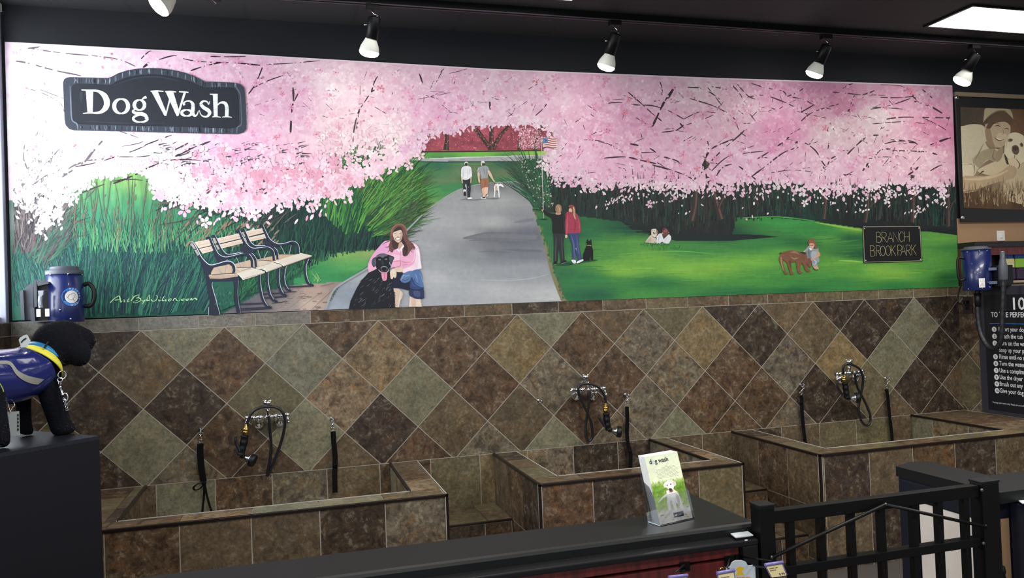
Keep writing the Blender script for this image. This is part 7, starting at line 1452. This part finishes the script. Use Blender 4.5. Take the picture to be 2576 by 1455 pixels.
# stray fur strands around the head and legs
fu = MB(); rng_ = random.Random(5); cnt = 0
offd = OFF[dogt.name]
polys = list(body.data.polygons)
while cnt < 2600:
    p = rng_.choice(polys); c_ = p.center+offd
    if (c_.x < -.10 and c_.z > 1.3) or c_.z < 1.215: continue
    n_ = p.normal; d_ = (n_+Vector((rng_.gauss(0, .55), rng_.gauss(0, .55), rng_.gauss(-.1, .5)))).normalized(); l_ = rng_.uniform(.003, .010)*(1.8 if rng_.random() < .04 else 1)
    s_ = n_.orthogonal().normalized()*.0005; v = [fu.bm.verts.new(c_+s_), fu.bm.verts.new(c_-s_), fu.bm.verts.new(c_+d_*l_+Vector((0, 0, -.001)))]
    fu._fin([fu.bm.faces.new(v)]); cnt += 1
fo = fu.build('fur', mat('black_fur_strand', (40, 42, 52), .6), dogt); fo['kind'] = 'stuff'
MB().sphere(DP(234, 858, -1.632), (.012, .012, .013), 14).build('nose', M_RUBBER, dogt)
# coat: loft around the body
def loft(mb, secs, n=40, arc=(0, 6.2832), bump_=0):
    rings = []
    for i, (c_, ax, r_) in enumerate(secs):
        ax = ax.normalized(); up2 = (Vector((0, 0, 1))-ax*ax.z).normalized(); sd2 = ax.cross(up2); rr = r_ if isinstance(r_, tuple) else (r_, r_)
        ring = []
        for j in range(n):
            a_ = arc[0]+(arc[1]-arc[0])*j/(n if arc[1]-arc[0] > 6.28 else n-1); k = 1+bump_*math.sin(a_*9+i*1.7)*math.sin(i*.9+a_*3); ring.append(mb.bm.verts.new(c_+(sd2*math.cos(a_)*rr[0]+up2*math.sin(a_)*rr[1])*k))
        rings.append(ring)
    fs = []
    cl = arc[1]-arc[0] > 6.28
    for A, B2 in zip(rings[:-1], rings[1:]):
        for j in range(n if cl else n-1): fs.append(mb.bm.faces.new((A[j], A[(j+1) % n], B2[(j+1) % n], B2[j])))
    mb._fin(fs, True); return mb
def axp(i, P_): a = P_[max(i-1, 0)][0]; b_ = P_[min(i+1, len(P_)-1)][0]; return b_-a
CP = [(DP(100, 917, -1.745), 55), (DP(86, 925, -1.758), 60), (DP(72, 932, -1.77), 63), (DP(58, 939, -1.785), 65), (DP(40, 945, -1.805), 66), (DP(20, 949, -1.83), 67), (DP(0, 952, -1.855), 67), (DP(-22, 955, -1.88), 66), (DP(-50, 958, -1.915), 65), (DP(-80, 960, -1.95), 63)]
co = MB(); loft(co, [(c_, axp(i, CP), r_*PXM) for i, (c_, r_) in enumerate(CP)], 48, bump_=.018); M_COAT = mat('shiny_blue_coat', (26, 34, 94), .18, coat=.6, bump=.35, bscale=28)
ct = co.build('coat', M_COAT, dogt); ct['label'] = 'shiny blue dog coat'
ctree = BVHTree.FromPolygons([v.co+offd for v in ct.data.vertices], [tuple(p.vertices) for p in ct.data.polygons])
def drape(name, quads, m_, parent, tree_, lift=.0025, nu=10):
    """ribbon laid on a surface: two edge curves"""
    A, B2 = quads; mb = MB(); A = catmull(A, 6); B2 = catmull(B2, 6); n = min(len(A), len(B2)); prev = None; fs = []
    for i in range(n):
        row = []
        for k in range(4):
            p = A[i]+(B2[i]-A[i])*k/3; d = sight(p).normalized(); hit = tree_.ray_cast(CAM, d)
            if hit[0] is None: row = None; break
            row.append(mb.bm.verts.new(hit[0]-d*lift))
        if row and prev:
            for k in range(3): fs.append(mb.bm.faces.new((prev[k], prev[k+1], row[k+1], row[k])))
        prev = row
    mb._fin(fs, True)
    if not fs: return None
    return mb.build(name, m_, parent)
drape('reflective_band', ([(-8, 908), (20, 908), (32, 915), (45, 932), (66, 944), (92, 951), (112, 955)], [(-8, 916), (18, 917), (28, 923), (40, 942), (58, 957), (80, 966), (96, 968)]), mat('reflective_grey_tape', (126, 127, 122), .35), ct, ctree)
drape('lime_cord', ([(-6, 956), (5, 972), (10, 985), (6, 997), (-4, 1008)], [(-6, 959), (3, 973), (7, 985), (3, 996), (-4, 1004)]), mat('lime_cord', (186, 214, 60), .5), ct, ctree, .004)
nrm = Vector((.40, .55, .70)).normalized(); cc = DP(110, 897, -1.725)
yb = MB(); loft(yb, [(cc-nrm*.004, nrm, .066), (cc-nrm*.012, nrm, .073), (cc-nrm*.024, nrm, .082), (cc-nrm*.034, nrm, .087), (cc-nrm*.035, nrm, .084)], 40); ye = yb.build('yellow_coat_collar', mat('yellow_fabric', (212, 206, 66), .6), dogt)
lb = MB(); loft(lb, [(cc+nrm*.012, nrm, .060), (cc+nrm*.012, nrm, .0645), (cc, nrm, .0675), (cc-nrm*.008, nrm, .0665), (cc-nrm*.008, nrm, .062)], 40); lo_ = lb.build('collar_band', mat('turquoise_collar', (26, 112, 166), .5, noise=.55, nscale=70), dogt)
MB().box(DP(117, 868, -1.795), (.006, .010, .024), Matrix.Rotation(.6, 3, 'Y'), .001).build('collar_keeper', M_BLACKPL, lo_)
tg = MB(); tgp = [(47, 856), (50, 850), (60, 844), (66, 842), (70, 845), (77, 858), (68, 872), (55, 880)]
tg.prism([DP(x, y, -1.80) for x, y in tgp], (0, .0015, 0)); tgo = tg.build('hang_tag', mat('clear_white_tag', (188, 196, 196), .3), dogt); MB().prism([DP(x, y, -1.802) for x, y in ((52, 861), (58, 854), (65, 850), (67, 853), (59, 858), (54, 864))], (0, .001, 0)).build('tag_slot', M_BLACKINK, tgo)
# swivel clip and chain
def links(pts, R_k, r_k, name):
    for i, p in enumerate(pts): MB().torus(DP(p[0], p[1], p[2]), Vector((1 if i % 2 else .25, -.6, .2 if i % 2 else .9)), R_k, r_k, 18, 8).build(name, M_STEEL, lo_)
MB().torus(DP(156, 944, -1.775), (.6, -.7, .1), .0135, .0022, 22, 8).build('collar_ring', M_STEEL, lo_)
MB().torus(DP(151, 956, -1.780), (.2, -1, .2), .0075, .0024, 16, 8).build('collar_ring', M_STEEL, lo_)
MB().torus(DP(150, 965, -1.783), (1, -.3, .2), .0065, .0020, 16, 8).build('collar_ring', M_STEEL, lo_)
MB().lathe([(.005, 0), (.006, .004), (.0042, .008), (.0042, .026), (.0065, .030), (.006, .034)], DP(150, 972, -1.785), DP(160, 1000, -1.785)-DP(150, 972, -1.785), 12).build('swivel_clip', M_STEEL, lo_)
MB().tube(smooth([DP(158, 992, -1.785), DP(166, 990, -1.785), DP(171, 1000, -1.785), DP(168, 1008, -1.785), DP(160, 1004, -1.785)], 4), .0024, 8).build('swivel_clip', M_STEEL, lo_)
links([(161, 1004, -1.785), (163, 1011, -1.785), (165, 1018, -1.785), (167, 1025, -1.785), (168, 1031, -1.785)], .0045, .0013, 'chain_link')
# price card on a cord
cd_ = MB(); cd_.prism([DP(x, y, -1.885) for x, y in ((4, 1038), (48, 1035), (50, 1096), (5, 1098))], (0, .0012, 0)); cdo = cd_.build('price_card', mat('pale_grey_card_b', (168, 176, 178), .6), dogt)
MB().tube(smooth([DP(26, 1038, -1.886), DP(23, 1026, -1.886), DP(20, 1015, -1.880)], 4), .0009, 6).build('card_cord', M_WHITE, cdo); MB().tube(smooth([DP(26, 1038, -1.886), DP(30, 1028, -1.886), DP(37, 1020, -1.884), (DP(34, 1012, -1.880))], 4), .0009, 6).build('card_cord', M_WHITE, cdo)
bc = MB().use(M_BLACKINK)
for k in range(5): bc.prism([DP(43, 1042+k*9, -1.8862), DP(47, 1042+k*9, -1.8862), DP(47.5, 1048+k*9, -1.8862), DP(43.5, 1048+k*9, -1.8862)], (0, .0002, 0))
bc.build('card_print', mat('grey_print_b', (140, 146, 148), .6), cdo)
# ------------------------------------------------------------------ instruction poster on the half wall
XP = XR-.0045
yA = onX((2467, 858), XP).y; yI = onX((2492, 1030), XP).y
zT, zB = 1.578, .670; zIt = onX((2500, 742), XP).z; zIb = onX((2492, 1030), XP).z
yR = yA-.86
ps = thing('instruction_poster', (XP, (yA+yR)/2, zB), 'black dog wash instruction poster with white numbered lines on the right half wall', 'poster')
MB().b2((XP-.014, yR, zB), (XP-.0005, yA, zT)).build('poster_frame', mat('weathered_dark_frame', (46, 44, 54), .55, noise=.35, nscale=14, bump=.3, bscale=30), ps)
MB().b2((XP-.016, yR+.055, zIb), (XP-.0135, yI, zIt)).build('poster_face', mat('poster_black', (24, 24, 30), .35), ps)
M_PW = mat('poster_white', (224, 226, 228), .5)
def PM(p, lift=.0168, sx=1.0):
    q = onX(p, XP-lift); return Matrix(((0, 0, -1, q.x), (-sx, 0, 0, q.y), (0, 1, 0, q.z), (0, 0, 0, 1)))
def lettering(txt, size, p, sx, bold, nm='instruction_line'):
    tb = MB().use(M_PW); put_text(tb, txt, size, PM(p, .0168, sx), bold); return tb.build(nm, None, ps)
lettering('10', .118, (2542, 779), 1.0, .0020, 'poster_heading')
lettering('TO THE PERFECT', .050, (2493, 798), .80, .0010, 'poster_heading')
lines = ['Escort your dog', 'Attach the tub', 'Turn on the water', 'Soap up your pet', 'Rinse until no s', 'Turn the water', 'Use a complimentary', 'Use the dryer', 'Brush out any', 'Give your dog']
LY = (829, 846.5, 864, 881, 898, 915, 932.5, 949.5, 966.5, 983.5)
for i, (s, y) in enumerate(zip(lines, LY)):
    lettering(s, .044, (2512+i*.35, y+4.5), .74, .0006)
lettering('For dog wash rooms only. Please ask our staff', .017, (2497, 1014), .8, 0, 'poster_footnote')
cb = MB().use(M_PW); nb_ = MB().use(M_BLACKINK)
for i, y in enumerate(LY):
    if i == 3: continue
    q = onX((2501+i*.85, y), XP-.0168); cb.lathe([(.019, 0), (.019, .0004)], q, (-1, 0, 0), 24); M2 = PM((2501+i*.85, y), .0176); M2.translation.y += .007 if i < 9 else .013; M2.translation.z -= .009; put_text(nb_, str(i+1), .026, M2, .0006)
cb.build('number_disc', None, ps); nb_.build('number_lettering', None, ps)
MB().b2((XP-.0172, onX((2560, 815), XP).y-.12, onX((2500, 814), XP).z-.002), (XP-.0164, onX((2494, 814), XP).y, onX((2500, 814), XP).z+.002)).build('blue_rule', mat('poster_blue', (70, 130, 210), .5), ps)
# outlet
q0, q1 = onX((2423, 747), XP), onX((2448, 789), XP)
ol = thing('wall_outlet', (XP, (q0.y+q1.y)/2, q1.z), 'dark brown wall outlet with a plug, below the right dryer', 'outlet')
M_BRN = mat('dark_brown_plate', (50, 36, 32), .4)
MB().b2((XP-.006, q1.y, q1.z), (XP-.0005, q0.y, q0.z), .002).build('outlet_plate', M_BRN, ol)
cy_ = (q0.y+q1.y)/2; cz_ = (q0.z+q1.z)/2
for dz in (.022, -.022): MB().b2((XP-.0085, cy_-.017, cz_+dz-.014), (XP-.006, cy_+.017, cz_+dz+.014), .001).build('socket', M_BLACKPL, ol)
MB().b2((XP-.034, cy_-.014, cz_+.010), (XP-.0086, cy_+.014, cz_+.034), .004).build('plug', M_BLACKPL, ol)
# switch on the tan wall beyond
s0, s1 = onY((2507, 581), -.001), onY((2527, 606), -.001)
sw = thing('light_switch', ((s0.x+s1.x)/2, 0, s1.z), 'white switch plate on the tan wall under the framed picture', 'light switch')
MB().b2((s0.x, -.007, s1.z), (s1.x, -.0005, s0.z), .002).build('switch_plate', mat('ivory_plate', (206, 204, 196), .4), sw)
MB().b2(((s0.x+s1.x)/2-.012, -.012, (s0.z+s1.z)/2-.018), ((s0.x+s1.x)/2+.012, -.0072, (s0.z+s1.z)/2+.018), .002).build('switch_rocker', mat('ivory_plate', (206, 204, 196), .4), sw)
# ------------------------------------------------------------------ framed sepia photograph
YB = -.030
b0, b1 = onY((2401, 245), YB), onY((2414, 558), YB)
X0 = max(b0.x, XR+.03); X1 = onY((2690, 400), YB).x+.10; ZTp, ZBp = b0.z, b1.z
pic = thing('framed_picture', ((X0+X1)/2, YB, ZBp), 'sepia picture of a boy hugging a pale dog, in a wide black mount', 'picture')
MB().b2((X0, YB, ZBp), (X1, -.018, ZTp), .002).build('black_mount', mat('black_mount_board', (22, 20, 20), .4), pic)
for p in ((2401, 245), (2414, 548)): 
    v = onY(p, YB-.004); MB().lathe([(.016, -.006), (.016, .006), (.010, .009)], (max(v.x, X0+.012), YB, v.z), (0, -1, 0), 16).build('standoff_bolt', M_STEEL, pic)
S = Paint(YB-.0006, 0, 9e-6); Z = zc(2376, 200, 3.465)
def sp(pts, c, sm=3): S.poly(Z(*pts), c, sm)
def ss(pts, w, c, sm=4): S.stroke(Z(*pts), [v/3.465 for v in w] if isinstance(w, list) else w/3.465, c, sm)
def grid_sepia():
    u = np.linspace(0, 1, 70); v = np.linspace(0, 1, 70); U, V_ = np.meshgrid(u, v)
    xl = 2415+V_*9; x = xl+U*270; yt = 269.5+U*10; yb = 523+U*9; y = yt+(yb-yt)*V_
    c = idw([(2430, 290, (54, 46, 36)), (2470, 280, (62, 52, 40)), (2560, 310, (92, 64, 42)), (2600, 290, (70, 48, 32)), (2640, 340, (90, 66, 46)), (2440, 420, (120, 106, 82)), (2540, 470, (150, 132, 102)), (2440, 515, (66, 46, 28)), (2500, 515, (70, 50, 30)), (2560, 515, (64, 46, 28)), (2660, 420, (110, 92, 66)), (2660, 515, (66, 48, 30))], x, y, 1, 2.6)*(.93+.14*fbm(x, y, 9, 9, 7))[..., None]
    i = np.arange(4900).reshape(70, 70); q = np.stack([i[:-1, :-1], i[1:, :-1], i[1:, 1:], i[:-1, 1:]], 2).reshape(-1, 4)
    S.add(np.stack([x, y], 2).reshape(-1, 2), [tuple(r) for r in q.tolist()], c.reshape(-1, 3), 0); pass
grid_sepia()
sp([(136, 430), (170, 405), (255, 390), (345, 410), (365, 520), (440, 600), (490, 620), (470, 720), (390, 700), (300, 770), (258, 838), (200, 848), (156, 845), (148, 620)], (158, 148, 122), 3)
sp([(250, 700), (300, 640), (400, 600), (470, 640), (450, 720), (370, 700), (300, 770)], (132, 118, 92)); sp([(160, 735), (230, 745), (258, 830), (200, 848), (156, 845)], (172, 160, 132)); ss([(150, 740), (200, 738), (245, 748)], [2, 5, 2], (104, 90, 66)); ss([(340, 560), (300, 640), (262, 710)], [3, 12, 3], (112, 98, 74)); ss([(440, 600), (420, 680), (470, 720)], [3, 12, 4], (104, 88, 64)); ss([(240, 680), (260, 760), (255, 830)], [2, 8, 2], (108, 92, 68))
sp([(360, 540), (440, 560), (450, 600), (400, 606), (370, 580)], (112, 92, 68))
sp([(356, 390), (430, 385), (500, 365), (568, 395), (572, 470), (545, 545), (500, 590), (440, 592), (385, 575), (358, 500)], (152, 132, 104)); sp([(358, 430), (400, 440), (420, 540), (440, 590), (385, 575), (358, 500)], (122, 102, 78)); sp([(470, 470), (540, 480), (520, 540), (460, 520)], (166, 146, 118))
sp([(372, 400), (385, 350), (450, 300), (540, 290), (592, 350), (572, 400), (540, 372), (480, 372), (430, 388), (395, 430), (360, 420)], (76, 60, 42))
sp([(338, 372), (345, 300), (360, 250), (460, 252), (570, 262), (598, 345), (575, 320), (520, 275), (450, 285), (390, 320), (350, 362)], (140, 126, 98)); ss([(345, 365), (400, 310), (470, 275), (540, 275)], [5, 10, 10, 4], (96, 82, 60))
ss([(438, 408), (465, 402), (490, 414)], [3, 10, 3], (70, 54, 40)); ss([(520, 432), (545, 428), (560, 438)], [3, 9, 3], (70, 54, 40)); ss([(505, 430), (515, 470), (492, 482)], [2, 6, 2], (116, 96, 74)); ss([(436, 505), (470, 530), (520, 525)], [4, 16, 4], (92, 70, 54)); ss([(448, 510), (475, 522), (510, 520)], [2, 7, 2], (220, 208, 184)); ss([(432, 388), (465, 384), (492, 398)], [2, 5, 2], (88, 70, 52))
sp([(285, 800), (380, 740), (470, 700), (520, 640), (560, 740), (600, 790), (560, 830), (420, 840)], (166, 150, 118)); ss([(300, 832), (330, 805), (345, 800)], [3, 14, 5], (62, 50, 36)); sp([(470, 610), (510, 590), (500, 680), (460, 720), (440, 690)], (128, 110, 84))
sp([(520, 640), (540, 520), (565, 475), (620, 462), (680, 485), (730, 540), (760, 640), (760, 760), (700, 820), (620, 800), (560, 760)], (180, 168, 138)); sp([(600, 780), (760, 700), (900, 800), (900, 1080), (560, 1060), (520, 900)], (160, 142, 110))
sp([(550, 528), (572, 514), (596, 524), (584, 542), (560, 545)], (112, 96, 74)); sp([(560, 528), (576, 520), (590, 527), (578, 538)], (62, 50, 38)); sp([(655, 562), (672, 550), (688, 572), (678, 590), (662, 584)], (112, 96, 74)); sp([(662, 566), (674, 558), (682, 574), (672, 582)], (62, 50, 38)); sp([(588, 590), (612, 572), (642, 584), (650, 628), (632, 656), (604, 650), (586, 620)], (86, 70, 54)); sp([(594, 600), (614, 584), (636, 592), (640, 612), (610, 622)], (58, 46, 36)); ss([(560, 480), (545, 540), (540, 600)], [4, 14, 6], (160, 146, 118)); ss([(690, 500), (715, 560), (720, 640)], [6, 22, 8], (152, 136, 108)); ss([(612, 660), (606, 690), (560, 700), (530, 660)], [6, 7, 6, 3], (82, 66, 48)); sp([(520, 645), (545, 690), (560, 740), (540, 735), (526, 690)], (58, 46, 34)); sp([(562, 690), (620, 690), (650, 740), (628, 775), (590, 775), (566, 735)], (178, 158, 126)); ss([(620, 690), (655, 740), (640, 780)], [3, 8, 3], (62, 48, 36)); ss([(560, 740), (585, 770), (610, 780)], [3, 6, 3], (70, 54, 40))
sp([(156, 852), (250, 842), (380, 840), (480, 812), (560, 752), (610, 760), (632, 800), (600, 862), (480, 892), (380, 930), (290, 966), (165, 985)], (150, 128, 96)); ss([(170, 870), (300, 868), (450, 840), (560, 790)], [6, 26, 22, 6], (170, 148, 114)); ss([(165, 978), (290, 960), (400, 920), (490, 890)], [3, 8, 6, 2], (92, 74, 52))
for k in range(260):
    x = RU(165, 900); y = RU(960, 1112); l_ = RU(20, 90)
    ss([(x, y), (x+RU(-12, 12), y-l_)], [RU(5, 10), 2], pal((84, 62, 38), (66, 46, 28), (140, 118, 84), (112, 88, 58), (58, 42, 26))(0, 0), 0)
for k in range(60): x = RU(380, 690); y = RU(900, 980); ss([(x, y), (x+RU(-8, 8), y-RU(30, 70))], [4, 1], (112, 92, 66), 0)
def clipS(V):
    V[:, 1] = np.clip(V[:, 1], 269.5+(V[:, 0]-2415)*.037, 523+(V[:, 0]-2424)*.033); V[:, 0] = np.clip(V[:, 0], 2415+(V[:, 1]-269)*.036, 2690); return V
S.box = clipS; S.gain = 1.4
so = S.build('sepia_print', pic)
# ------------------------------------------------------------------ shelving beyond the half wall
YS = -.15
def gz(p, y=YS): return onY(p, y).z
gx0 = max(onY((2419, 612), YS).x, XR+.006)
ztop = gz((2500, 608)); zcr = gz((2500, 622)); zhd = gz((2500, 642))
gd = thing('wall_shelf', (gx0+.9, YS, 1.600), 'mahogany wall shelf above the right half wall, holding coloured pouches', 'wall shelf')
NB = mat('near_black_wood', (30, 20, 20), .4)
MB().b2((gx0, YS-.012, zcr+.001), (7.9, -.009, ztop)).build('cornice', NB, gd)
MB().b2((gx0, YS, zhd), (7.9, YS+.012, zcr)).build('header_board', M_MAROON, gd)
MB().b2((gx0+.012, -.024, 1.618), (7.9, -.010, zcr)).build('back_board', NB, gd)
MB().b2((gx0, YS+.013, 1.618), (gx0+.011, -.010, zcr)).build('side_board', M_MAROON, gd)
MB().b2((gx0, YS+.004, 1.600), (7.9, -.010, 1.617)).build('shelf_board', NB, gd)
MB().b2((gx0, YS-.004, 1.600), (7.9, YS+.003, 1.617)).build('shelf_lip', mat('pale_shelf_edge', (164, 150, 126), .5), gd)
M_PU = mat('dark_purple_pouch', (44, 22, 48), .3, noise=.3, nscale=40); M_GR = mat('lime_label', (130, 176, 54), .4, noise=.15, nscale=30); M_BH = mat('blue_header', (24, 96, 176), .4, noise=.2, nscale=50); M_CRM = mat('cream_label', (196, 186, 140), .45, noise=.2, nscale=30)
def pouch(px0, px1, label, lab):
    Yp = YS+.045; a = onY((px0, 700), Yp); b_ = onY((px1, 700), Yp); z1 = gz((px0, 640), Yp); zl1 = gz((px0, 650), Yp); zl0 = gz((px0, 674), Yp)
    t = thing('treat_pouch', ((a.x+b_.x)/2, Yp+.03, 1.619), label, 'pouch', 'pouches on the shelf beyond')
    MB().b2((a.x, Yp, 1.619), (b_.x, Yp+.055, zl0), .010).build('pouch_body', M_PU, t)
    MB().b2((a.x+.002, Yp+.004, zl0+.0005), (b_.x-.002, Yp+.048, zl1), .006).build('pouch_label', lab, t)
    MB().b2((a.x+.004, Yp+.012, zl1+.0005), (b_.x-.004, Yp+.034, z1), .004).build('pouch_header', M_BH, t)
pouch(2534, 2556, 'dark pouch with a cream label and blue header, beside the dryer nozzle', M_CRM)
pouch(2558, 2584, 'dark pouch with a lime green label and blue header at the right edge', M_GR)
